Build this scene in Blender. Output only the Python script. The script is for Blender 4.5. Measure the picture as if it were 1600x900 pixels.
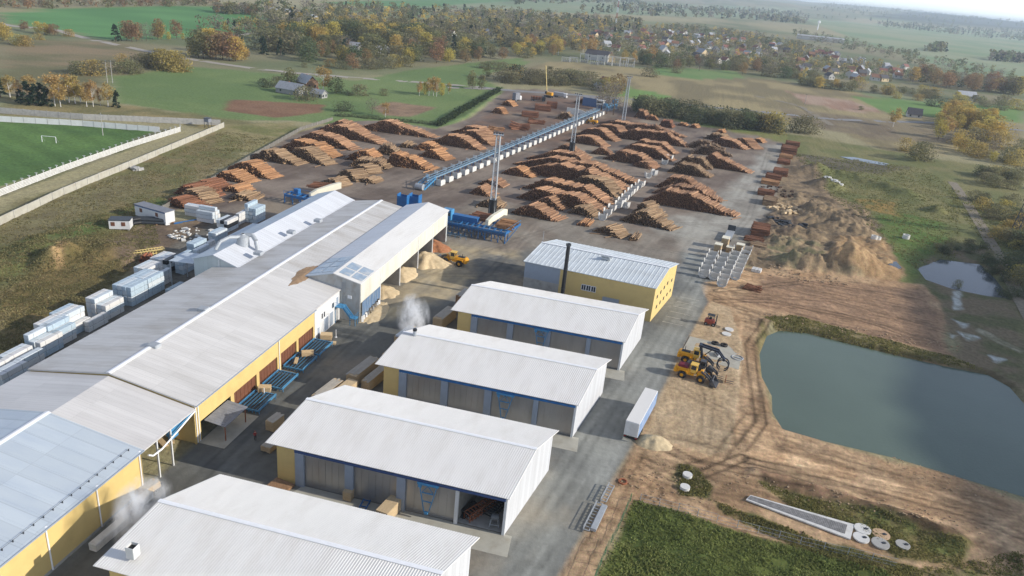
import bpy, math, random
import numpy as np
from mathutils import Vector, Matrix
R = math.radians
for o in list(bpy.data.objects): bpy.data.objects.remove(o)
scene = bpy.context.scene
C = scene.collection

# ------------------------------------------------------------ camera, light, exposure
CAM_H = 74.0
FPX = 1178.5                      # focal length in pixels of a 1600 px wide picture
yaw, pitch, roll = R(-11.6), R(22.56), R(5.643)
fw = np.array([math.sin(yaw)*math.cos(pitch), math.cos(yaw)*math.cos(pitch), -math.sin(pitch)])
rt = np.cross(fw, [0, 0, 1]); rt /= np.linalg.norm(rt); up = np.cross(rt, fw)
rt, up = rt*math.cos(roll)+up*math.sin(roll), -rt*math.sin(roll)+up*math.cos(roll)
cam = bpy.data.cameras.new('camera'); camo = bpy.data.objects.new('camera', cam); C.objects.link(camo)
M = Matrix(((rt[0], up[0], -fw[0], 0), (rt[1], up[1], -fw[1], 0), (rt[2], up[2], -fw[2], CAM_H), (0, 0, 0, 1)))
camo.matrix_world = M
cam.sensor_width = 36; cam.lens = FPX*36/1600; cam.clip_start = 1; cam.clip_end = 60000
scene.camera = camo

SUN_EL, SUN_AZ = R(23.3), R(88.5)      # azimuth clockwise from +Y
world = bpy.data.worlds.new('World'); scene.world = world; world.use_nodes = True
wn = world.node_tree; bgn = wn.nodes['Background']
sky = wn.nodes.new('ShaderNodeTexSky'); sky.sky_type = 'NISHITA'; sky.sun_disc = False
sky.sun_elevation = SUN_EL; sky.sun_rotation = SUN_AZ; sky.air_density = 0.7; sky.dust_density = 0.0; sky.ozone_density = 4.0
hz = wn.nodes.new('ShaderNodeHueSaturation'); hz.inputs['Saturation'].default_value = .52; hz.inputs['Value'].default_value = .95   # thin high haze greys the sky
wn.links.new(sky.outputs[0], hz.inputs['Color']); wn.links.new(hz.outputs[0], bgn.inputs[0]); bgn.inputs[1].default_value = 0.15
sl = bpy.data.lights.new('sun', 'SUN'); sl.energy = 3.0; sl.angle = R(0.5); sl.color = (1.0, 0.94, 0.85)
so = bpy.data.objects.new('sun', sl); C.objects.link(so)
sdir = Vector((math.sin(SUN_AZ)*math.cos(SUN_EL), math.cos(SUN_AZ)*math.cos(SUN_EL), math.sin(SUN_EL)))
so.rotation_euler = sdir.to_track_quat('Z', 'Y').to_euler(); so.location = (0, 0, 500)
vs = scene.view_settings; vs.view_transform = 'Standard'; vs.look = 'None'; vs.gamma = 1; vs.use_curve_mapping = False
vs.exposure = 0.70
scene.cycles.volume_max_steps = 64
scene.cycles.volume_step_rate = 4; scene.cycles.volume_bounces = 3
scene.cycles.max_bounces = 6

# ------------------------------------------------------------ helpers
def G(px, py, z=0.0):
    """ground point seen at a pixel of the 1600x900 photograph"""
    d = rt*(px-800)-up*(py-450)+fw*FPX
    t = (z-CAM_H)/d[2]
    return (float(d[0]*t), float(d[1]*t))
def hgt(px, py, x, y):
    """height above ground of pixel over the ground point x,y"""
    d = rt*(px-800)-up*(py-450)+fw*FPX
    return float(CAM_H+d[2]*math.hypot(x, y)/math.hypot(d[0], d[1]))
def lin(v):
    v = v/255.0
    return v/12.92 if v <= 0.04045 else ((v+0.055)/1.055)**2.4
def rgb(r, g, b): return (lin(r), lin(g), lin(b))

def tag(o, label=None, cat=None, group=None, kind=None):
    if label: o['label'] = label
    if cat: o['category'] = cat
    if group: o['group'] = group
    if kind: o['kind'] = kind
    return o
def thing(name, label, cat, loc=(0, 0, 0), rz=0.0, group=None):
    o = bpy.data.objects.new(name, None); o.empty_display_size = .5
    C.objects.link(o); o.location = loc; o.rotation_euler = (0, 0, rz)
    return tag(o, label, cat, group)
def dup(root, loc, rz=None, label=None, group=None, scale=None):
    def cp(o, par):
        c = o.copy(); C.objects.link(c); c.parent = par
        for ch in o.children: cp(ch, c)
        return c
    r = cp(root, None); r.location = loc
    if rz is not None: r.rotation_euler = (0, 0, rz)
    if scale is not None: r.scale = scale if hasattr(scale, '__len__') else (scale,)*3
    if label: r['label'] = label
    if group: r['group'] = group
    return r

class MB:
    def __init__(s): s.v = []; s.f = []; s.m = []
    def add(s, vs, fs, m=0):
        k = len(s.v); s.v += [tuple(map(float, p)) for p in vs]; s.f += [tuple(i+k for i in f) for f in fs]; s.m += [m]*len(fs)
        return s
    def box(s, c, d, rz=0.0, m=0, rx=0.0):
        hx, hy, hz = d[0]/2, d[1]/2, d[2]/2
        rot = Matrix.Rotation(rz, 3, 'Z') @ Matrix.Rotation(rx, 3, 'X')
        vs = [Vector(c)+rot @ Vector((x, y, z)) for x in (-hx, hx) for y in (-hy, hy) for z in (-hz, hz)]
        return s.add(vs, [(0, 1, 3, 2), (4, 6, 7, 5), (0, 4, 5, 1), (2, 3, 7, 6), (0, 2, 6, 4), (1, 5, 7, 3)], m)
    def rbox(s, c, d, b, rz=0.0, m=0):
        """box with its top and vertical edges chamfered by b"""
        hx, hy, hz = d[0]/2, d[1]/2, d[2]/2
        rot = Matrix.Rotation(rz, 3, 'Z'); rings = []
        for (ix, z) in ((0, -hz), (0, hz-b), (b, hz)):
            a, q = hx-ix, hy-ix
            e = b
            rings.append([(a-e, q), (a, q-e), (a, -q+e), (a-e, -q), (-a+e, -q), (-a, -q+e), (-a, q-e), (-a+e, q)])
            rings[-1] = [Vector(c)+rot @ Vector((x, y, z)) for x, y in rings[-1]]
        vs = sum(rings, []); fs = [tuple(range(8)), tuple(range(23, 15, -1))]
        for r in range(2):
            for i in range(8): fs.append((r*8+i, r*8+8+i, r*8+8+(i+1) % 8, r*8+(i+1) % 8))
        return s.add(vs, fs, m)
    def prism(s, pts, vec, m=0):
        n = len(pts); vec = Vector(vec); a = [Vector(p) for p in pts]; vs = a+[p+vec for p in a]
        fs = [tuple(range(n)), tuple(range(2*n-1, n-1, -1))]+[(i, i+n, (i+1) % n+n, (i+1) % n) for i in range(n)]
        return s.add(vs, fs, m)
    def tube(s, p0, p1, r0, r1=None, n=8, m=0, cap=True):
        if r1 is None: r1 = r0
        p0, p1 = Vector(p0), Vector(p1); d = (p1-p0)
        q = d.to_track_quat('Z', 'Y'); vs = []
        for p, r in ((p0, r0), (p1, r1)):
            for i in range(n):
                a = 2*math.pi*i/n; vs.append(p+q @ Vector((r*math.cos(a), r*math.sin(a), 0)))
        fs = [(i, (i+1) % n, (i+1) % n+n, i+n) for i in range(n)]
        if cap: fs += [tuple(range(n-1, -1, -1)), tuple(range(n, 2*n))]
        return s.add(vs, fs, m)
    def path(s, pts, r, n=8, m=0):
        for a, b in zip(pts, pts[1:]): s.tube(a, b, r, n=n, m=m)
        return s
    def beam(s, p0, p1, w, h=None, m=0):
        h = h or w; p0, p1 = Vector(p0), Vector(p1); d = p1-p0; q = d.to_track_quat('Y', 'Z'); L = d.length
        vs = [p0+q @ Vector((x, y, z)) for x in (-w/2, w/2) for y in (0, L) for z in (-h/2, h/2)]
        return s.add(vs, [(0, 1, 3, 2), (4, 6, 7, 5), (0, 4, 5, 1), (2, 3, 7, 6), (0, 2, 6, 4), (1, 5, 7, 3)], m)
    def lathe(s, prof, c=(0, 0, 0), axis='Z', n=20, m=0):
        vs = []; k = len(prof)
        for i in range(n):
            a = 2*math.pi*i/n
            for r, h in prof:
                x, y, z = r*math.cos(a), r*math.sin(a), h
                if axis == 'Y': x, y, z = x, h, y
                if axis == 'X': x, y, z = h, x, y
                vs.append((c[0]+x, c[1]+y, c[2]+z))
        fs = []
        for i in range(n):
            for j in range(k-1): fs.append((i*k+j, ((i+1) % n)*k+j, ((i+1) % n)*k+j+1, i*k+j+1))
        return s.add(vs, fs, m)
    def corr(s, A, B, Cc, D, pitch=1.0, amp=.05, th=.12, m=0, duty=.25):
        """ribbed sheet: A-B along the ridge, D-C along the eave"""
        A, B, Cc, D = map(Vector, (A, B, Cc, D)); n = max(2, int(round((B-A).length/pitch)))
        nrm = (B-A).cross(D-A).normalized()
        if nrm.z < 0: nrm = -nrm
        us = []
        for i in range(n):
            us += [((i+0)/n, 0), ((i+1-duty)/n, 0), ((i+1-duty*.8)/n, amp), ((i+1-duty*.2)/n, amp)]
        us.append((1.0, 0)); top = []; vs = []
        for u, h in us:
            p = A.lerp(B, u)+nrm*h; q = D.lerp(Cc, u)+nrm*h; vs += [p, q]
        k = len(us); fs = [(2*i, 2*i+1, 2*i+3, 2*i+2) for i in range(k-1)]
        b0 = len(vs); 
        for u, h in us: vs += [A.lerp(B, u)-nrm*th, D.lerp(Cc, u)-nrm*th]
        fs += [(b0+2*i+2, b0+2*i+3, b0+2*i+1, b0+2*i) for i in range(k-1)]
        fs += [(2*i+1, b0+2*i+1, b0+2*i+3, 2*i+3) for i in range(k-1)]
        fs += [(2*i, 2*i+2, b0+2*i+2, b0+2*i) for i in range(k-1)]
        fs += [(0, b0, b0+1, 1), (2*k-2, 2*k-1, b0+2*k-1, b0+2*k-2)]
        return s.add(vs, fs, m)
    def build(s, name, mats, parent=None, world=False, smooth=False):
        me = bpy.data.meshes.new(name)
        v = s.v
        if world and parent is not None:
            inv = (Matrix.Translation(parent.location) @ Matrix.Rotation(parent.rotation_euler.z, 4, 'Z')).inverted()
            v = [tuple(inv @ Vector(p)) for p in v]
        me.from_pydata(v, [], s.f)
        if not isinstance(mats, (list, tuple)): mats = [mats]
        for q in mats: me.materials.append(q)
        if len(mats) > 1: me.polygons.foreach_set('material_index', s.m)
        if smooth: me.polygons.foreach_set('use_smooth', [True]*len(s.f))
        me.update()
        o = bpy.data.objects.new(name, me); C.objects.link(o)
        if parent is not None: o.parent = parent
        return o
def np_mesh(name, verts, faces, mats, cols=None, midx=None, extra=None, smooth=False):
    """fast mesh: verts (n,3), faces (m,k) equal size or list of such arrays, point colours"""
    me = bpy.data.meshes.new(name)
    if not isinstance(faces, list): faces = [faces]
    me.vertices.add(len(verts)); me.vertices.foreach_set('co', np.asarray(verts, dtype=np.float32).ravel())
    loops = np.concatenate([f.ravel() for f in faces]); tot = np.concatenate([np.full(len(f), f.shape[1]) for f in faces])
    me.loops.add(len(loops)); me.loops.foreach_set('vertex_index', loops.astype(np.int32))
    me.polygons.add(len(tot)); st = np.concatenate([[0], np.cumsum(tot)[:-1]])
    me.polygons.foreach_set('loop_start', st.astype(np.int32)); me.polygons.foreach_set('loop_total', tot.astype(np.int32))
    if not isinstance(mats, (list, tuple)): mats = [mats]
    for q in mats: me.materials.append(q)
    if midx is not None: me.polygons.foreach_set('material_index', np.asarray(midx, dtype=np.int32))
    if smooth: me.polygons.foreach_set('use_smooth', np.ones(len(tot), dtype=bool))
    if cols is not None:
        for nm, c in (cols.items() if isinstance(cols, dict) else [('Col', cols)]):
            a = me.attributes.new(nm, 'FLOAT_COLOR', 'POINT')
            cc = np.ones((len(verts), 4), dtype=np.float32); cc[:, :3] = c; a.data.foreach_set('color', cc.ravel())
    if extra:
        for nm, c in extra.items():
            a = me.attributes.new(nm, 'FLOAT', 'POINT'); a.data.foreach_set('value', np.asarray(c, dtype=np.float32))
    me.update(calc_edges=True); me.validate()
    o = bpy.data.objects.new(name, me); C.objects.link(o)
    return o

def vnoise(x, y, seed=0):
    xi = np.floor(x).astype(np.int64); yi = np.floor(y).astype(np.int64); fx = x-xi; fy = y-yi
    fx = fx*fx*(3-2*fx); fy = fy*fy*(3-2*fy)
    def h(a, b):
        n = (a*374761393+b*668265263+seed*982451653) & 0x7fffffff
        n = ((n ^ (n >> 13))*1274126177) & 0x7fffffff
        n = (n ^ (n >> 16)) & 0xffff
        return n/65535.0
    return (h(xi, yi)*(1-fx)+h(xi+1, yi)*fx)*(1-fy)+(h(xi, yi+1)*(1-fx)+h(xi+1, yi+1)*fx)*fy
def fbm(x, y, sc, oct=4, seed=0):
    t = 0; a = 1; s = 0; x = np.asarray(x, float)/sc; y = np.asarray(y, float)/sc
    for i in range(oct):
        t = t+a*vnoise(x*2**i+17.3*i, y*2**i-9.1*i, seed+i); s += a; a *= .55
    return t/s
def sstep(a, b, x):
    t = np.clip((x-a)/(b-a), 0, 1); return t*t*(3-2*t)

# ------------------------------------------------------------ materials
def newmat(name):
    m = bpy.data.materials.new(name); m.use_nodes = True; nt = m.node_tree
    return m, nt, nt.nodes, nt.links, nt.nodes['Principled BSDF']
def mat(name, col, rough=.7, var=.15, sc=1.5, metal=0.0, bump=0.0, bsc=8.0, dirt=None, dsc=.35, damt=.5, spec=.4, alpha=1.0, stretch=(1, 1, 1)):
    m, nt, N, L, P = newmat(name)
    tc = N.new('ShaderNodeTexCoord'); mp = N.new('ShaderNodeMapping'); mp.inputs['Scale'].default_value = stretch
    L.new(tc.outputs['Object'], mp.inputs[0])
    n = N.new('ShaderNodeTexNoise'); n.inputs['Scale'].default_value = sc; n.inputs['Detail'].default_value = 6; L.new(mp.outputs[0], n.inputs['Vector'])
    r = N.new('ShaderNodeMapRange'); r.inputs[1].default_value = .3; r.inputs[2].default_value = .7; r.inputs[3].default_value = 1-var; r.inputs[4].default_value = 1+var
    L.new(n.outputs[0], r.inputs[0])
    vm = N.new('ShaderNodeVectorMath'); vm.operation = 'SCALE'; vm.inputs[0].default_value = col; L.new(r.outputs[0], vm.inputs['Scale'])
    out = vm.outputs[0]
    if dirt:
        n2 = N.new('ShaderNodeTexNoise'); n2.inputs['Scale'].default_value = dsc; n2.inputs['Detail'].default_value = 8; n2.inputs['Roughness'].default_value = .65; L.new(mp.outputs[0], n2.inputs['Vector'])
        r2 = N.new('ShaderNodeMapRange'); r2.inputs[1].default_value = .48; r2.inputs[2].default_value = .72; r2.inputs[4].default_value = damt; L.new(n2.outputs[0], r2.inputs[0])
        mx = N.new('ShaderNodeMix'); mx.data_type = 'RGBA'; L.new(r2.outputs[0], mx.inputs[0]); L.new(out, mx.inputs[6]); mx.inputs[7].default_value = (*dirt, 1)
        out = mx.outputs[2]
    L.new(out, P.inputs['Base Color']); P.inputs['Roughness'].default_value = rough; P.inputs['Metallic'].default_value = metal
    P.inputs['Specular IOR Level'].default_value = spec
    if bump:
        n3 = N.new('ShaderNodeTexNoise'); n3.inputs['Scale'].default_value = bsc; n3.inputs['Detail'].default_value = 5; L.new(mp.outputs[0], n3.inputs['Vector'])
        b = N.new('ShaderNodeBump'); b.inputs['Strength'].default_value = bump; b.inputs['Distance'].default_value = .1; L.new(n3.outputs[0], b.inputs['Height']); L.new(b.outputs[0], P.inputs['Normal'])
    return m
def seam_mat(name, col, pitch=(1.0, 6.0), dark=.8, rough=.5, dirt=(.35, .32, .27), damt=.35, lw=.07, var=.05, metal=0.0):
    """painted sheet metal: seams across x (every pitch[0] in y) and joints every pitch[1] in x, with dirt"""
    m, nt, N, L, P = newmat(name)
    tc = N.new('ShaderNodeTexCoord'); sp = N.new('ShaderNodeSeparateXYZ'); L.new(tc.outputs['Object'], sp.inputs[0])
    def line(sock, p, w):
        a = N.new('ShaderNodeMath'); a.operation = 'DIVIDE'; L.new(sock, a.inputs[0]); a.inputs[1].default_value = p
        b = N.new('ShaderNodeMath'); b.operation = 'FRACT'; L.new(a.outputs[0], b.inputs[0])
        c = N.new('ShaderNodeMath'); c.operation = 'LESS_THAN'; L.new(b.outputs[0], c.inputs[0]); c.inputs[1].default_value = w/p
        return c.outputs[0], a.outputs[0]
    l1, u1 = line(sp.outputs['Y'], pitch[0], lw*2); l2, u2 = line(sp.outputs['X'], pitch[1], lw*1.2)
    mxl = N.new('ShaderNodeMath'); mxl.operation = 'MAXIMUM'; L.new(l1, mxl.inputs[0]); L.new(l2, mxl.inputs[1])
    # per panel tint
    fl = N.new('ShaderNodeMath'); fl.operation = 'FLOOR'; L.new(u1, fl.inputs[0]); fl2 = N.new('ShaderNodeMath'); fl2.operation = 'FLOOR'; L.new(u2, fl2.inputs[0])
    cb = N.new('ShaderNodeCombineXYZ'); L.new(fl.outputs[0], cb.inputs[0]); L.new(fl2.outputs[0], cb.inputs[1])
    wh = N.new('ShaderNodeTexWhiteNoise'); L.new(cb.outputs[0], wh.inputs['Vector'])
    r = N.new('ShaderNodeMapRange'); r.inputs[3].default_value = 1-var; r.inputs[4].default_value = 1+var; L.new(wh.outputs['Value'], r.inputs[0])
    vm = N.new('ShaderNodeVectorMath'); vm.operation = 'SCALE'; vm.inputs[0].default_value = col; L.new(r.outputs[0], vm.inputs['Scale'])
    mp = N.new('ShaderNodeMapping'); mp.inputs['Scale'].default_value = (.25, .9, .3); L.new(tc.outputs['Object'], mp.inputs[0])
    n2 = N.new('ShaderNodeTexNoise'); n2.inputs['Scale'].default_value = .35; n2.inputs['Detail'].default_value = 9; n2.inputs['Roughness'].default_value = .62; L.new(mp.outputs[0], n2.inputs['Vector'])
    r2 = N.new('ShaderNodeMapRange'); r2.inputs[1].default_value = .45; r2.inputs[2].default_value = .75; r2.inputs[4].default_value = damt; L.new(n2.outputs[0], r2.inputs[0])
    mx = N.new('ShaderNodeMix'); mx.data_type = 'RGBA'; L.new(r2.outputs[0], mx.inputs[0]); L.new(vm.outputs[0], mx.inputs[6]); mx.inputs[7].default_value = (*dirt, 1)
    s = N.new('ShaderNodeMapRange'); s.inputs[3].default_value = 1; s.inputs[4].default_value = dark; L.new(mxl.outputs[0], s.inputs[0])
    v2 = N.new('ShaderNodeVectorMath'); v2.operation = 'SCALE'; L.new(mx.outputs[2], v2.inputs[0]); L.new(s.outputs[0], v2.inputs['Scale'])
    L.new(v2.outputs[0], P.inputs['Base Color']); P.inputs['Roughness'].default_value = rough; P.inputs['Metallic'].default_value = metal
    return m
def attr_mat(name, attr='Col', rough=.85, rnd=0.0, var=.2, sc=2.0, bump=0.0, spec=.2, trans=0.0):
    m, nt, N, L, P = newmat(name)
    a = N.new('ShaderNodeAttribute'); a.attribute_name = attr
    tc = N.new('ShaderNodeTexCoord'); n = N.new('ShaderNodeTexNoise'); n.inputs['Scale'].default_value = sc; n.inputs['Detail'].default_value = 4; L.new(tc.outputs['Object'], n.inputs['Vector'])
    r = N.new('ShaderNodeMapRange'); r.inputs[1].default_value = .3; r.inputs[2].default_value = .7; r.inputs[3].default_value = 1-var; r.inputs[4].default_value = 1+var; L.new(n.outputs[0], r.inputs[0])
    v = N.new('ShaderNodeVectorMath'); v.operation = 'SCALE'; L.new(a.outputs['Color'], v.inputs[0]); L.new(r.outputs[0], v.inputs['Scale'])
    out = v.outputs[0]
    if rnd:
        oi = N.new('ShaderNodeObjectInfo'); hs = N.new('ShaderNodeHueSaturation')
        h = N.new('ShaderNodeMapRange'); h.inputs[3].default_value = .5-rnd*.03; h.inputs[4].default_value = .5+rnd*.09; L.new(oi.outputs['Random'], h.inputs[0])
        wv = N.new('ShaderNodeTexWhiteNoise'); wv.noise_dimensions = '1D'; L.new(oi.outputs['Random'], wv.inputs['W'])
        vv = N.new('ShaderNodeMapRange'); vv.inputs[3].default_value = 1-rnd*.35; vv.inputs[4].default_value = 1+rnd*.3; L.new(wv.outputs['Value'], vv.inputs[0])
        L.new(h.outputs[0], hs.inputs['Hue']); L.new(vv.outputs[0], hs.inputs['Value']); L.new(out, hs.inputs['Color']); out = hs.outputs[0]
    L.new(out, P.inputs['Base Color']); P.inputs['Roughness'].default_value = rough; P.inputs['Specular IOR Level'].default_value = spec
    if trans:
        tr = N.new('ShaderNodeBsdfTranslucent'); L.new(out, tr.inputs['Color']); ms = N.new('ShaderNodeMixShader'); ms.inputs[0].default_value = trans; L.new(P.outputs[0], ms.inputs[1]); L.new(tr.outputs[0], ms.inputs[2]); L.new(ms.outputs[0], N['Material Output'].inputs['Surface'])
    if bump:
        b = N.new('ShaderNodeBump'); b.inputs['Strength'].default_value = bump; b.inputs['Distance'].default_value = .15; L.new(n.outputs[0], b.inputs['Height']); L.new(b.outputs[0], P.inputs['Normal'])
    return m
K = {}
K['roof_white'] = mat('roof_white', rgb(226, 223, 217), .5, .03, .5, dirt=rgb(196, 189, 178), damt=.4, dsc=.35, stretch=(1.2, .25, 1))
K['roof_long'] = seam_mat('roof_long', rgb(214, 210, 204), (1.15, 7.4), .9, .5, damt=.35)
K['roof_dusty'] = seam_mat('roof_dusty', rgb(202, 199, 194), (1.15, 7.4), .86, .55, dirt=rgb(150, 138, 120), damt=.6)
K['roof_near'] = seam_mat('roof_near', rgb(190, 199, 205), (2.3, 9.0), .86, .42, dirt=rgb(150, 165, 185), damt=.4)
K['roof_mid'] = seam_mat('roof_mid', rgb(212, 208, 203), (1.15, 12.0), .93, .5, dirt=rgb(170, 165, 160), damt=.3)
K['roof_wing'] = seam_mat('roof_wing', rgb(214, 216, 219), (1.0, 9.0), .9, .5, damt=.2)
K['roof_boiler'] = seam_mat('roof_boiler', rgb(208, 214, 216), (6.0, 1.1), .84, .45, damt=.25)
K['ridge'] = mat('ridge_cap', rgb(240, 240, 240), .45, .03)
K['yellow'] = mat('yellow_cladding', rgb(214, 187, 122), .6, .04, .4, dirt=rgb(170, 140, 90), damt=.25)
K['yellow_trim'] = mat('yellow_trim', rgb(225, 200, 130), .6, .05)
K['white_paint'] = mat('white_paint', rgb(214, 214, 212), .5, .04, dirt=rgb(170, 165, 155), damt=.25)
K['white_wall'] = seam_mat('white_wall', rgb(200, 201, 203), (1.1, 1.1), .9, .5, damt=.12)
K['grey_clad'] = seam_mat('grey_clad', rgb(196, 204, 202), (1.1, 1.1), .9, .5, damt=.35)
K['bluegrey'] = mat('blue_grey_cladding', rgb(150, 160, 172), .5, .05)
K['door_metal'] = mat('door_metal', rgb(172, 170, 167), .3, .12, .5, metal=.55, dirt=rgb(134, 120, 108), damt=.5, dsc=.25, stretch=(1, 1, .35))
K['brown_door'] = mat('brown_door', rgb(112, 72, 52), .6, .15, .8)
K['dark'] = mat('dark_interior', rgb(46, 44, 42), .9, .2)
K['int_wall'] = mat('interior_wall', rgb(120, 118, 112), .8, .15)
K['blue'] = mat('blue_steel', rgb(40, 106, 164), .5, .12, 1.2, dirt=rgb(70, 75, 80), damt=.5, dsc=1.0)
K['blue_light'] = mat('light_blue_steel', rgb(72, 140, 184), .5, .12, 1.2, dirt=rgb(90, 95, 95), damt=.4, dsc=1.0)
K['blue_dark'] = mat('navy_steel', rgb(56, 78, 122), .5, .12)
K['concrete'] = mat('concrete', rgb(168, 166, 160), .85, .10, 1.0, bump=.2, dirt=rgb(120, 116, 108), damt=.5, dsc=.8)
K['concrete_white'] = mat('pale_concrete', rgb(212, 210, 204), .85, .08, 1.0, dirt=rgb(160, 156, 148), damt=.5, dsc=.8)
K['slab'] = mat('slab_concrete', rgb(176, 172, 158), .85, .08, .6, dirt=rgb(140, 128, 108), damt=.5, dsc=.4)
K['steel'] = mat('galvanised_steel', rgb(168, 172, 175), .5, .08, 2.0, metal=.15)
K['steel_dark'] = mat('dark_steel', rgb(70, 74, 78), .5, .1, 2.0, metal=.4)
K['black'] = mat('black_paint', rgb(34, 35, 37), .5, .15, 2.0)
K['rubber'] = mat('rubber', rgb(40, 40, 42), .85, .2, 3.0, dirt=rgb(110, 96, 78), damt=.6, dsc=1.5)
K['yel_mach'] = mat('machine_yellow', rgb(226, 160, 28), .4, .06, 1.5, dirt=rgb(140, 110, 60), damt=.35, dsc=1.2)
K['yel_cab'] = mat('cab_yellow', rgb(226, 184, 84), .4, .05)
K['grey_mach'] = mat('machine_grey', rgb(78, 80, 84), .5, .1, 1.5, dirt=rgb(120, 105, 85), damt=.5, dsc=1.2)
K['glass'] = mat('glass', rgb(40, 48, 54), .1, .1, spec=.8)
K['blue_worn'] = mat('worn_blue_steel', rgb(118, 150, 172), .55, .2, 1.2, dirt=rgb(150, 152, 150), damt=.6, dsc=.8)
K['red'] = mat('red_paint', rgb(170, 40, 40), .5, .1)
K['maroon'] = mat('maroon_cover', rgb(112, 28, 44), .6, .15)
K['wood_new'] = mat('fresh_timber', rgb(204, 180, 142), .75, .15, 2.0, dirt=rgb(164, 134, 100), damt=.5, dsc=1.5, stretch=(6, .6, 6))
K['wood_pale'] = mat('pale_board_cover', rgb(182, 174, 160), .75, .12, 1.0, dirt=rgb(150, 135, 112), damt=.4)
K['wood_end'] = mat('timber_ends', rgb(156, 122, 90), .8, .3, 4.0, dirt=rgb(110, 72, 45), damt=.7, dsc=3.0)
K['wrap_blue'] = mat('blue_wrap', rgb(172, 188, 198), .35, .07, 1.0, bump=.15, bsc=4, dirt=rgb(190, 205, 215), damt=.4, dsc=1)
K['wrap_pale'] = mat('pale_blue_wrap', rgb(198, 205, 208), .35, .06, 1.0, bump=.15, bsc=4)
K['wrap_white'] = mat('white_wrap', rgb(212, 210, 206), .4, .06, 1.0, bump=.15, bsc=4, dirt=rgb(180, 178, 172), damt=.4, dsc=1)
K['wrap_black'] = mat('black_wrap', rgb(34, 36, 40), .4, .1)
K['sawdust'] = mat('sawdust', rgb(208, 186, 148), .95, .12, 1.2, bump=.5, bsc=3, dirt=rgb(180, 150, 112), damt=.5, dsc=.8)
K['sand'] = mat('sand', rgb(196, 176, 140), .95, .15, 1.0, bump=.5, bsc=3)
K['rust'] = mat('rusty_steel', rgb(150, 92, 62), .8, .2, 2.0)
K['grey_roof'] = mat('grey_roof', rgb(126, 128, 134), .7, .15, 1.0)
K['bark_heap'] = mat('bark_heap', rgb(78, 58, 44), .95, .2, 1.5, bump=.6, bsc=3)
K['curtain'] = mat('blue_curtain', rgb(98, 124, 154), .6, .15, 1.5, dirt=rgb(160, 165, 166), damt=.9, dsc=.9, stretch=(2, 2, .4))
K['trailer_blue'] = mat('trailer_side', rgb(120, 150, 190), .4, .06, dirt=rgb(190, 195, 205), damt=.5)
ORD = ['first', 'second', 'third', 'fourth', 'fifth', 'sixth', 'seventh', 'eighth', 'ninth', 'tenth', 'eleventh', 'twelfth', 'thirteenth',
       'fourteenth', 'fifteenth', 'sixteenth', 'seventeenth', 'eighteenth', 'nineteenth', 'twentieth']
# ------------------------------------------------------------ the land
def gp(pts):
    """photo-plan polygon to ground metres; ('w', x, y) entries are metres already"""
    return np.array([G(*p) if p[0] != 'w' else p[1:] for p in pts], float)
def sdist(x, y, P):
    """signed distance, positive inside"""
    d = np.full(x.shape, 1e18); ins = np.zeros(x.shape, bool); n = len(P)
    for i in range(n):
        a, b = P[i], P[(i+1) % n]; e = b-a; L = (e@e) or 1e-9
        t = np.clip(((x-a[0])*e[0]+(y-a[1])*e[1])/L, 0, 1)
        d = np.minimum(d, (x-a[0]-t*e[0])**2+(y-a[1]-t*e[1])**2)
        if a[1] != b[1]:
            c = ((a[1] > y) != (b[1] > y)) & (x < (b[0]-a[0])*(y-a[1])/(b[1]-a[1])+a[0]); ins ^= c
    d = np.sqrt(d); return np.where(ins, d, -d)
def ldist(x, y, P):
    d = np.full(x.shape, 1e18)
    for a, b in zip(P[:-1], P[1:]):
        e = b-a; L = (e@e) or 1e-9; t = np.clip(((x-a[0])*e[0]+(y-a[1])*e[1])/L, 0, 1)
        d = np.minimum(d, (x-a[0]-t*e[0])**2+(y-a[1]-t*e[1])**2)
    return np.sqrt(d)
YARD = [(243, 330), (300, 298), (392, 245), (450, 212), (530, 190), (600, 188), (680, 202), (735, 185), (790, 140), (860, 140), (960, 155), (1000, 168),
        (1060, 190), (1180, 212), (1225, 225), (1215, 300), (1175, 370), (1150, 400), (1090, 440), (1000, 520), (600, 560), (300, 560), (300, 430), (330, 380), (370, 340), (300, 325)]
PAVE = [('w', -67.0, 40), ('w', -67.0, 140), ('w', -74, 141), ('w', -74, 215), ('w', -58, 222), ('w', -30, 224), ('w', 5, 226), ('w', 20, 222), ('w', 16, 205), (1089, 441), (1107, 471), (1075, 530),
        (1000, 675), (970, 725), (945, 762), (905, 840), (872, 899), ('w', -17, 60), ('w', -24, 40)]
POND = [(1203, 522), (1222, 514), (1262, 518), (1330, 535), (1400, 552), (1480, 570), (1545, 583), (1575, 600), (1610, 640), (1700, 680), (1760, 780), (1600, 768), (1500, 738), (1400, 708), (1290, 682), (1228, 664), (1213, 640), (1212, 615), (1196, 585), (1192, 550)]
POND2 = [(1437, 418), (1472, 404), (1530, 411), (1552, 432), (1576, 463), (1540, 459), (1490, 449), (1450, 435)]
PITCH = [('w', -182, 150), (0, 292), (268, 205), (150, 195), (0, 190), ('w', -330, 262)]
GREEN_LOW = [(990, 782), (1060, 800), (1180, 838), (1290, 868), (1380, 890), (1460, 960), (1300, 1050), (950, 1050), (930, 905), (965, 838)]
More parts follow.
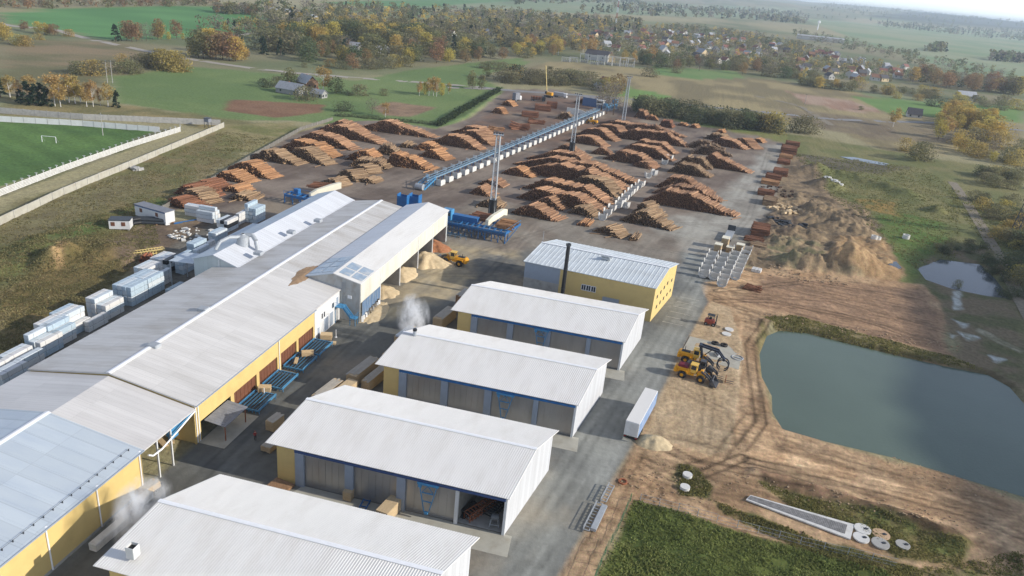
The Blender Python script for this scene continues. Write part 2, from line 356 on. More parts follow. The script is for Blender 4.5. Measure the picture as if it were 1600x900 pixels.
ZONES = [
 # polygon, colour A, colour B, softness, warp, noise scale
 ([(-900, 120), (2400, 120), (2400, 20), (1500, 30), (900, -20), (300, -150), (-700, -300)], (104, 108, 74), (130, 120, 90), 60, 30, 120),
 ([(0, 20), (120, 12), (350, 9), (420, 27), (452, 32), (440, 46), (270, 60), (170, 62), (90, 46), (0, 34)], (78, 120, 66), (90, 132, 74), 3, 3, 60),
 ([(500, 3), (850, -6), (812, 14), (600, 13)], (86, 122, 74), (96, 128, 80), 8, 8, 60),
 ([(640, 12), (1200, 30), (1250, 20), (900, -4), (820, 0)], (118, 130, 96), (132, 134, 102), 15, 20, 120),
 ([(1240, 26), (1450, 44), (1640, 60), (1640, 130), (1500, 112), (1400, 82), (1290, 44)], (112, 130, 92), (136, 138, 104), 15, 15, 160),
 ([(1040, 60), (1240, 75), (1480, 120), (1600, 150), (1600, 170), (1200, 130), (980, 100), (860, 90), (900, 60)], (100, 104, 70), (132, 120, 90), 10, 15, 40),
 ([(0, 62), (180, 66), (300, 95), (280, 118), (170, 118), (150, 155), (0, 150)], (104, 98, 66), (132, 112, 84), 8, 10, 30),
 ([(170, 119), (290, 104), (400, 112), (560, 126), (650, 108), (760, 96), (812, 90), (830, 99), (745, 120), (795, 141), (780, 155), (700, 205), (640, 195), (540, 198), (480, 190), (345, 187), (185, 161)], (96, 114, 64), (108, 122, 70), 3, 4, 35),
 ([(165, 160), (350, 184), (440, 200), (350, 205), (240, 185), (0, 180), (0, 150)], (112, 104, 66), (140, 122, 80), 4, 6, 14),
 ([(348, 172), (362, 155), (510, 164), (502, 176), (430, 184)], (118, 84, 62), (128, 94, 70), 1.5, 2, 10),
 ([(578, 168), (612, 159), (683, 168), (640, 183), (600, 180)], (124, 98, 76), (140, 112, 88), 1.5, 2, 5),
 ([(818, 106), (860, 96), (985, 106), (1200, 125), (1340, 145), (1480, 172), (1600, 195), (1600, 235), (1400, 245), (1300, 200), (1100, 178), (1000, 152), (880, 128)], (148, 130, 92), (120, 106, 76), 4, 6, 30),
 ([(1020, 104), (1150, 112), (1165, 122), (1080, 124), (1020, 115)], (96, 122, 66), (108, 126, 72), 3, 4, 20),
 ([(1215, 168), (1330, 182), (1480, 195), (1560, 205), (1530, 225), (1400, 222), (1250, 195)], (112, 96, 76), (128, 112, 86), 3, 5, 18),
 ([(1230, 143), (1330, 158), (1382, 174), (1340, 176), (1262, 163)], (146, 112, 92), (160, 132, 112), 2, 3, 14),
 ([(1330, 150), (1460, 160), (1600, 166), (1600, 192), (1480, 184), (1390, 178)], (94, 122, 58), (104, 128, 64), 3, 4, 25),
 ([(970, 134), (1050, 150), (1030, 160), (960, 150)], (98, 128, 60), (108, 132, 66), 2, 3, 15),
 # left of the yard: rough grass
 ([(-300, 360), (0, 330), (345, 200), (430, 205), (240, 330), (150, 470), (0, 580), (-400, 800)], (106, 102, 62), (124, 108, 74), 4, 5, 9),
 ([(0, 330), (220, 265), (240, 300), (60, 370), (0, 392)], (122, 112, 78), (112, 100, 70), 4, 6, 7),
 ([(350, 196), (460, 190), (470, 205), (400, 240), (330, 232)], (138, 124, 84), (112, 108, 62), 3, 5, 10),
 ([(0, 388), (130, 345), (250, 305), (270, 318), (150, 362), (60, 420), (0, 440)], (84, 96, 48), (104, 104, 58), 2, 4, 6),
 ([(0, 460), (130, 380), (200, 360), (235, 395), (150, 475), (0, 575)], (96, 84, 48), (118, 98, 60), 3, 4, 6),
 ([(160, 385), (225, 350), (300, 345), (345, 345), (330, 375), (250, 420), (190, 420)], (126, 104, 82), (104, 86, 70), 2, 3, 5),
 ([(76, 408), (92, 384), (110, 380), (108, 405), (96, 425)], (172, 138, 94), (150, 118, 80), .8, 1, 3),
 (PITCH, (76, 102, 50), (86, 112, 54), .6, 0, 20),
 ([(255, 200), (280, 204), (0, 310), (0, 298)], (120, 112, 90), (98, 96, 66), .8, 1, 4),
 ([(0, 600), (40, 560), (160, 470), (250, 395), (310, 360), (360, 330), (410, 345), (330, 430), (200, 520), (60, 640), (0, 680)], (112, 104, 94), (96, 88, 78), 1.5, 1, 5),
 # right of the yard
 ([(1000, 170), (1180, 205), (1260, 212), (1440, 245), (1600, 265), (1620, 560), (1440, 470), (1360, 420), (1240, 250), (1220, 226)], (104, 104, 60), (120, 112, 70), 3, 4, 12),
 ([(1000, 150), (1060, 176), (1180, 200), (1230, 212), (1230, 222), (1060, 190)], (104, 116, 56), (120, 114, 66), 2, 3, 8),
 ([(1240, 240), (1330, 250), (1420, 262), (1370, 272), (1280, 262)], (88, 80, 66), (104, 94, 76), 2, 3, 6),
 ([(1300, 350), (1400, 330), (1480, 350), (1500, 400), (1440, 430), (1420, 470), (1370, 420), (1340, 390)], (84, 104, 44), (104, 110, 56), 2, 3, 8),
 ([(1340, 312), (1400, 312), (1405, 338), (1350, 328)], (140, 112, 58), (110, 104, 60), 2, 3, 5),
 ([(1430, 410), (1480, 380), (1600, 400), (1620, 620), (1500, 570), (1470, 500)], (116, 100, 78), (94, 92, 60), 3, 4, 7),
 ([(1215, 236), (1262, 246), (1295, 300), (1360, 330), (1400, 400), (1420, 440), (1250, 425), (1180, 420), (1150, 405), (1180, 350), (1215, 290)], (142, 118, 90), (110, 92, 72), 1.5, 4, 4),
 ([(1150, 390), (1215, 330), (1255, 320), (1250, 350), (1200, 400)], (98, 82, 70), (130, 108, 84), 1.5, 3, 3),
 ([(1190, 385), (1240, 370), (1300, 395), (1240, 420), (1195, 405)], (112, 104, 76), (146, 122, 94), 1, 3, 4),
 ([(1305, 372), (1380, 372), (1420, 430), (1400, 446), (1290, 420)], (160, 128, 92), (144, 112, 78), 1, 2, 5),
 ([(1090, 442), (1150, 418), (1260, 422), (1440, 444), (1470, 470), (1482, 575), (1400, 560), (1200, 505), (1190, 560), (1210, 650), (1290, 690), (1500, 745), (1620, 790), (1620, 1000), (1380, 930), (1300, 880), (1000, 790), (965, 840), (930, 905), (900, 1000), (700, 1000), (905, 840), (1000, 670), (1075, 520)],
  (176, 142, 108), (156, 122, 90), 1.0, 1.5, 6),
 ([(1200, 430), (1440, 452), (1475, 510), (1480, 560), (1250, 495), (1150, 470)], (150, 116, 88), (134, 104, 80), 2, 2.5, 6),
 ([(1195, 495), (1240, 492), (1480, 556), (1540, 578), (1420, 556), (1300, 528), (1210, 512)], (136, 118, 80), (112, 100, 62), .8, 1.5, 3),
 ([(1190, 505), (1215, 540), (1222, 600), (1200, 600), (1180, 540)], (150, 132, 88), (122, 112, 66), .8, 1.5, 3),
 ([(1178, 728), (1260, 752), (1380, 790), (1490, 828), (1510, 848), (1420, 830), (1300, 790), (1190, 755)], (136, 104, 78), (98, 78, 56), .6, 1.2, 2),
 ([(1180, 750), (1290, 785), (1370, 800), (1440, 830), (1510, 850), (1500, 885), (1400, 870), (1345, 830), (1240, 795)], (96, 98, 50), (122, 106, 66), .8, 1.5, 3),
 ([(1110, 780), (1180, 805), (1280, 845), (1380, 872), (1480, 905), (1380, 900), (1230, 850), (1130, 800)], (90, 88, 50), (116, 98, 64), .6, 1.2, 3),
 ([(1062, 725), (1090, 730), (1112, 760), (1108, 778), (1062, 772), (1055, 745)], (128, 112, 78), (96, 94, 54), .5, 1, 3),
 (GREEN_LOW, (92, 98, 44), (74, 84, 38), .5, 1.0, 5),
 ([(1380, 900), (1480, 890), (1600, 900), (1600, 960), (1400, 960)], (104, 100, 56), (150, 126, 90), .8, 1.2, 4),
 ([(1050, 545), (1112, 470), (1140, 480), (1162, 545), (1150, 660), (1140, 702), (1108, 712), (1010, 680)], (178, 150, 118), (168, 140, 108), .25, .2, 4),
 ([(1484, 462), (1500, 455), (1506, 482), (1488, 486)], (176, 174, 168), (150, 146, 136), .6, 1.8, 2), ([(1490, 498), (1514, 505), (1506, 513)], (172, 172, 168), (150, 146, 136), .6, 1.5, 2), ([(1496, 518), (1526, 527), (1512, 534)], (172, 172, 168), (140, 136, 120), .6, 1.5, 2), ([(1480, 520), (1498, 524), (1488, 532)], (180, 178, 172), (150, 146, 136), .6, 1.5, 2), ([(1546, 555), (1568, 561), (1556, 566)], (172, 172, 168), (150, 146, 136), .5, 1.2, 2), ([(1530, 512), (1600, 548), (1596, 553), (1526, 518)], (150, 140, 118), (120, 112, 88), .6, 1, 3),  # small pale patches: sky reflection of puddles painted into the soil colour
 # the yard
 (YARD, (128, 112, 100), (108, 92, 82), 1.2, 2.0, 14),
 ([(745, 190), (800, 145), (990, 168), (1010, 200), (900, 230), (700, 230), (690, 210)], (118, 92, 76), (104, 86, 76), 3, 3, 9),
 ([(1060, 420), (1010, 345), (1085, 330), (1160, 275), (1200, 225), (1225, 226), (1210, 300), (1170, 375), (1130, 395)], (152, 144, 134), (138, 128, 118), 3, 3, 9),
 (PAVE, (116, 113, 109), (104, 101, 97), .35, .15, 8),
 ([('w', -67, 40), ('w', -67, 128), ('w', -60, 142), ('w', -44, 150), ('w', -46, 120), ('w', -54, 60), ('w', -58, 40)], (92, 90, 87), (100, 97, 92), 2, 1, 6),
 ([('w', -62, 140), ('w', -62, 215), ('w', -46, 215), ('w', -36, 190), ('w', -48, 162), ('w', -56, 146)], (168, 148, 118), (146, 132, 112), 2.5, 3, 4),
 ([('w', -70, 200), ('w', -66, 250), ('w', 5, 240), ('w', 6, 214), ('w', -30, 212), ('w', -45, 200)], (134, 122, 110), (122, 108, 96), 4, 3, 6),
 ([('w', -50, 196), ('w', -30, 196), ('w', -34, 170), ('w', -48, 168)], (92, 90, 88), (120, 112, 102), 2, 4, 3),
 ([(905, 840), (1000, 670), (1075, 520), (1100, 470), ('w', 12, 226), ('w', 6, 226), ('w', 6, 190), ('w', 0, 165), ('w', -3, 150), ('w', -14, 90), ('w', -22, 40), (820, 950), (872, 899)], (136, 133, 127), (126, 123, 118), 1.5, .8, 10),
]
SDC = {}
def cover(x, y):
    dist = np.hypot(x, y)
    n1 = fbm(x, y, 400, 4, 3); n2 = fbm(x, y, 60, 4, 5)
    A = np.zeros(x.shape+(3,)); 
    cg, ct, cf = (np.array(rgb(*c)) for c in ((116, 124, 86), (146, 134, 100), (50, 56, 50)))
    w = sstep(.42, .58, n1)[..., None]; A = cg*(1-w)+ct*w
    fo = np.maximum(sstep(.48, .56, fbm(x, y, 900, 3, 11))*sstep(2200, 5200, dist), sstep(6200, 7200, dist+1500*(fbm(x, y, 1200, 3, 13)-.5)))[..., None]; A = A*(1-fo)+cf*fo
    A = A*(.85+.3*n2[..., None])
    wx = (fbm(x, y, 9, 3, 21)-.5)*2; wy = (fbm(x, y, 2.6, 2, 31)-.5)*2
    for poly, ca, cb, soft, warp, sc in ZONES:
        P = gp(poly); lo = P.min(0)-soft*2-warp*2; hi = P.max(0)+soft*2+warp*2
        k = (x > lo[0]) & (x < hi[0]) & (y > lo[1]) & (y < hi[1])
        if not k.any(): continue
        xs, ys = x[k], y[k]; sd = sdist(xs, ys, P)+warp*(wx[k]*.7+wy[k]*.3)
        wt = sstep(-soft, soft, sd)[..., None]
        t = sstep(.35, .65, fbm(xs, ys, sc, 4, int(sc*7) % 97))[..., None]
        col = np.array(rgb(*ca))*(1-t)+np.array(rgb(*cb))*t
        A[k] = A[k]*(1-wt)+col*wt
    # wheel tracks in the bare soil (run with the heading of the ground works)
    k = (x > -8) & (x < 130) & (y > 60) & (y < 260)
    xs, ys = x[k], y[k]; ca, sa = math.cos(R(-9)), math.sin(R(-9))
    uu = xs*ca+ys*sa; vv = -xs*sa+ys*ca
    soil = sstep(.0, 3, sdist(xs, ys, gp(ZONES_SOIL)))*(1-sstep(-1, 1, sdist(xs, ys, gp(GREEN_LOW))))
    st = fbm(uu/9, vv, .9, 3, 41)*.6+fbm(uu/14, vv, 2.4, 3, 43)*.4
    st2 = fbm(xs, ys, 3, 4, 47)
    A[k] *= (1+soil*((st-.5)*1.6+(st2-.5)*.4))[..., None]
    for line, wd, amt in TRACKS:
        P = gp(line); d = ldist(xs, ys, P); a = np.zeros(d.shape)
        for off in (1.0,): a = np.maximum(a, np.exp(-((d-off)/wd)**2))
        A[k] *= (1+a*amt*(.5+fbm(xs, ys, 5, 2, 51)))[..., None]
    wet = sdist(xs, ys, gp(POND)); A[k] *= (1-.38*sstep(-2.6, -1.2, wet)*(1-sstep(3, 5, wet)))[..., None]
    # tyre scuffs and dust on the yard and road
    k = (x > -170) & (x < 60) & (y > 40) & (y < 480)
    xs, ys = x[k], y[k]; ca, sa = math.cos(R(80)), math.sin(R(80)); uu = xs*ca+ys*sa; vv = -xs*sa+ys*ca
    st = fbm(uu/12, vv, 1.3, 4, 61); s2 = fbm(xs, ys, 14, 4, 63); s3 = fbm(xs, ys, 2.2, 4, 65)
    py_ = sstep(-1, 1, np.maximum(sdist(xs, ys, gp(PAVE)), sdist(xs, ys, gp(YARD))))
    A[k] *= (1+py_*((st-.5)*.42+(s2-.5)*.5+(s3-.5)*.22))[..., None]
    for line, wd, amt in YARD_TRACKS:
        d = ldist(xs, ys, gp(line)); A[k] *= (1+np.exp(-((d-.9)/wd)**2)*amt*(.3+1.2*fbm(xs, ys, 4, 3, 53)))[..., None]
    pt = sstep(.6, .66, fbm(xs, ys, 7, 3, 57))*sstep(.45, .6, fbm(xs, ys, 30, 2, 58)); A[k] *= (1-.16*pt*py_)[..., None]
    # mowing bands and worn goal mouths on the football field
    k2 = (sdist(x, y, gp(PITCH)) > 0); u2 = (x[k2]*.42+y[k2]*.9)/5; A[k2] *= (1+.07*np.sign(np.sin(u2*math.pi))+(fbm(x[k2], y[k2], 6, 4, 59)-.5)*.3)[..., None]
    # dust and chips blown over the paving
    du = (py_*sstep(.52, .75, fbm(xs, ys, 20, 5, 67))*.45)[..., None]
    A[k] = A[k]*(1-du)+np.array(rgb(160, 142, 120))*du
    lum = (A@np.array([.25, .6, .15]))[..., None]; A = (lum+(A-lum)*.92)*1.2*np.array([.95, 1.0, .98])
    return np.clip(A, .005, .9)
ZONES_SOIL = [(1090, 442), (1150, 418), (1440, 444), (1482, 575), (1200, 505), (1190, 560), (1210, 650), (1290, 690), (1620, 790), (1620, 1000), (1300, 880), (1000, 790), (930, 905), (872, 899), (905, 840), (1000, 670), (1150, 660), (1160, 545), (1140, 480)]
TRACKS = [([(1120, 470), (1200, 470), (1330, 495), (1475, 540)], .3, -.35), ([(1120, 455), (1260, 440), (1440, 470)], .3, -.3), ([(1170, 720), (1300, 745), (1500, 800), (1610, 840)], .28, -.4), ([(1180, 700), (1260, 725), (1450, 775)], .28, .3), ([(1160, 700), (1190, 660), (1180, 600), (1170, 540), (1200, 500)], .28, -.4), ([(1010, 720), (1050, 745), (1100, 740), (1160, 715)], .28, -.4), ([(1000, 730), (1020, 770), (1080, 810), (1200, 845)], .28, .3), ([(1040, 700), (1090, 725), (1160, 735), (1260, 760)], .28, -.35), ([(1080, 560), (1110, 620), (1100, 690)], .3, -.2), ([(1050, 600), (1130, 640), (1140, 690)], .3, -.18), ([(890, 900), (940, 830), (970, 760), (1000, 700)], .3, -.2), ([(1110, 462), (1180, 490), (1175, 560), (1180, 640), (1120, 720), (1040, 740), (1010, 790)], .35, -.35),
          ([(1130, 455), (1165, 500), (1160, 640), (1165, 700), (1300, 740), (1480, 790), (1620, 850)], .35, .3),
          ([(1150, 460), (1300, 470), (1480, 520)], .4, -.3), ([(1140, 470), (1290, 480), (1470, 545)], .4, .25),
          ([(980, 740), (1040, 760), (1060, 800), (1200, 850), (1400, 905)], .35, -.35), ([(1010, 700), (1060, 720), (1090, 790), (1110, 805)], .35, -.3),
          ([(1230, 700), (1400, 745), (1600, 815)], .35, -.3), ([(1400, 890), (1540, 840), (1620, 800)], .4, .3), ([(1430, 905), (1560, 850)], .35, -.3)]
YARD_TRACKS = [([(1120, 470), (1200, 470), (1330, 495), (1475, 540)], .3, -.35), ([(1120, 455), (1260, 440), (1440, 470)], .3, -.3), ([(1170, 720), (1300, 745), (1500, 800), (1610, 840)], .28, -.4), ([(1180, 700), (1260, 725), (1450, 775)], .28, .3), ([(1160, 700), (1190, 660), (1180, 600), (1170, 540), (1200, 500)], .28, -.4), ([(1010, 720), (1050, 745), (1100, 740), (1160, 715)], .28, -.4), ([(1000, 730), (1020, 770), (1080, 810), (1200, 845)], .28, .3), ([(1040, 700), (1090, 725), (1160, 735), (1260, 760)], .28, -.35), ([(1080, 560), (1110, 620), (1100, 690)], .3, -.2), ([(1050, 600), (1130, 640), (1140, 690)], .3, -.18), ([(890, 900), (940, 830), (970, 760), (1000, 700)], .3, -.2), ([(780, 905), (880, 760), (1000, 560), (1090, 430), (1170, 340), (1200, 240)], .3, -.22), ([(830, 905), (930, 740), (1040, 560), (1095, 460), (1110, 380)], .35, .22), ([(300, 760), (420, 640), (560, 520), (640, 440), (760, 390), (900, 345)], .3, -.25), ([(350, 740), (500, 590), (600, 500), (700, 410)], .35, .2), ([(700, 420), (800, 395), (840, 350), (1000, 350), (1150, 345)], .4, .25), ([(690, 430), (760, 430), (790, 400), (780, 370)], .3, -.25), ([(880, 330), (1000, 385), (1090, 400), (1160, 360)], .35, -.2), ([(560, 290), (620, 310), (700, 300), (780, 270), (900, 215)], .5, -.2), ([(520, 270), (700, 240), (820, 190)], .5, .15), ([(840, 880), (900, 800), (960, 690), (985, 640)], .25, -.2), ([(770, 845), (830, 800), (900, 690), (960, 620)], .3, -.18), ([(930, 640), (1010, 520), (1040, 480), (1100, 470)], .3, -.2)]
MOUNDS = [  # px, py, rx, ry, height, lumpiness
 (1332, 418, 10, 9, 6.5, .2), (1300, 418, 12, 6, 2.6, .8), (1262, 416, 11, 5, 2.2, .9), (1380, 425, 7, 8, 2.0, .3), (1238, 412, 6, 5, 1.4, .9),
 (1300, 345, 14, 13, 3.0, .6), (1270, 335, 9, 9, 2.5, .6), (1330, 360, 9, 8, 2.0, .8), (1245, 365, 10, 9, 1.6, .9), (1215, 380, 8, 7, 1.3, 1.0),
 (1290, 290, 9, 8, 3.2, .2), (1262, 268, 12, 10, 2.4, .6), (1462, 330, 5, 5, 2.6, .3), (1250, 385, 16, 8, 1.5, 1.0), (1330, 395, 10, 6, 1.5, .8),
 (92, 408, 5, 8, 2.6, .5), (130, 400, 18, 14, 1.6, .4), (180, 395, 14, 12, 1.2, .5)]
RIDGES = [([(1280, 268), (1340, 280), (1420, 306)], 5, 2.4), ([(1196, 505), (1300, 532), (1420, 560), (1500, 580)], 2.0, .9), ([(1183, 738), (1300, 775), (1420, 812), (1500, 845)], 1.5, 1.0),
          ([(700, 202), (760, 166), (782, 150)], 5, 1.2), ([(0, 420), (70, 375), (160, 350)], 5, 1.0)]
def height(x, y):
    z = np.zeros(x.shape); dist = np.hypot(x, y)
    soft = 1-sstep(-2.5, .5, np.maximum(sdist(x, y, gp(PAVE)), np.maximum(sdist(x, y, gp(YARD)), sdist(x, y, np.array([(-125, 40), (-60, 40), (-60, 200), (-125, 200.)])))))
    near = (dist < 700)
    z = z+soft*((fbm(x, y, 9, 4, 71)-.5)*.7+(fbm(x, y, 1.8, 3, 73)-.5)*.28)*near
    for px, py, rx, ry, h, lump in MOUNDS:
        cx, cy = G(px, py); e = np.sqrt(((x-cx)/rx)**2+((y-cy)/ry)**2)
        k = e < 1.3
        if not k.any(): continue
        xs, ys = x[k], y[k]
        ee = e[k]*(1+.35*(fbm(xs, ys, 4, 3, int(px) % 50)-.5)); s = np.clip(1-ee, 0, 1)
        g = (fbm(xs, ys, 2.4, 4, 77)-.5)
        z[k] += h*(np.minimum(s*1.25, 1)**1.05)*(1+lump*g*1.6)
    for line, w, h in RIDGES:
        d = ldist(x, y, gp(line)); k = d < w*2.5
        if k.any(): z[k] += h*np.exp(-(d[k]/w)**2)*(.5+fbm(x[k], y[k], 5, 4, 79))
    rub = sstep(-1, 1, sdist(x, y, gp([(1160, 360), (1215, 310), (1260, 300), (1350, 330), (1400, 420), (1250, 430), (1160, 412)])))
    z = z+rub*np.maximum(0, fbm(x, y, 5, 5, 83)-.42)*3.4+rub*(fbm(x, y, 2.0, 3, 85)-.5)*1.1
    for P, dep in ((POND, 2.2), (POND2, 1.4)):
        sd = sdist(x, y, gp(P)); z = np.where(sd > -3.5, z*(1-sstep(-3.5, -1, sd))-dep*sstep(-2.4, 2.2, sd), z)
    z = z*soft
    far = sstep(1500, 3500, dist); z = z+far*(fbm(x, y, 1500, 3, 91)-.5)*22
    hr = sstep(4500, 9500, dist)*(38+80*fbm(x, y, 2600, 4, 93)); z = z+hr
    z = z+sstep(3000, 6000, dist)*sstep(.48, .56, fbm(x, y, 900, 3, 11))*(8+8*fbm(x, y, 60, 2, 95))
    return z
def axis_lines(lo, hi, step, end_lo, end_hi, g=1.045):
    a = list(np.arange(lo, hi, step)); s = step
    while a[-1] < end_hi: s *= g; a.append(a[-1]+s)
    s = step; b = [lo]
    while b[-1] > end_lo: s *= g; b.append(b[-1]-s)
    return np.array(b[:0:-1]+a)
def grid_faces(nx, ny):
    i = np.arange(nx*ny).reshape(ny, nx)
    return np.stack([i[:-1, :-1], i[:-1, 1:], i[1:, 1:], i[1:, :-1]], -1).reshape(-1, 4)
def ground_material():
    m, nt, N, L, P = newmat('ground_cover')
    a = N.new('ShaderNodeAttribute'); a.attribute_name = 'Col'; tc = N.new('ShaderNodeTexCoord')
    n1 = N.new('ShaderNodeTexNoise'); n1.inputs['Scale'].default_value = .9; n1.inputs['Detail'].default_value = 10; n1.inputs['Roughness'].default_value = .68; L.new(tc.outputs['Object'], n1.inputs['Vector'])
    mic = N.new('ShaderNodeAttribute'); mic.attribute_name = 'mic'
    r = N.new('ShaderNodeMapRange'); r.inputs[1].default_value = .3; r.inputs[2].default_value = .7; r.inputs[3].default_value = -1; r.inputs[4].default_value = 1; L.new(n1.outputs[0], r.inputs[0])
    mm = N.new('ShaderNodeMath'); mm.operation = 'MULTIPLY_ADD'; L.new(r.outputs[0], mm.inputs[0]); L.new(mic.outputs['Fac'], mm.inputs[1]); mm.inputs[2].default_value = 1
    v = N.new('ShaderNodeVectorMath'); v.operation = 'SCALE'; L.new(a.outputs['Color'], v.inputs[0]); L.new(mm.outputs[0], v.inputs['Scale'])
    n2 = N.new('ShaderNodeTexNoise'); n2.inputs['Scale'].default_value = 2.7; n2.inputs['Detail'].default_value = 6; L.new(tc.outputs['Object'], n2.inputs['Vector'])
    hs = N.new('ShaderNodeHueSaturation'); L.new(v.outputs[0], hs.inputs['Color'])
    r2 = N.new('ShaderNodeMapRange'); r2.inputs[1].default_value = .3; r2.inputs[2].default_value = .7; r2.inputs[3].default_value = .485; r2.inputs[4].default_value = .515; L.new(n2.outputs[0], r2.inputs[0]); L.new(r2.outputs[0], hs.inputs['Hue'])
    L.new(hs.outputs[0], P.inputs['Base Color']); P.inputs['Roughness'].default_value = .95; P.inputs['Specular IOR Level'].default_value = .15
    b = N.new('ShaderNodeBump'); b.inputs['Distance'].default_value = .35; L.new(n1.outputs[0], b.inputs['Height'])
    bs = N.new('ShaderNodeMath'); bs.operation = 'MULTIPLY'; L.new(mic.outputs['Fac'], bs.inputs[0]); bs.inputs[1].default_value = 2.2; L.new(bs.outputs[0], b.inputs['Strength']); L.new(b.outputs[0], P.inputs['Normal'])
    return m
K['ground'] = ground_material()
def micro(x, y):
    pv = sstep(-1, 1, np.maximum(sdist(x, y, gp(PAVE)), sdist(x, y, gp(YARD)))); d = np.hypot(x, y)
    return (.32*(1-pv)+.13*pv)*(1-sstep(500, 1500, d)*.6)
ax_l = axis_lines(-190, -20, .85, -14000, -20); ax_l = ax_l[ax_l < -20]; ax_r = axis_lines(95, 150, .85, 94.9, 14000); gx = np.concatenate([ax_l, np.arange(-20, 95, .5), ax_r[ax_r >= 95]])
ay_l = axis_lines(42, 75, .7, -600, 60); ay_l = ay_l[ay_l < 75]; ay_r = axis_lines(215, 330, .85, 214.9, 17000); gy = np.concatenate([ay_l, np.arange(75, 215, .5), ay_r[ay_r >= 215]])
X, Y = np.meshgrid(gx, gy); Xf, Yf = X.ravel(), Y.ravel()
Zf = height(Xf, Yf); COLF = cover(Xf, Yf)
o = np_mesh('ground', np.stack([Xf, Yf, Zf], 1), grid_faces(len(gx), len(gy)), K['ground'], COLF, extra={'mic': micro(Xf, Yf)}, smooth=True)
tag(o, kind='structure')
# paving sheet 4 mm above the ground
px_ = np.arange(-75, 26, .5); py_ = np.arange(40, 228, .5); X, Y = np.meshgrid(px_, py_); xf, yf = X.ravel(), Y.ravel()
sd = sdist(xf, yf, gp(PAVE)); fa = grid_faces(len(px_), len(py_)); fa = fa[(sd[fa] > -.1).all(1)]
o = np_mesh('yard_paving', np.stack([xf, yf, np.full(xf.shape, .006)], 1), fa, K['ground'], cover(xf, yf), extra={'mic': micro(xf, yf)})
tag(o, kind='structure')
def water_mat(name, col, rough, bump):
    m, nt, N, L, P = newmat(name); P.inputs['Roughness'].default_value = rough; P.inputs['IOR'].default_value = 1.33
    tc = N.new('ShaderNodeTexCoord'); n0 = N.new('ShaderNodeTexNoise'); n0.inputs['Scale'].default_value = .05; n0.inputs['Detail'].default_value = 5; L.new(tc.outputs['Object'], n0.inputs['Vector'])
    r = N.new('ShaderNodeMapRange'); r.inputs[3].default_value = .8; r.inputs[4].default_value = 1.2; L.new(n0.outputs[0], r.inputs[0]); v = N.new('ShaderNodeVectorMath'); v.operation = 'SCALE'; v.inputs[0].default_value = col; L.new(r.outputs[0], v.inputs['Scale']); L.new(v.outputs[0], P.inputs['Base Color'])
    n = N.new('ShaderNodeTexNoise'); n.inputs['Scale'].default_value = 1.6; n.inputs['Detail'].default_value = 6; L.new(tc.outputs['Object'], n.inputs['Vector'])
    b = N.new('ShaderNodeBump'); b.inputs['Strength'].default_value = bump; b.inputs['Distance'].default_value = .09; L.new(n.outputs[0], b.inputs['Height']); L.new(b.outputs[0], P.inputs['Normal'])
    return m
K['water'] = water_mat('pond_water', rgb(92, 106, 94), .12, .35)
K['water_clear'] = water_mat('clear_water', rgb(70, 78, 82), .06, .12)
def water(name, pts, z, m, grow=3.0):
    P = gp(pts); c = P.mean(0); P = c+(P-c)*(1+grow/np.linalg.norm(P-c, axis=1))[:, None]
    b = MB(); b.prism([(p[0], p[1], z) for p in P], (0, 0, -.02)); o = b.build(name, m); tag(o, kind='structure'); return o
water('pond_water', POND, -.75, K['water'], 2.2); water('small_pond_water', POND2, -.5, K['water_clear'], 1.5)
water('puddle_water', [(1312, 245), (1335, 246), (1388, 256), (1384, 259), (1340, 252)], .12, K['water_clear'], .2)
water('ditch_puddle', [(1385, 412), (1400, 410), (1408, 420), (1398, 424)], .35, K['water_clear'], .1)
# roads: thin ribbons on the ground
def ribbon(name, pts, w, m, z=.05, seg=6.0):
    P = gp(pts); Q = []
    for a, b in zip(P[:-1], P[1:]):
        n = max(1, int(np.linalg.norm(b-a)/seg)); Q += [a+(b-a)*i/n for i in range(n)]
    Q.append(P[-1]); Q = np.array(Q)
    for _ in range(6): Q[1:-1] = (Q[:-2]+2*Q[1:-1]+Q[2:])/4
    T = np.gradient(Q, axis=0); T /= np.linalg.norm(T, axis=1)[:, None]; Nn = np.stack([-T[:, 1], T[:, 0]], 1)
    h = height(Q[:, 0], Q[:, 1])+z
    v = []; 
    for q, n, hh in zip(Q, Nn, h): v += [(*(q-n*w/2), hh), (*(q+n*w/2), hh)]
    f = np.array([(2*i, 2*i+1, 2*i+3, 2*i+2) for i in range(len(Q)-1)])
    o = np_mesh(name, np.array(v), f, m); tag(o, kind='structure'); return o
K['gravel'] = mat('gravel_road', rgb(164, 156, 144), .95, .12, .5)
K['asphalt_far'] = mat('worn_asphalt', rgb(132, 130, 128), .9, .12, .5)
K['track'] = mat('dirt_track', rgb(132, 122, 104), .95, .2, .8, bump=.3)
ribbon('gravel_road', [(-60, 20), (20, 42), (80, 44), (125, 58), (240, 82), (300, 93), (400, 108), (450, 113), (560, 122), (650, 128), (745, 136), (800, 141)], 7, K['gravel'])
ribbon('main_road', [(745, 136), (800, 142), (870, 146), (960, 153), (1050, 162), (1200, 176), (1320, 188), (1480, 192), (1600, 204)], 8, K['asphalt_far'])
ribbon('field_road', [(700, 137), (790, 140), (760, 139)], 6, K['gravel'])
ribbon('dirt_track', [(1488, 285), (1510, 315), (1540, 365), (1570, 420), (1600, 480), (1650, 570)], 4.2, K['track'], .12)
ribbon('field_edge_path', [(300, 70), (390, 52), (450, 50)], 5, K['gravel']); ribbon('village_lane', [(1300, 196), (1250, 165), (1180, 150)], 5, K['track'])
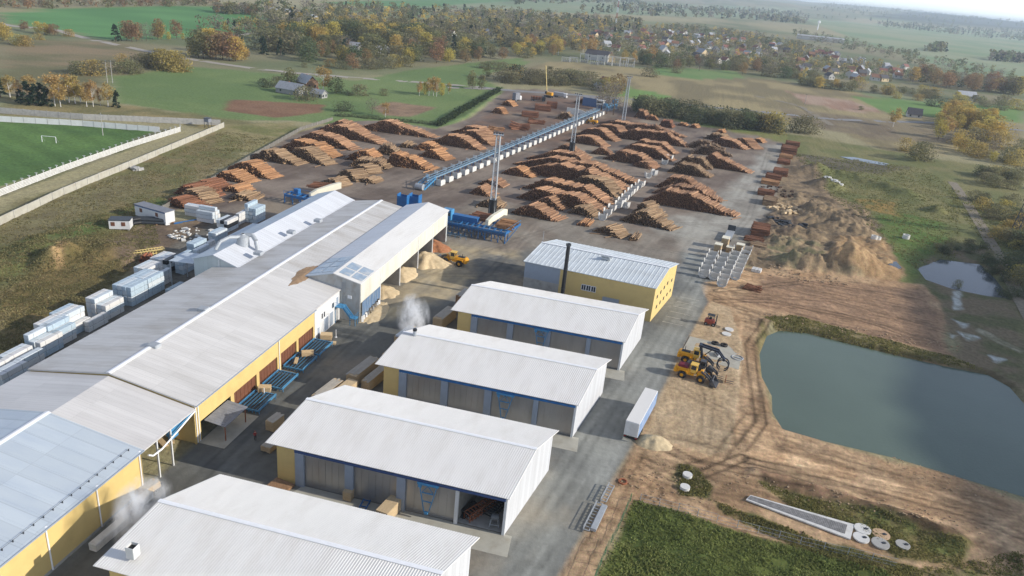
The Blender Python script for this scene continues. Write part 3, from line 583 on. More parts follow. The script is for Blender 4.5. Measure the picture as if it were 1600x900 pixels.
# soft belt of air
def haze():
    b = MB(); b.box((0, 7000, 56), (40000, 34000, 150)); o = b.build('haze', []); m = bpy.data.materials.new('haze_air'); m.use_nodes = True; nt = m.node_tree; nt.nodes.clear()
    out = nt.nodes.new('ShaderNodeOutputMaterial'); v = nt.nodes.new('ShaderNodeVolumePrincipled'); v.inputs['Color'].default_value = (.72, .82, .95, 1); v.inputs['Density'].default_value = HAZE
    v.inputs['Anisotropy'].default_value = .2
    nt.links.new(v.outputs[0], out.inputs['Volume']); o.data.materials.append(m); tag(o, kind='stuff'); tag(o, 'thin pale haze over the far fields', 'haze')
HAZE = 0.00011
haze()
# ------------------------------------------------------------ kiln sheds
VV = Vector((3.05, 17.3, 0))           # direction and depth of the shed side walls
def slab(b, A, B, z0, z1, t=.2, m=0, n=None):
    """vertical wall from A to B; t thickness to the left of A->B"""
    A, B = Vector((*A[:2], 0)), Vector((*B[:2], 0)); d = (B-A).normalized(); nn = Vector((-d.y, d.x, 0))*t
    return b.prism([A+Vector((0, 0, z0)), B+Vector((0, 0, z0)), B+Vector((0, 0, z1)), A+Vector((0, 0, z1))], nn, m)
def shed(i, ox, oy, label, open_bay=False, lifter=None, vent=None):
    X0, X1, Yf = -50.6+ox, -15.0+ox, 84.9+oy
    t = thing('drying_shed', label, 'shed', (X0, Yf, 0), 0, 'row of white roofed drying sheds')
    B = lambda mb, nm, m, p=t: mb.build(nm, m, t, world=True) if p is t else None
    zf, zr = 6.9, 9.3
    # back, left and right walls
    b = MB(); R0 = Vector((X1, Yf, 0)); L0 = Vector((X0, Yf, 0))
    def gable(b, P, off):
        q = [P, P+VV, P+VV+Vector((0, 0, zf-.15)), P+VV*.52+Vector((0, 0, zr-.25)), P+Vector((0, 0, zf-.15))]
        b.prism(q, off)
    gable(b, R0, (-.25, 0, 0)); o = B(b, 'side_wall', K['white_wall']); 
    b = MB(); gable(b, L0, (.25, 0, 0)); o = B(b, 'side_wall', K['yellow'])
    b = MB(); slab(b, L0+VV-Vector((0, .0, 0))+Vector((.26, 0, 0)), R0+VV-Vector((.26, 0, 0)), 0, zf-.2, -.25); B(b, 'back_wall', K['white_wall'])
    b = MB(); ft = [Vector((X0+.3, Yf+.3, .03)), Vector((X1-.3, Yf+.3, .03)), R0+VV*.97+Vector((-.3, 0, .03)), L0+VV*.97+Vector((.3, 0, .03))]
    b.prism(ft, (0, 0, .05)); B(b, 'floor', K['concrete'])
    # front: yellow panel, posts, doors
    segs = [(0, 3.0, 'y'), (3.0, 4.4, 'p'), (4.4, 11.0, 'd'), (11.0, 12.3, 'p'), (12.3, 19.1, 'd'), (19.1, 20.4, 'p'), (20.4, 28.0, 'd'), (28.0, 28.9 if not open_bay else 28.5, 'w' if open_bay else 'p'), (28.9 if not open_bay else 28.5, 35.2, 'o' if open_bay else 'd'), (35.2, 35.6, 'w')]
    for a, c, k in segs:
        b = MB()
        if k == 'y': b.box((X0+(a+c)/2, Yf+.05, 3.3), (c-a, .24, 6.6)); B(b, 'front_panel', K['yellow'])
        elif k == 'p': b.box((X0+(a+c)/2, Yf-.04, 3.25), (c-a, .42, 6.5)); B(b, 'post', K['bluegrey'])
        elif k == 'w': b.box((X0+(a+c)/2, Yf-.04, 3.25), (c-a, .42, 6.5)); B(b, 'post', K['white_paint'])
        elif k == 'd':
            b.box((X0+(a+c)/2, Yf+.28, 2.95), (c-a-.04, .16, 5.9))
            o = B(b, 'door', K['door_metal']); b = MB()
            for z in (.25, 5.75): b.box((X0+(a+c)/2, Yf+.17, z), (c-a-.1, .06, .12))
            n = 6
            for q in range(n+1): b.box((X0+a+.1+(c-a-.2)*q/n, Yf+.175, 3.0), (.05, .04, 5.4))
            f = b.build('door_rib', K['door_metal'], o); f.matrix_parent_inverse = Matrix.Identity(4); f.data.transform(Matrix.Translation((-X0, -Yf, 0)))
        elif k == 'o':
            b.box((X0+(a+c)/2, Yf-.02, 6.2), (c-a, .3, .5)); B(b, 'lintel', K['white_paint'])
    b = MB()      # inner partition so an open bay has a room behind it
    if open_bay:
        P = Vector((X0+28.3, Yf+.5, 0)); b.prism([P, P+VV*.9, P+VV*.9+Vector((0, 0, 6.4)), P+Vector((0, 0, 6.4))], (.15, 0, 0)); B(b, 'partition', K['int_wall'])
    # door gear: crane rail under the eave
    b = MB(); b.box((X0+19.3, Yf-.55, 6.42), (32.2, .28, .36)); b.box((X0+19.3, Yf-.55, 6.64), (32.2, .5, .06))
    for q in range(12): b.box((X0+4+q*2.75, Yf-.35, 6.5), (.14, .8, .2))
    B(b, 'door_rail', K['blue_dark'] if open_bay else K['blue'])
    b = MB(); 
    b.box((X0+5.3, Yf-.3, 6.28), (3.7, .1, .05))
    for q in range(9): b.box((X0+3.6+q*.42, Yf-.3, 6.15), (.12, .5, .22))
    B(b, 'rail_bracket', K['white_paint'])
    if lifter is not None:
        x = X0+lifter; b = MB(); y = Yf-.6
        w = 1.4
        b.beam((x-w, y, 6.3), (x-.35, y-.25, 1.4), .12); b.beam((x+w, y, 6.3), (x+.35, y-.25, 1.4), .12)
        b.beam((x-w*.62, y-.1, 4.6), (x+w*.62, y-.1, 4.6), .14); b.beam((x-w*.6, y, 4.6), (x+.4, y, 6.3), .08); b.beam((x+w*.6, y, 4.6), (x-.4, y, 6.3), .08)
        b.beam((x-w*.45, y-.18, 3.2), (x+w*.45, y-.18, 3.2), .12); b.box((x, y, 6.1), (3.2, .5, .34)); b.box((x, y-.3, 1.3), (.5, .3, .4)); b.box((x-1.2, y, 5.7), (.5, .5, .5))
        B(b, 'door_lifter', K['blue_light'])
    # roof: two ribbed slopes with real corrugation and a ridge cap
    xo0, xo1 = X0-1.5, X1+.35
    Fl, Fr = Vector((xo0, Yf-.75, zf)), Vector((xo1, Yf-.75, zf)); d = VV*.52; Rl, Rr = Vector((xo0, Yf, zr))+d, Vector((xo1, Yf, zr))+d
    Bl, Br = Vector((xo0, Yf, zf-.15))+VV*1.1, Vector((xo1, Yf, zf-.15))+VV*1.1
    b = MB(); b.corr(Rl, Rr, Fr, Fl, .34, .032, .10, duty=.5); o = B(b, 'roof_slope', K['roof_white'])
    b = MB(); b.corr(Rl+Vector((0, .004, 0)), Rr+Vector((0, .004, 0)), Br, Bl, .34, .032, .10, duty=.5); B(b, 'roof_slope', K['roof_white'])
    b = MB(); n = Vector((0, .32, -.06)); u = Vector((0, 0, .10))
    b.prism([Rl+u, Rr+u, Rr+u-n-Vector((0, 0, .12)), Rl+u-n-Vector((0, 0, .12))], (0, 0, -.03)); b.prism([Rl+u, Rr+u, Rr+u+n, Rl+u+n], (0, 0, -.03)); B(b, 'ridge_cap', K['ridge'])
    if vent == 'box':
        x, y = G(208, 866, 8.0); b = MB(); s = .52
        for dx, dy, sx, sy in ((-s, 0, .06, 2*s), (s, 0, .06, 2*s), (0, -s, 2*s-.06, .06), (0, s, 2*s-.06, .06)): b.box((x+dx, y+dy, 8.5), (sx, sy, 1.6))
        o = B(b, 'vent_stack', K['white_paint']); b = MB(); b.box((x, y, 8.9), (1.0, 1.0, .05)); B(b, 'vent_damper', K['black'])
    if vent == 'pipe':
        x, y = G(648, 524, 9.2); b = MB(); b.tube((x, y, 8.6), (x, y, 10.2), .34, n=14); o = B(b, 'flue', K['steel']); b = MB(); b.tube((x, y, 10.2), (x, y, 10.55), .4, n=14); B(b, 'flue_cap', K['black'])
    # apron
    return t
DX, DY = 5.2, 28.35
shed(3, 0, 0, 'white roofed drying shed with its rightmost bay open to machinery inside', open_bay=True, lifter=24.0)
shed(4, -DX, -DY, 'white roofed drying shed nearest the camera with a square metal vent on its roof', vent='box')
shed(2, DX, DY, 'white roofed drying shed with a small round flue beside its ridge', lifter=23.0, vent='pipe')
shed(1, 2*DX, 2*DY-.2, 'white roofed drying shed next to the yellow boiler house', lifter=18.5)
# concrete aprons in front of the sheds
def sheet(name, pts, z, m, th=.02):
    b = MB(); b.prism([(*p, z) for p in pts], (0, 0, -th)); o = b.build(name, m); tag(o, kind='structure'); return o
for (ox, oy) in ((0, 0), (-DX, -DY), (DX, DY), (2*DX, 2*DY-.2)):
    sheet('concrete_apron', [(-46.5+ox, 84.95+oy), (-48+ox, 80.6+oy), (-13.5+ox, 80.6+oy), (-13.9+ox, 84.95+oy)], .03, K['slab'])
# things in the open bay and before the third bay of the shed
def frame_stack(name, label, cat, x, y, L, W, H, rz, m, n=3, loc_z=.09):
    t = thing(name, label, cat, (x, y, loc_z), rz); b = MB()
    for sx in (-1, 1): b.beam((sx*W/2, -L/2, H*.3), (sx*W/2, L/2, H*.3), .14); b.beam((sx*W/2, -L/2, H), (sx*W/2, L/2, H), .14)
    for i in range(n*3+1):
        y_ = -L/2+L*i/(n*3); b.beam((-W/2, y_, H), (W/2, y_, H), .1); b.beam((-W/2, y_, H*.3), (W/2, y_, H*.3), .1)
        for sx in (-1, 1): b.beam((sx*W/2, y_, 0), (sx*W/2, y_, H), .1)
    b.build('frame', m, t); return t
frame_stack('timber_carriage', 'orange steel carriage leaning inside the open shed bay', 'carriage', -19.6, 88.2, 5.5, 1.2, 1.3, R(-28), K['rust'])
frame_stack('roller_table', 'dark roller frame behind the orange carriage in the open shed bay', 'machine', -17.4, 90.0, 5.0, 1.6, 1.2, R(-20), K['steel_dark'])
t = thing('fan_unit', 'grey motor and fan on a stand near the doorway of the open shed bay', 'machine', (-16.9, 86.3, .09), R(10)); b = MB()
for sx in (-.7, .7):
    for sy in (-.5, .5): b.beam((sx, sy, 0), (sx*.7, sy*.7, 1.1), .1)
b.beam((-.7, -.5, .4), (.7, -.5, .4), .08); b.build('stand', K['steel'], t); b = MB(); b.tube((-.6, 0, 1.5), (.6, 0, 1.5), .42, n=14); b.build('motor', K['steel_dark'], t); b = MB()
for q in range(7): b.tube((-.45+q*.15, 0, 1.5), (-.40+q*.15, 0, 1.5), .5, n=14)
b.build('cooling_fins', K['steel'], t)
t = thing('fan_drum', 'black round ducting on the floor of the open shed bay', 'duct', (-21.2, 87.4, .09), R(-20)); b = MB()
b.lathe([(.7, -1.5), (.7, 1.5), (.6, 1.5), (.6, -1.5), (.7, -1.5)], (0, 0, .72), 'Y', 18); b.build('duct_shell', K['black'], t)
def lumber_pack(name, label, x, y, z, L=5.2, W=1.15, H=1.1, rz=0.0, group=None, top='wood_pale', body='wood_new', cat='timber stack', layers=None, cover=False, seed=0):
    """stack of sawn boards with visible layers, cross bearers and uneven ends"""
    rnd = random.Random(seed+int(x*31+y*17)); t = thing(name, label, cat, (x, y, z), rz, group); b = MB(); n = max(3, int(H/.11)); k = max(4, int(W/.19))
    for i in range(n):
        for j in range(k):
            o1, o2 = rnd.uniform(0, .09), rnd.uniform(0, .09)
            b.box((-W/2+W*(j+.5)/k, (o1-o2)/2, .12+(H-.12)*(i+.5)/n), (W/k*.93, L-o1-o2, (H-.12)/n*.74))
    b.build('boards', [K[body]], t); b = MB()
    for i in range(4): b.box((0, -L/2+L*(i+.5)/4, .06), (W*.98, .12, .12))
    b.build('bearers', K['wood_end'], t)
    if cover:
        b = MB(); m_ = max(3, int(W/.36))
        for j in range(m_):
            l_ = L*rnd.uniform(.8, 1.02); b.box((-W/2+W*(j+.5)/m_, rnd.uniform(-.3, .3), H+.03+rnd.uniform(0, .05)), (W/m_*rnd.uniform(.8, .97), l_, .05), rz=rnd.uniform(-.012, .012))
        b.build('cover_boards', K[top], t)
    return t
for q, (px, py) in enumerate(((545, 779), (556, 766))):
    x, y = G(px, py); lumber_pack('short_timber_stack', 'short stack of small boards beside the second door of the open-bay shed' if q == 0 else 'short stack of boards against the door behind another short stack', x, y, .03, 1.6, 1.3, 1.6+q*.2, 0, cat='timber stack')
t = lumber_pack('beam_stack', 'stack of pale fresh beams standing out from the third door of the open-bay shed', *G(613, 800), .03, 6.0, 1.9, 2.1, R(-10))
t = thing('timber_trolley', 'blue rail trolley under pallets by the shed door', 'trolley', (*G(568, 795), .03), R(5)); b = MB()
for s in (-.5, .5): b.beam((s, -1.6, .4), (s, 1.6, .4), .16)
for s in (-1.4, 0, 1.4): b.beam((-.6, s, .4), (.6, s, .4), .12)
b.build('frame', K['blue'], t); b = MB()
for s in (-.5, .5):
    for q in (-1.2, 1.2): b.tube((s-.06, q, .22), (s+.06, q, .22), .2, n=12)
b.build('wheels', K['black'], t)

# ------------------------------------------------------------ the long sawmill hall
XW, XR, XL = -67.0, -82.0, -97.4
def hall():
    t = thing('sawmill_hall', 'long grey roofed sawmill hall with a yellow wall of brown bay doors', 'hall', (XW, 88.6, 0), 0); Bd = lambda b, nm, m: b.build(nm, m, t, world=True)
    y0, y1, ys = 88.5, 199.0, 140.1; ze, zr = 7.25, 9.75
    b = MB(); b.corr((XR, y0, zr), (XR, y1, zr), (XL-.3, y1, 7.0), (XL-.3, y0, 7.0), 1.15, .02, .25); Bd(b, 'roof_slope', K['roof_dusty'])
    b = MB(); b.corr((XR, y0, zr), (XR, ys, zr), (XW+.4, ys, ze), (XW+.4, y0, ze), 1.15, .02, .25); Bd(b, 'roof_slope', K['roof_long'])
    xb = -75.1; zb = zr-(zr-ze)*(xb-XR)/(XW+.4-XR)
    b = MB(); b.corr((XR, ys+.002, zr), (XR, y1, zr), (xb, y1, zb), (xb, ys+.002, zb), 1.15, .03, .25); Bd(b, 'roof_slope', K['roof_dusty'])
    b = MB()
    for s in (-1, 1): b.prism([(XR, y0-.05, zr+.13), (XR, y1, zr+.13), (XR+s*.45, y1, zr+.03), (XR+s*.45, y0-.05, zr+.03)], (0, 0, -.04))
    Bd(b, 'ridge_cap', K['ridge'])
    # end wall
    b = MB(); b.prism([(XW, y0+.2, 0), (XW, y0+.2, 7.0), (XR, y0+.2, 9.45), (XL, y0+.2, 6.75), (XL, y0+.2, 0)], (0, .25, 0)); Bd(b, 'end_wall', K['yellow'])
    b = MB(); b.prism([(xb, y1-.4, 0), (xb, y1-.4, 8.2), (XR, y1-.4, 9.45), (XL, y1-.4, 6.7), (XL, y1-.4, 0)], (0, .25, 0)); Bd(b, 'end_wall', K['grey_clad'])
    b = MB(); b.box((XL+.12, (y0+y1)/2, 3.3), (.24, y1-y0-1.0, 6.6)); Bd(b, 'back_wall', K['grey_clad'])
    # front: yellow wall over bays
    b = MB(); b.box((XW-.15, (88.5+128.4)/2, 5.25), (.3, 39.9, 3.5)); Bd(b, 'upper_wall', K['yellow'])
    cols = [(88.5, 89.9), (98.3, 99.3), (106.4, 107.3), (113.6, 114.9), (120.9, 121.7), (127.9, 128.4)]
    for a, c in cols: b = MB(); b.box((XW-.15, (a+c)/2, 1.75), (.3, c-a, 3.5)); Bd(b, 'column', K['yellow'])
    b = MB(); b.box((XW-3.0, 108.5, 1.75), (.1, 39, 3.5)); Bd(b, 'inner_wall', K['dark'])
    for i, ((_, a), (c, _)) in enumerate(zip(cols[:-1], cols[1:])):
        b = MB()
        if i > 0:
            b.box((XW-.38, (a+c)/2, 1.75), (.12, c-a, 3.5))
            o = Bd(b, 'bay_door', K['brown_door']); b = MB()
            for q in range(1, 6): b.box((XW-.30, a+(c-a)*q/6, 1.75), (.05, .06, 3.4))
            f = Bd(b, 'door_rib', K['brown_door']); f.parent = o
    for y in (88.75, 89.35, 114.2): b = MB(); b.path([(XW+.12, y, 7.0), (XW+.12, y, .2)], .09, 8); b.box((XW+.12, y, 6.95), (.3, .3, .3)); Bd(b, 'downpipe', K['ridge'])
    b = MB(); b.box((XW+.5, (y0+128.4)/2, 7.12), (.16, 39.9, .16)); Bd(b, 'gutter', K['bluegrey'])
    # white office part with windows and doors
    b = MB(); b.box((XW-.1, (128.4+140)/2, 3.5), (.34, 11.6, 7.0)); Bd(b, 'office_wall', K['white_paint'])
    for (y, z, w, h, m, nm) in ((131.6, 4.3, .55, 1.2, 'black', 'window'), (132.6, 4.3, .55, 1.2, 'black', 'window'), (136.6, 4.7, .9, 1.2, 'glass', 'window'), (129.9, 1.3, .9, 2.2, 'bluegrey', 'door'), (133.4, 1.7, 1.9, 3.0, 'bluegrey', 'door'), (135.9, 1.8, 1.5, 3.2, 'bluegrey', 'door'), (138.7, 4.9, 1.0, 1.9, 'bluegrey', 'door')):
        b = MB(); b.box((XW+.10, y, z), (.07, w, h)); o = Bd(b, nm, K[m]); b = MB()
        for s in (-1, 1): b.box((XW+.11, y+s*(w/2+.04), z), (.09, .08, h+.16))
        b.box((XW+.11, y, z+h/2+.04), (.09, w, .08)); f = Bd(b, 'frame', K['ridge']); f.parent = o
    # roof lights
    for (px, py) in ((241, 541), (318, 484), (497, 345), (455, 363), (404, 396)):
        x, y = G(px, py, 9.6); b = MB(); b.rbox((min(x, XR-1.0) if px > 400 else x, y, 9.75), (1.9, 1.6, .7), .12); Bd(b, 'roof_hatch', K['steel'])
    # dust and chips drifted on the roof by the annex
    return t
hall()
def drift(name, label, cat, cx, cy, z0, rx, ry, h, m, seed=1, slope=(0, 0), n=26, kind=None, group=None, warp=.35):
    """low natural heap: a noisy mound with real height on a base that may slope"""
    us = np.linspace(-1, 1, n); U, V_ = np.meshgrid(us, us); U, V_ = U.ravel(), V_.ravel()
    th = np.arctan2(V_, U); r = np.maximum(abs(U), abs(V_)); ed = 1+warp*(fbm(np.cos(th)*2+5, np.sin(th)*2+5, 1.0, 3, seed)-.5)*2
    x = r*np.cos(th)*rx*ed; y = r*np.sin(th)*ry*ed; nz = fbm(x+cx, y+cy, max(rx, ry)*.25, 4, seed+3)
    z = z0+h*np.clip(1-r, 0, 1)**.85*(.65+.7*nz)-.04*(r > .98)*h+slope[0]*x+slope[1]*y
    o = np_mesh(name, np.stack([x, y, z-z0], 1), grid_faces(n, n), m, smooth=True); o.location = (cx, cy, z0)
    tag(o, label, cat, group, kind); return o
def wing():
    t = thing('side_hall', 'narrow white roofed side hall with round ducts on its roof', 'hall', (-91.3, 140, 0), 0); Bd = lambda b, nm, m: b.build(nm, m, t, world=True)
    y0, y1 = 139.6, 200.0; xr, zr = -97.2, 10.1; xe, ze = -91.1, 8.15; xl, zl = -102.9, 8.2
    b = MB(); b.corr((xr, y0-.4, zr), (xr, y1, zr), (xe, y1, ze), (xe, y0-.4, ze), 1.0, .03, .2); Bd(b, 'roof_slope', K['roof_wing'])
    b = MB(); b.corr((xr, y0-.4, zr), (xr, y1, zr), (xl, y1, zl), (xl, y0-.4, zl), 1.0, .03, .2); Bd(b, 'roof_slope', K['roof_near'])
    b = MB(); b.prism([(xl+.4, y0, 0), (xl+.4, y0, zl-.1), (xr, y0, zr-.2), (xe-.4, y0, ze-.1), (xe-.4, y0, 0)], (0, .25, 0)); Bd(b, 'end_wall', K['grey_clad'])
    b = MB(); b.prism([(xl+.4, y1-.6, 0), (xl+.4, y1-.6, zl-.1), (xr, y1-.6, zr-.2), (xe-.4, y1-.6, ze-.1), (xe-.4, y1-.6, 0)], (0, .25, 0)); Bd(b, 'end_wall', K['grey_clad'])
    b = MB(); b.box((xl+.5, (y0+y1)/2, 4), (.24, y1-y0-.8, 8)); b.box((xe-.5, (y0+y1)/2, 7.2), (.24, y1-y0-.8, 1.6)); Bd(b, 'long_wall', K['white_wall'])
    b = MB(); b.box((xe+.12, (y0+y1)/2-.2, ze-.15), (.2, y1-y0, .42)); Bd(b, 'eave_board', K['ridge'])
    b = MB(); b.path([(xr+1.2, y0-.12, 9.0), (xr+1.2, y0-.12, 7.0)], .08); Bd(b, 'downpipe', K['ridge'])
    # ducts on the ridge
    b = MB(); b.lathe([(1.5, -.6), (1.35, 1.8), (.5, 2.3), (.4, 2.5)], (-95.9, 149.2, 9.8), n=20); Bd(b, 'duct_hood', K['steel'])
    b = MB(); P = [(-96.2, 148.6, 11.6), (-97.8, 146.4, 11.9), (-98.9, 144.6, 11.2), (-99.4, 143.4, 9.6)]; b.path(P, .42, 12); Bd(b, 'duct_pipe', K['steel'])
    b = MB(); P = [(-95.6, 149.8, 11.8), (-94.0, 150.2, 11.9), (-92.8, 149.6, 10.9), (-92.2, 149.2, 8.9)]; b.path(P, .5, 12); Bd(b, 'duct_pipe', K['steel'])
    # lean-to on the yard side
    q = [(-103.2, 140.2, 6.6), (-103.2, 146.4, 6.6), (-109.5, 146.4, 6.2), (-109.5, 140.2, 6.2)]
    b = MB(); b.corr(q[0], q[1], q[2], q[3], 1.0, .04, .12); b.corr((-103.2, 160, 6.6), (-103.2, 172, 6.6), (-107.4, 172, 6.3), (-107.4, 160, 6.3), 1.0, .04, .12); o = Bd(b, 'lean_to_roof', K['roof_near'])
    b = MB()
    for x, y in ((-109.3, 140.4), (-109.3, 146.2), (-107.2, 160.2), (-107.2, 171.8)): b.beam((x, y, 0), (x, y, 6.2), .2)
    Bd(b, 'lean_to_post', K['steel'])
wing()
def near_hall():
    t = thing('planing_hall', 'hall with a pale blue roof and yellow wall at the lower left edge', 'hall', (XW, 76, 0), 0); Bd = lambda b, nm, m: b.build(nm, m, t, world=True)
    y0, y1 = 20.0, 76.4; ze, zr = 7.0, 9.6
    for s, xe, z in ((1, XW+.4, ze), (-1, XL-.4, 6.9)):
        b = MB(); b.corr((XR, y0, zr), (XR, y1, zr), (xe, y1, z), (xe, y0, z), 2.3, .04, .25, duty=.12); Bd(b, 'roof_slope', K['roof_near'])
    b = MB()
    for s in (-1, 1): b.prism([(XR, y0, zr+.14), (XR, y1+.05, zr+.14), (XR+s*.45, y1+.05, zr+.04), (XR+s*.45, y0, zr+.04)], (0, 0, -.04))
    Bd(b, 'ridge_cap', K['ridge'])
    b = MB(); b.box((XW-.15, (y0+y1)/2-.1, 3.6), (.3, y1-y0-.3, 6.4)); Bd(b, 'long_wall', K['yellow'])
    b = MB(); b.box((XW-.12, (y0+y1)/2-.1, .22), (.34, y1-y0-.2, .44)); Bd(b, 'plinth', K['concrete'])
    b = MB(); b.prism([(XW, y1-.4, 0), (XW, y1-.4, 6.7), (XR, y1-.4, 9.3), (XL, y1-.4, 6.6), (XL, y1-.4, 0)], (0, .25, 0)); Bd(b, 'end_wall', K['yellow'])
    b = MB(); b.box((XL+.1, (y0+y1)/2, 3.3), (.24, y1-y0-1, 6.6)); Bd(b, 'back_wall', K['grey_clad'])
    for y in (49.5, 59.2, 67.6, 75.8): b = MB(); b.path([(XW+.12, y, 6.9), (XW+.12, y, .3)], .10); b.box((XW+.14, y, 6.9), (.34, .3, .3)); Bd(b, 'downpipe', K['ridge'])
    b = MB(); b.box((XW+.52, (y0+y1)/2, 6.9), (.18, y1-y0, .18)); Bd(b, 'gutter', K['bluegrey'])
    b = MB()
    for i in range(26): b.box((XW-1.0, y1-1.2-i*1.5, 7.38), (.12, .12, .3))
    b.beam((XW-1.0, y1-1, 7.5), (XW-1.0, y0+15, 7.5), .03); Bd(b, 'snow_guard', K['steel_dark'])
near_hall()
def link_hall():
    t = thing('covered_link', 'roofed link between the two halls with open side and white posts', 'canopy', (XW, 88.4, 0), 0); Bd = lambda b, nm, m: b.build(nm, m, t, world=True)
    y0, y1 = 76.42, 88.42; ze, zr = 6.75, 9.25
    for xe, z in ((XW+.35, ze), (XL-.4, 6.6)):
        b = MB(); b.corr((XR, y0, zr), (XR, y1, zr), (xe, y1, z), (xe, y0, z), 1.15, .02, .22, duty=.08); Bd(b, 'roof_slope', K['roof_mid'])
    b = MB(); b.box((XW-7.5, (y0+y1)/2, 3.2), (.2, y1-y0-.2, 6.4)); Bd(b, 'inner_wall', K['int_wall'])
    for y in (79.5, 82.6): b = MB(); b.beam((XW+.1, y, 0), (XW+.1, y, 6.6), .22); Bd(b, 'post', K['white_paint'])
    b = MB(); b.path([(XW+.8, 76.8, 5.9), (XW+.9, 77.6, 5.3), (XW+.9, 79.5, 5.2), (XW+.7, 84, 5.9), (XW+.5, 88.0, 6.6)], .13); Bd(b, 'gas_pipe', K['ridge'])
    b = MB(); b.beam((XW-.4, 82.5, 5.5), (XW-.4, 88.2, 6.2), .5, .8); b.box((XW-.7, 84.2, 4.4), (.6, 1.6, .9)); Bd(b, 'conveyor_beam', K['blue_light'])
link_hall()
lumber_pack('board_bundle', 'bundle of boards lying by the white posts of the covered link', *G(253, 693), .02, 3.0, .9, .45, R(60))
lumber_pack('board_bundle', 'bundle of boards beside the yellow corner of the long hall', *G(268, 688), .02, 2.6, .8, .5, R(40))
def awning():
    t = thing('entrance_awning', 'grey sheet awning on rusty posts over the first bay of the long hall', 'awning', (XW, 93, 0), 0); Bd = lambda b, nm, m: b.build(nm, m, t, world=True)
    q = [(XW+.15, 90.6, 3.35), (XW+.15, 97.2, 3.35), (XW+3.9, 97.2, 2.9), (XW+3.9, 90.6, 2.9)]
    b = MB(); b.corr(*q, .6, .03, .08); Bd(b, 'roof_sheet', K['grey_roof'])
    for y in (91.0, 96.8): b = MB(); b.beam((XW+3.6, y, 0), (XW+3.6, y, 2.85), .14); Bd(b, 'post', K['rust'])
    b = MB(); b.beam((XW+3.6, 90.7, 2.8), (XW+3.6, 97.1, 2.8), .12); Bd(b, 'beam', K['rust'])
awning()
sheet('concrete_apron', [(XW+.02, 89.0), (XW+4.6, 89.0), (XW+4.6, 99.2), (XW+.02, 99.2)], .03, K['slab'])
# roller beds before the bays
RB = None
for i, y in enumerate((99.6, 107.6, 115.2, 122.0)):
    lab = ('blue roller bed before the brown doors, %s from the awning' % ORD[i])
    if RB is None:
        RB = thing('roller_bed', lab, 'roller bed', (XW+.3, y, 0), 0, 'blue roller beds along the long hall'); b = MB()
        for s in (0, 5.8): b.beam((0, s, .7), (4.1, s, .7), .16, .3)
        for s in range(7):
            b.beam((4.0*s/6+.05, 0, .7), (4.0*s/6+.05, 5.8, .7), .1, .2)
            for yy in (.2, 5.6): b.beam((4.0*s/6+.05, yy, 0), (4.0*s/6+.05, yy, .7), .1)
        b.beam((.05, 0, 1.0), (.05, 5.8, 1.0), .12); b.beam((4.05, 0, 1.0), (4.05, 5.8, 1.0), .12)
        b.build('frame', K['blue_light'], RB); b = MB()
        for s in range(15): b.tube((.15, .35+s*.37, .82), (3.95, .35+s*.37, .82), .05, n=6)
        b.build('rollers', K['steel_dark'], RB)
    else: dup(RB, (XW+.3, y, 0), label=lab)
lumber_pack('timber_pack', 'timber pack at the road edge of the first roller bed', *G(414, 616), .6, 2.2, 1.3, 1.1, R(-70))
lumber_pack('timber_pack', 'timber pack between the second and third roller bed', *G(481, 560), .6, 2.4, 1.3, 1.0, R(-60))
lumber_pack('timber_pack', 'timber pack on the ground beside the white office wall', *G(510, 530), .1, 2.4, 1.6, 1.2, R(-70))
lumber_pack('timber_pack', 'low timber pack lying next to the white office doors', *G(516, 538), .05, 2.4, 1.0, .5, R(-70))
lumber_pack('loose_board_bundle', 'small bundle of boards lying on the third roller bed', *G(463, 572), .95, 2.4, .6, .4, R(20))

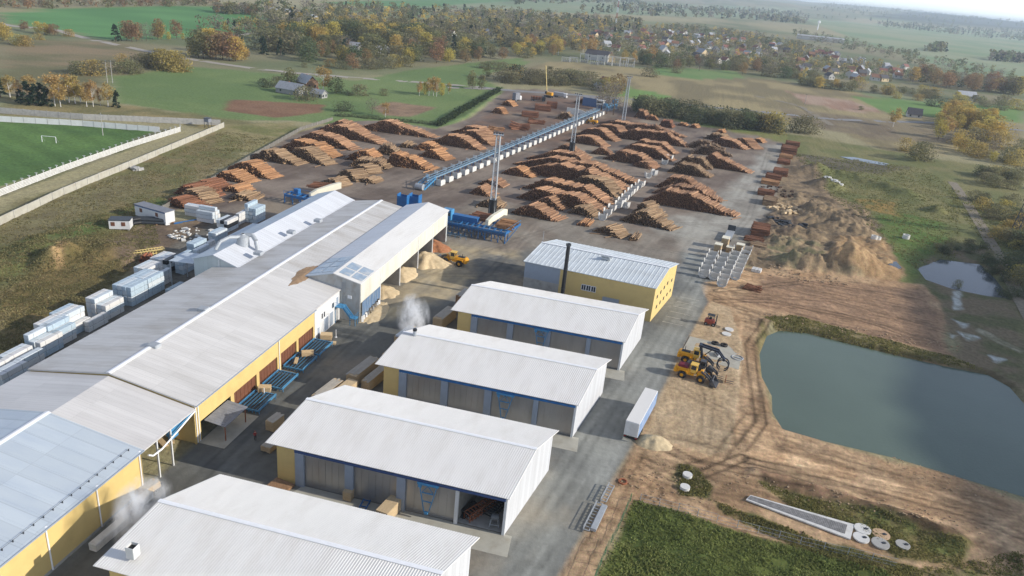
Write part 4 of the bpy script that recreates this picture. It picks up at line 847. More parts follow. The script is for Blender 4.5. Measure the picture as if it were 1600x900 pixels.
# ------------------------------------------------------------ sawdust bunker hall
def bunker():
    t = thing('sawdust_bunker', 'tall white hall with open sawdust bays under its side wall', 'hall', (-62.3, 140, 0), 0); Bd = lambda b, nm, m: b.build(nm, m, t, world=True)
    y0, y1, ys = 140.1, 201.0, 151.6; xe, xr, xl = -62.2, -68.4, -74.9; ze, zr, zl = 9.35, 10.75, 8.9
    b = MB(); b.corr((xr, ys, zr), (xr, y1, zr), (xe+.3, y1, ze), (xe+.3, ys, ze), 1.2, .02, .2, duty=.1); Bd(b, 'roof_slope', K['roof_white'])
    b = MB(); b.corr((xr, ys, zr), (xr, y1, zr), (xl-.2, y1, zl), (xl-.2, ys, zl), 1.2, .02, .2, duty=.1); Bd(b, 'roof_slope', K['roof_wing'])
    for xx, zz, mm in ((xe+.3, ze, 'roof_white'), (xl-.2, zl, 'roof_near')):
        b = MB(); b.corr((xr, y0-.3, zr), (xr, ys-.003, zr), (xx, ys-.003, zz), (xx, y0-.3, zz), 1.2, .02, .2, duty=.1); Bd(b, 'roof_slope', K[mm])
        b = MB()
        for k in range(3):
            for j in range(2):
                if xx > xr and k == 2: continue
                ya = y0+1.0+k*3.6; f0, f1 = .12+j*.44, .12+j*.44+.38; P = lambda f, y: (xr+(xx-xr)*f, y, zr+(zz-zr)*f+.035)
                b.prism([P(f0, ya), P(f0, ya+3.1), P(f1, ya+3.1), P(f1, ya)], (0, 0, .03))
        Bd(b, 'roof_light', K['skylight'])
    b = MB(); b.prism([(xe, y0, 0), (xe, y0, ze-.1), (xr, y0, zr-.2), (xl, y0, zl-.1), (xl, y0, 6), (-67.2, y0, 6), (-67.2, y0, 0)], (0, .25, 0)); Bd(b, 'end_wall', K['clad_stained'])
    b = MB(); b.prism([(xe, y1-.5, 0), (xe, y1-.5, ze-.1), (xr, y1-.5, zr-.2), (xl, y1-.5, zl-.1), (xl, y1-.5, 0)], (0, .25, 0)); Bd(b, 'end_wall', K['grey_clad'])
    b = MB(); b.box((xl+.1, (ys+y1)/2, 4.4), (.2, y1-ys, 8.8)); Bd(b, 'back_wall', K['concrete'])
    pil = [151.0, 163.4, 176.2, 187.6, 199.6]
    for a, c in zip([140.3]+pil[:-1], pil):
        b = MB(); zl_ = 4.6 if a < 145 else 5.0
        b.box((xe+.02, (a+c)/2, (zl_+ze-.1)/2), (.2, c-a-.1, ze-.1-zl_)); Bd(b, 'wall_panel', K['panel_pale'])
    for y in pil:
        b = MB(); b.box((xe-6.0, y, 2.55), (12.2, .45, 5.1)); Bd(b, 'bay_wall', K['concrete']); b = MB(); b.box((xe+.16, y, 4.7), (.14, .2, 9.3)); Bd(b, 'post', K['ridge'])
    # blue strip curtain of the annex
    rnd = random.Random(4); b = MB()
    for i in range(22):
        ya = 140.9+i*.45; z0 = 1.2+rnd.uniform(-.3, .3)+.03*i
        b.box((xe+.2+.04*(i % 2), ya+.22, (z0+4.65)/2), (.04, .43, 4.65-z0), rx=rnd.uniform(-.01, .01))
    Bd(b, 'strip_curtain', K['curtain'])
    b = MB()
    for i in range(15): b.beam((xe+.2+rnd.uniform(0, .2), 141+i*.65, 1.4+rnd.uniform(-.3, .3)), (xe+.2+rnd.uniform(-.1, .4), 141+i*.65+rnd.uniform(-.5, .5), rnd.uniform(0, .5)), .5, .04)
    Bd(b, 'torn_curtain_hem', K['white_paint'])
    b = MB()
    for s in (0, .7): b.beam((-66.4+s, y0-.12, 3.0), (-66.4+s, y0-.12, 9.0), .07)
    for i in range(18): b.beam((-66.4, y0-.12, 3.2+i*.33), (-65.7, y0-.12, 3.2+i*.33), .05)
    Bd(b, 'ladder', K['steel'])
    b = MB(); b.box((-64.6, y0-.08, 5.7), (.9, .16, .7)); Bd(b, 'junction_box', K['ridge'])
    return t
K['skylight'] = mat('clear_roof_sheet', rgb(150, 168, 184), .3, .12, .8, dirt=rgb(210, 206, 198), damt=.85, dsc=.6, spec=.6)
K['clad_stained'] = mat('stained_cladding', rgb(176, 176, 172), .6, .08, .8, dirt=rgb(140, 122, 100), damt=.7, dsc=.5, stretch=(1, 1, .5))
K['panel_pale'] = seam_mat('pale_panel', rgb(214, 212, 198), (1.15, 8), .95, .6, dirt=rgb(190, 176, 148), damt=.5)
bunker()
def blue_stair():
    t = thing('blue_staircase', 'blue steel stairs and landing between the white office wall and the annex', 'staircase', (-66, 138, 0), 0); Bd = lambda b, nm, m: b.build(nm, m, t, world=True)
    b = MB(); b.box((-66.1, 138.6, 3.9), (1.9, 2.2, .12)); b.box((-62.9, 138.6, 1.7), (1.5, 1.6, .12)); Bd(b, 'landing', K['blue_light'])
    b = MB(); 
    for s in (137.9, 139.3): b.beam((-65.2, s, 3.85), (-63.4, s, 1.75), .12, .3)
    for i in range(9): b.box((-65.1+i*.2, 138.6, 3.7-i*.235), (.26, 1.3, .05))
    Bd(b, 'flight', K['blue_light']); b = MB()
    for a, c in (((-67, 137.6, 4.9), (-65.2, 137.6, 4.9)), ((-65.2, 137.6, 4.9), (-63.5, 137.7, 2.8)), ((-63.5, 137.7, 2.8), (-62.2, 137.7, 2.8)), ((-62.2, 137.7, 2.8), (-62.2, 139.4, 2.8))): b.beam(a, c, .06); b.beam((a[0], a[1], a[2]-.5), (c[0], c[1], c[2]-.5), .05); b.beam(a, (a[0], a[1], a[2]-1.0), .05)
    Bd(b, 'railing', K['blue_light']); b = MB()
    for p in ((-62.3, 137.9), (-62.3, 139.2), (-63.5, 137.9), (-66.9, 137.7)): b.beam((*p, 0), (*p, 1.7 if p[0] > -66 else 3.9), .12)
    Bd(b, 'support_leg', K['blue_light'])
blue_stair()
drift('sawdust_heap', 'heap of pale sawdust in the bay nearest the blue curtain', 'sawdust', -64.5, 158.0, 0, 4.6, 4.6, 1.5, K['sawdust'], 3, group='sawdust heaps in the bunker bays')
drift('sawdust_heap', 'heap of sawdust and chips in the second open bay from the annex', 'sawdust', -65.0, 170.0, 0, 5.2, 5.8, 2.2, K['sawdust'], 5, group='sawdust heaps in the bunker bays')
drift('sawdust_heap', 'large sawdust heap spilling from the bay facing the wheel loader', 'sawdust', -61.8, 182.0, 0, 7.0, 5.6, 3.0, K['sawdust'], 7, group='sawdust heaps in the bunker bays')
drift('sawdust_heap', 'low reddish chip heap in the far bay of the bunker', 'sawdust', -63.5, 193.6, 0, 4.8, 4.4, 2.2, K['rust_chip'] if 'rust_chip' in K else mat('bark_chips', rgb(166, 112, 76), .95, .2, 1.5, bump=.5), 9, group='sawdust heaps in the bunker bays')
drift('sawdust_spill', 'low spill of sawdust on the ground under the torn curtain', 'sawdust', -61.2, 146.5, 0, 2.4, 7.0, .5, K['sawdust'], 11)
drift('roof_dust_drift', 'brown dust drifted on the hall roof against the annex', 'dust drift', -75.6, 141.0, 8.72, 1.7, 6.0, .28, mat('roof_dust', rgb(150, 124, 96), .95, .2, 1.0, bump=.4), 13, slope=(-.16, 0), n=20)

# ------------------------------------------------------------ boiler house
def boiler():
    P0 = Vector((-.2, 168.9, 0)); u = Vector((-32.4, 3.1, 0)); v = Vector((4.3, 19.4, 0)); zr, ze = 10.95, 8.95
    t = thing('boiler_house', 'yellow boiler house with a ribbed white gable roof', 'boiler house', P0, 0); Bd = lambda b, nm, m: b.build(nm, m, t, world=True)
    Z = lambda z: Vector((0, 0, z)); ud = u.normalized(); vd = v.normalized()
    R0, R1 = P0+v*.5+Z(zr)-ud*.3, P0+u+v*.5+Z(zr)+ud*.3
    b = MB(); b.corr(R0, R1, P0+u-vd*.6+Z(ze)+ud*.3, P0-vd*.6+Z(ze)-ud*.3, 1.1, .05, .15); Bd(b, 'roof_slope', K['roof_boiler'])
    b = MB(); b.corr(R0, R1, P0+u+v+vd*.6+Z(ze)+ud*.3, P0+v+vd*.6+Z(ze)-ud*.3, 1.1, .05, .15); Bd(b, 'roof_slope', K['roof_boiler'])
    b = MB(); b.beam(R0+Z(.1), R1+Z(.1), .6, .06); Bd(b, 'ridge_cap', K['ridge'])
    k = .72
    b = MB(); b.prism([P0, P0+u*k, P0+u*k+Z(ze-.1), P0+Z(ze-.1)], vd*.25); Bd(b, 'front_wall', K['yellow'])
    b = MB(); b.prism([P0+u*k+Z(4.6), P0+u+Z(4.6), P0+u+Z(ze-.1), P0+u*k+Z(ze-.1)], vd*.25); Bd(b, 'upper_front_wall', K['bluegrey'])
    b = MB(); b.prism([P0+u*k, P0+u, P0+u+Z(4.58), P0+u*k+Z(4.58)], vd*.3-vd*.05); Bd(b, 'lower_front_wall', K['concrete'])
    for Q, nm, dd in ((P0, 'side_wall', ud*.25), (P0+u, 'side_wall', -ud*.25)):
        b = MB(); b.prism([Q+vd*.26, Q+v, Q+v+Z(ze-.1), Q+v*.5+Z(zr-.2), Q+vd*.26+Z(ze-.1)], dd); Bd(b, nm, K['yellow'])
    b = MB(); b.prism([P0+v, P0+u+v, P0+u+v+Z(ze-.1), P0+v+Z(ze-.1)], vd*-.25); Bd(b, 'back_wall', K['yellow'])
    def fr(s, z, w, h, m, nm):
        c = P0+u*s; b = MB(); a = c-ud*w/2-vd*.05; e = c+ud*w/2-vd*.05; b.prism([a+Z(z), e+Z(z), e+Z(z+h), a+Z(z+h)], -vd*.05); o = Bd(b, nm, K[m]); b = MB()
        for q in ([a, e, z-.12, z], [a, e, z+h, z+h+.12]): b.prism([q[0]+Z(q[2]), q[1]+Z(q[2]), q[1]+Z(q[3]), q[0]+Z(q[3])], -vd*.09)
        for q in (0, 1, .5) if nm == 'window' else (0, 1):
            p = a.lerp(e, q); b.prism([p+Z(z), p+ud*.1+Z(z), p+ud*.1+Z(z+h), p+Z(z+h)], -vd*.08)
        f = Bd(b, 'frame', K['ridge'] if nm == 'window' else K['steel']); f.parent = o
    fr(.525, 4.6, 1.1, 1.3, 'glass', 'window'); fr(.488, 4.6, 1.1, 1.3, 'glass', 'window'); fr(.45, 4.6, 1.1, 1.3, 'glass', 'window'); fr(.31, 0.05, 4.0, 3.8, 'bluegrey', 'door')
    for s, z in ((.15, 5.2), (.3, 5.4), (.45, 5.6), (.6, 5.8), (.2, 2.2), (.36, 2.2), (.52, 2.2), (.68, 2.2), (.82, 5.2), (.84, 2.2)):
        c = P0+v*s-ud*.03; b = MB(); b.prism([c-vd*.45+Z(z), c+vd*.45+Z(z), c+vd*.45+Z(z+.8), c-vd*.45+Z(z+.8)], -ud*.05); Bd(b, 'window', K['glass'])
    c = P0+u*.46+v*.40; b = MB(); b.box((c.x, c.y, 10.95), (2.0, 1.4, .5), rz=R(-6)); b.box((c.x-.3, c.y-.6, 11.35), (2.0, .12, .9), rz=R(-6), rx=R(50)); Bd(b, 'roof_hatch', K['steel'])
    # slender lightning rod
    q = P0+u+v*.5; b = MB(); b.tube((q.x, q.y, 10.8), (q.x, q.y, 14), .05, n=6); Bd(b, 'rod', K['steel'])
boiler()
t = thing('boiler_chimney', 'tall black steel chimney standing before the boiler house', 'chimney', (-21.9, 168.0, 0), 0); b = MB()
b.tube((0, 0, .3), (0, 0, 16.2), .5, .46, 20); b.build('stack', K['black'], t); b = MB(); b.lathe([(.5, 15.9), (.62, 16.0), (.62, 16.5), (.5, 16.5), (.4, 16.2)], n=20); b.build('cap', K['steel_dark'], t); b = MB(); b.box((0, 0, .2), (1.6, 1.6, .4)); b.build('footing', K['concrete'], t)
b = MB()
for z in (5, 10): b.lathe([(.5, z), (.56, z), (.56, z+.15), (.5, z+.15)], n=20)
b.build('band', K['steel_dark'], t)
# ------------------------------------------------------------ timber between the sheds and along them
SP = [  # base px of the near end centre, rz, length, width, height, cover, label
 (548, 612, 2.2, 'long stack of grey topped boards nearest the ridge of the open-bay shed', True, 0),
 (573, 618, 2.6, 'stack of uncovered boards beside the yellow shed corner', False, 0),
 (578, 572, 2.3, 'stack under pale covers beside the road, behind the nearest board stacks', True, 0),
 (603, 590, 2.0, 'stack of boards under a sagging cover hard against the yellow shed corner', True, 0),
 (603, 548, 2.3, 'stack of boards with broken covers next to the blue topped stack', True, 0)]
x0, y0 = -50.6+DX, 84.9+DY
for i, (dx, yy, L, W, H, cov, lab) in enumerate(((-8.9, 108.6, 7.2, 1.9, 2.4, True, SP[0][3]), (-6.4, 109.0, 7.6, 2.0, 2.6, False, SP[1][3]), (-8.2, 118.4, 8.4, 2.1, 2.4, True, SP[2][3]), (-4.9, 117.4, 8.0, 1.6, 2.2, True, SP[3][3]), (-7.0, 127.2, 6.0, 2.0, 2.4, True, SP[4][3]))):
    lumber_pack('timber_stack', lab, -45.4+dx+.18*(yy-108), yy, .02, L, W, H, R(-8), 'timber stacks beside the sheds', cover=cov, seed=i)
t = lumber_pack('timber_stack', 'timber stack under a blue grey cover with two dark gaps', -49.2, 134.6, .02, 6.5, 2.2, 2.9, R(-8), 'timber stacks beside the sheds', cover=True, top='bluegrey')
lumber_pack('timber_stack', 'long low timber stack with a beige top near the shed beside the boiler house', -45.0, 147.6, .02, 7.5, 2.3, 2.6, R(-8), 'timber stacks beside the sheds', cover=True)
lumber_pack('timber_stack', 'tall reddish timber stack touching the shed next to the boiler house', -43.0, 156.2, .02, 5.0, 2.6, 4.4, R(-8), 'timber stacks beside the sheds', cover=True, body='wood_end')
lumber_pack('timber_stack', 'small timber stack at the left roof corner of the open-bay shed', *G(430, 668), .02, 3.0, 1.6, 1.9, R(-8), cover=True)
lumber_pack('timber_stack', 'low flat board stack at the yellow corner of the open-bay shed', *G(424, 700), .02, 3.0, 1.8, 1.0, R(-8), cover=True)
lumber_pack('timber_stack', 'low board pile at the foot of the yellow panel of the open-bay shed', *G(438, 762), .02, 3.4, 2.4, .5, R(80), body='wood_end')
lumber_pack('timber_stack', 'beige board pack beside the wall of the near hall behind the steam', *G(232, 768), .02, 3.2, 1.5, 1.1, R(-10), cover=True)
for q, (px, py) in enumerate(((173, 838), (211, 797))):
    t = thing('wrapped_timber_pack', 'long pale wrapped pack beside the yellow wall, %s' % ('nearer the camera' if q == 0 else 'half inside the steam'), 'wrapped pack', (*G(px, py), .02), R(-2), 'pale packs beside the near hall'); b = MB(); b.rbox((0, 0, .65), (1.2, 6.2, 1.1), .08); b.build('wrapping', K['concrete_white'], t); b = MB()
    for s in (-2.5, 0, 2.5): b.box((0, s, .05), (1.2, .12, .1))
    b.build('bearers', K['wood_end'], t)
# ------------------------------------------------------------ wrapped packs along the west side
def wrap_proto(nm, m):
    t = thing(nm, 'x', 'wrapped pack', (0, 0, -50)); b = MB(); b.rbox((0, 0, .58), (1.12, 5.3, 1.0), .06); b.build('wrapping', m, t); b = MB()
    for s in (-2.2, -.75, .75, 2.2): b.box((0, s, .04), (1.1, .1, .08))
    b.build('bearers', K['wood_end'], t)
    b = MB()
    for s in (-1.5, 1.5):
        b.box((0, s, 1.085), (1.1, .04, .012)); b.box((.566, s, .58), (.012, .04, .9))
    b.build('strap', K['black'], t)
    return t
PW = {k: wrap_proto('wrapped_timber_pack', K[m]) for k, m in (('b', 'wrap_blue'), ('p', 'wrap_pale'), ('w', 'wrap_white'), ('k', 'wrap_black'))}
CN = {'b': 'blue', 'p': 'pale blue', 'w': 'white', 'k': 'black'}
used = set(); NPK = 0
def packs(name, px, py, nx, ny, nz, cols, rz=0.0, top=None, dx=1.18, dy=5.5):
    """block of packs; px,py = base corner nearest the camera on the right side"""
    global NPK
    x0, y0 = G(px, py); rnd = random.Random(px); ca, sa = math.cos(rz), math.sin(rz)
    for j in range(ny):
        for i in range(nx):
            h = nz if not hasattr(nz, '__len__') else nz[(j*nx+i) % len(nz)]
            for k in range(h):
                c = cols[(i+j*nx+k*(1 if len(cols) < 3 else 2)) % len(cols)]
                lx, ly = -(i+.5)*dx+rnd.uniform(-.04, .04), (j+.5)*dy+rnd.uniform(-.12, .12)
                loc = (x0+lx*ca-ly*sa, y0+lx*sa+ly*ca, k*1.12+.02)
                row = 'front' if j == 0 else ('middle' if j < ny-1 else 'back'); lv = 'top' if k == h-1 else ('bottom' if k == 0 else ORD[k]+' up')
                lab = '%s pack, %s, %s from right%s, %s' % (CN[c], lv, ORD[i], ' in %s row' % row if ny > 1 else '', name)
                if c in used: dup(PW[c], loc, rz, lab, 'wrapped timber packs along the west side')
                else: used.add(c); r = PW[c]; r.location = loc; r.rotation_euler = (0, 0, rz); r['label'] = lab; r['group'] = 'wrapped timber packs along the west side'
                NPK += 1
packs('block at the left edge', 34, 590, 4, 1, [3, 2, 3, 3], 'wpw')
packs('block cut by the photo edge', 8, 613, 4, 1, [3, 3, 2, 3], 'pwp')
packs('second block from the left edge', 66, 562, 3, 1, [3, 3, 4], 'bwp')
packs('third block from the left edge', 88, 546, 4, 1, [3, 4, 4, 4], 'wbp')
packs('blue topped block', 112, 528, 4, 1, [2, 4, 4, 4], 'bpw')
packs('low pair beside the hall eave', 140, 520, 1, 1, 2, 'w')
packs('tall white block behind the low pair', 167, 502, 4, 1, [3, 3, 4, 4], 'wwp')
packs('large blue block', 207, 480, 4, 2, 4, 'bbp')
packs('block behind the large blue one', 246, 452, 5, 1, [3, 2, 4, 4, 4], 'wpw')
packs('beside the hall roof edge', 272, 462, 2, 1, 1, 'b')
packs('block with the black pack', 262, 428, 4, 1, [3, 3, 3, 3], 'kwpw')
packs('block beside the lean-to', 287, 430, 2, 2, [3, 4, 4, 3], 'bbp')
packs('block before the grey gable', 305, 408, 2, 1, 4, 'b')
packs('white pack beyond the lean-to', 324, 398, 2, 1, [1, 2], 'w')
packs('blue block beyond the lean-to', 338, 384, 2, 1, 3, 'pb')
packs('block behind the side hall', 356, 364, 3, 1, [3, 3, 3], 'pwk')
packs('white pair by the far blue block', 374, 352, 2, 1, [3, 2], 'w')
packs('far blue block at the yard edge', 400, 350, 4, 1, [4, 4, 5, 3], 'bbp')
packs('pack block standing by the debris', 345, 345, 3, 1, [3, 4, 3], 'ppw', rz=R(90), dx=1.18)
packs('low block by the debris', 322, 338, 2, 1, [3, 3], 'pw', rz=R(90))
# ------------------------------------------------------------ trailer
def trailer():
    x, y = G(973, 690); x2, y2 = G(995, 692); cx, cy = (x+x2)/2, (y+y2)/2
    t = thing('box_trailer', 'white roofed semi-trailer with a blue side parked alone on the road edge', 'trailer', (cx+1.1, cy+6.8, 0), R(-10.2)); b = MB(); b.rbox((0, 0, 2.55), (2.5, 13.4, 2.8), .05); b.build('box_body', K['white_paint'], t)
    b = MB(); b.box((1.262, 0, 2.5), (.02, 13.2, 2.6)); b.build('side_panel', K['trailer_blue'], t)
    b = MB(); b.box((0, 0, 3.965), (2.44, 13.3, .03)); b.build('roof', K['roof_white'], t)
    b = MB(); 
    for s in (-.45, .45): b.beam((s, -6.5, 1.0), (s, 6.5, 1.0), .14, .28)
    b.box((0, -6.6, .75), (2.4, .15, .2)); b.build('chassis', K['black'], t)
    for yy in (-5.2, -3.9, -2.6):
        for s in (-1.05, 1.05): b = MB(); b.lathe([(.1, -.18), (.3, -.18), (.5, -.14), (.52, 0), (.5, .14), (.3, .18), (.1, .18)], (s, yy, .52), 'X', 18); b.build('wheel', K['rubber'], t)
    b = MB()
    for s in (-.8, .8): b.beam((s, 3.6, 0), (s, 3.6, 1.0), .14)
    b.build('landing_leg', K['black'], t); b = MB()
    for s in (-1, 1): b.box((s*1.0, -6.73, .95), (.35, .05, .15))
    b.build('tail_light', K['red'], t)
    b = MB()
    for s in (-.62, .62): b.box((s, -6.72, 2.55), (1.18, .04, 2.6))
    for s in (-1.0, -.3, .3, 1.0): b.tube((s, -6.77, 1.3), (s, -6.77, 3.8), .025, n=6)
    b.build('rear_door', K['white_paint'], t)
trailer()
# ------------------------------------------------------------ log piles
K['log_side'] = attr_mat('log_bark', var=.25, sc=3.0)
K['log_end'] = attr_mat('log_end_grain', var=.3, sc=6.0)
T_PINE = (rgb(180, 142, 110), rgb(142, 108, 84)); T_ORANGE = (rgb(188, 144, 104), rgb(154, 114, 82)); T_GREY = (rgb(166, 140, 110), rgb(134, 110, 86))
T_RED = (rgb(150, 104, 78), rgb(118, 82, 62)); E_BROWN = (rgb(78, 54, 42), rgb(150, 110, 80)); E_DARK = (rgb(66, 52, 42), rgb(132, 102, 76))
def logs_mesh(name, centers, dirs, lens, rads, side, end, rng):
    """one mesh of tapered six sided logs"""
    n = len(centers); centers = np.asarray(centers); dirs = np.asarray(dirs)
    upv = np.tile([0, 0, 1.0], (n, 1)); a = np.cross(dirs, upv); a /= np.linalg.norm(a, axis=1)[:, None]; b = np.cross(a, dirs)
    ang = np.arange(6)*math.pi/3; ph = rng.random(n)*1.0
    V = np.zeros((n, 12, 3)); Cc = np.zeros((n, 12, 3))
    tp = .78+.2*rng.random(n)
    for e in (0, 1):
        r = rads*(1 if e == 0 else tp); sgn = -.5 if e == 0 else .5
        for k in range(6):
            th = ang[k]+ph
            V[:, e*6+k] = centers+dirs*(lens*sgn)[:, None]+a*(np.cos(th)*r)[:, None]+b*(np.sin(th)*r)[:, None]
    t = rng.random(n)[:, None]; sc = np.array(side[0])*t+np.array(side[1])*(1-t); sc = sc*(.65+.6*rng.random(n))[:, None]
    t = (rng.random(n)**.4)[:, None]; ec = np.array(end[0])*t+np.array(end[1])*(1-t); ec = ec*(.35+1.0*rng.random(n))[:, None]
    # separate vertices for the end discs
    V2 = np.concatenate([V, V], 1); C2 = np.concatenate([np.repeat(sc[:, None], 12, 1), np.repeat(ec[:, None], 12, 1)], 1)
    i0 = np.arange(n)*24; q = np.array([[k, (k+1) % 6, (k+1) % 6+6, k+6] for k in range(6)]); F4 = (i0[:, None, None]+q[None]).reshape(-1, 4)
    c6 = np.array([[17, 16, 15, 14, 13, 12], [18, 19, 20, 21, 22, 23]]); F6 = (i0[:, None, None]+c6[None]).reshape(-1, 6)
    mi = np.concatenate([np.zeros(len(F4)), np.ones(len(F6))])
    return np_mesh(name, V2.reshape(-1, 3), [F4, F6], [K['log_side'], K['log_end']], C2.reshape(-1, 3), mi)
LOGN = 0
def pile(a, b, h, label, tone='p', prof=(.28, .35), ll=6.6, d=.45, z0=0.0, cat='log pile', group='log piles in the sorting yard', turned=False, rough=.12):
    """pile of logs whose cut ends face the camera; a,b = front base corners in the photo"""
    global LOGN; LOGN += 1; rng = np.random.default_rng(LOGN*7+1)
    A = np.array(G(*a)); B = np.array(G(*b)); e = B-A; L = np.linalg.norm(e); e /= L; ax = np.array([-e[1], e[0]])
    ax = ax*math.cos(R(13))+e*math.sin(R(13)); 
    if turned: e, ax = ax, -e; o0 = A; L_, ll_ = ll, L
    side, end = {'p': (T_PINE, E_BROWN), 'o': (T_ORANGE, E_BROWN), 'g': (T_GREY, E_DARK), 'r': (T_RED, E_BROWN), 'd': (T_GREY, E_DARK)}[tone]
    W = L if not turned else ll; LL = ll if not turned else L
    rows = max(1, int(h*1.12/(d*.87))); cs, ds, ls, rs = [], [], [], []
    ck = rng.random(40); co = rng.normal(0, .32, 40); ca2 = rng.normal(0, .035, 40)
    hn = fbm(np.linspace(0, W, 60)+LOGN*13.7, np.zeros(60), 3.5, 3, LOGN)
    for r in range(rows):
        z = d*.5+r*d*.87
        for s in np.arange(d*.5+(r % 2)*d*.5, W-d*.3, d):
            f = s/W; hmax = h*min(1, f/prof[0] if prof[0] > 0 else 1, (1-f)/prof[1] if prof[1] > 0 else 1)
            ci = int(s/2.3+.4*math.sin(z*2)) % 40; hmax *= (.80+.34*hn[min(59, int(f*60))]+.07*ck[ci])
            if z > hmax+.1: continue
            j = rng.normal(0, .05, 2); off = rng.normal(0, .30 if rough < .2 else .6)+co[ci]*1.6
            top = z > hmax-d*1.6
            dd = np.array([ax[0], ax[1], rng.normal(0, .02)]); th = rng.normal(0, .02+(rough*.35 if top else 0))+ca2[ci]; c_, s_ = math.cos(th), math.sin(th)
            dd = np.array([dd[0]*c_-dd[1]*s_, dd[0]*s_+dd[1]*c_, dd[2]+(rng.normal(0, rough*.25) if top else 0)]); dd /= np.linalg.norm(dd)
            l = LL*(1+rng.normal(0, .035)); c0 = A+e*(s+j[0])+ax*(LL/2+off*.5) if not turned else A+e*s+ax*(off*.4)+(-ax)*0
            if turned: c0 = A+e*(s+j[0])-ax*(-LL/2)*(-1)*(-1)*0-ax*0; c0 = A+e*(s+j[0])+(-ax)*0+(B-A)/2+np.array([0, 0])
            cs.append((c0[0], c0[1], z+j[1]*.6+z0)); ds.append(dd); ls.append(l); rs.append(d*.5*rng.uniform(.72, 1.08))
    for _ in range(int(W*.25*rough/.12)):      # rolled off logs at the foot
        s = rng.uniform(0, W); c0 = (A+e*s+ax*rng.uniform(.4, LL)) if not turned else A+e*s+(B-A)/2
        th = rng.normal(0, .4); dd = np.array([ax[0]*math.cos(th)-ax[1]*math.sin(th), ax[0]*math.sin(th)+ax[1]*math.cos(th), 0])
        if rng.random() < .5: cs.append((c0[0]-ax[0]*LL*.3, c0[1]-ax[1]*LL*.3, d*.4)); ds.append(dd); ls.append(LL*.9); rs.append(d*.4)
    cs = np.array(cs); org = np.array([A[0], A[1], 0]); 
    o = logs_mesh('log_pile', cs-org, ds, np.array(ls), np.array(rs), side, end, rng); o.location = org
    tag(o, label, cat, group); return o
CEN = 'centre block'; 
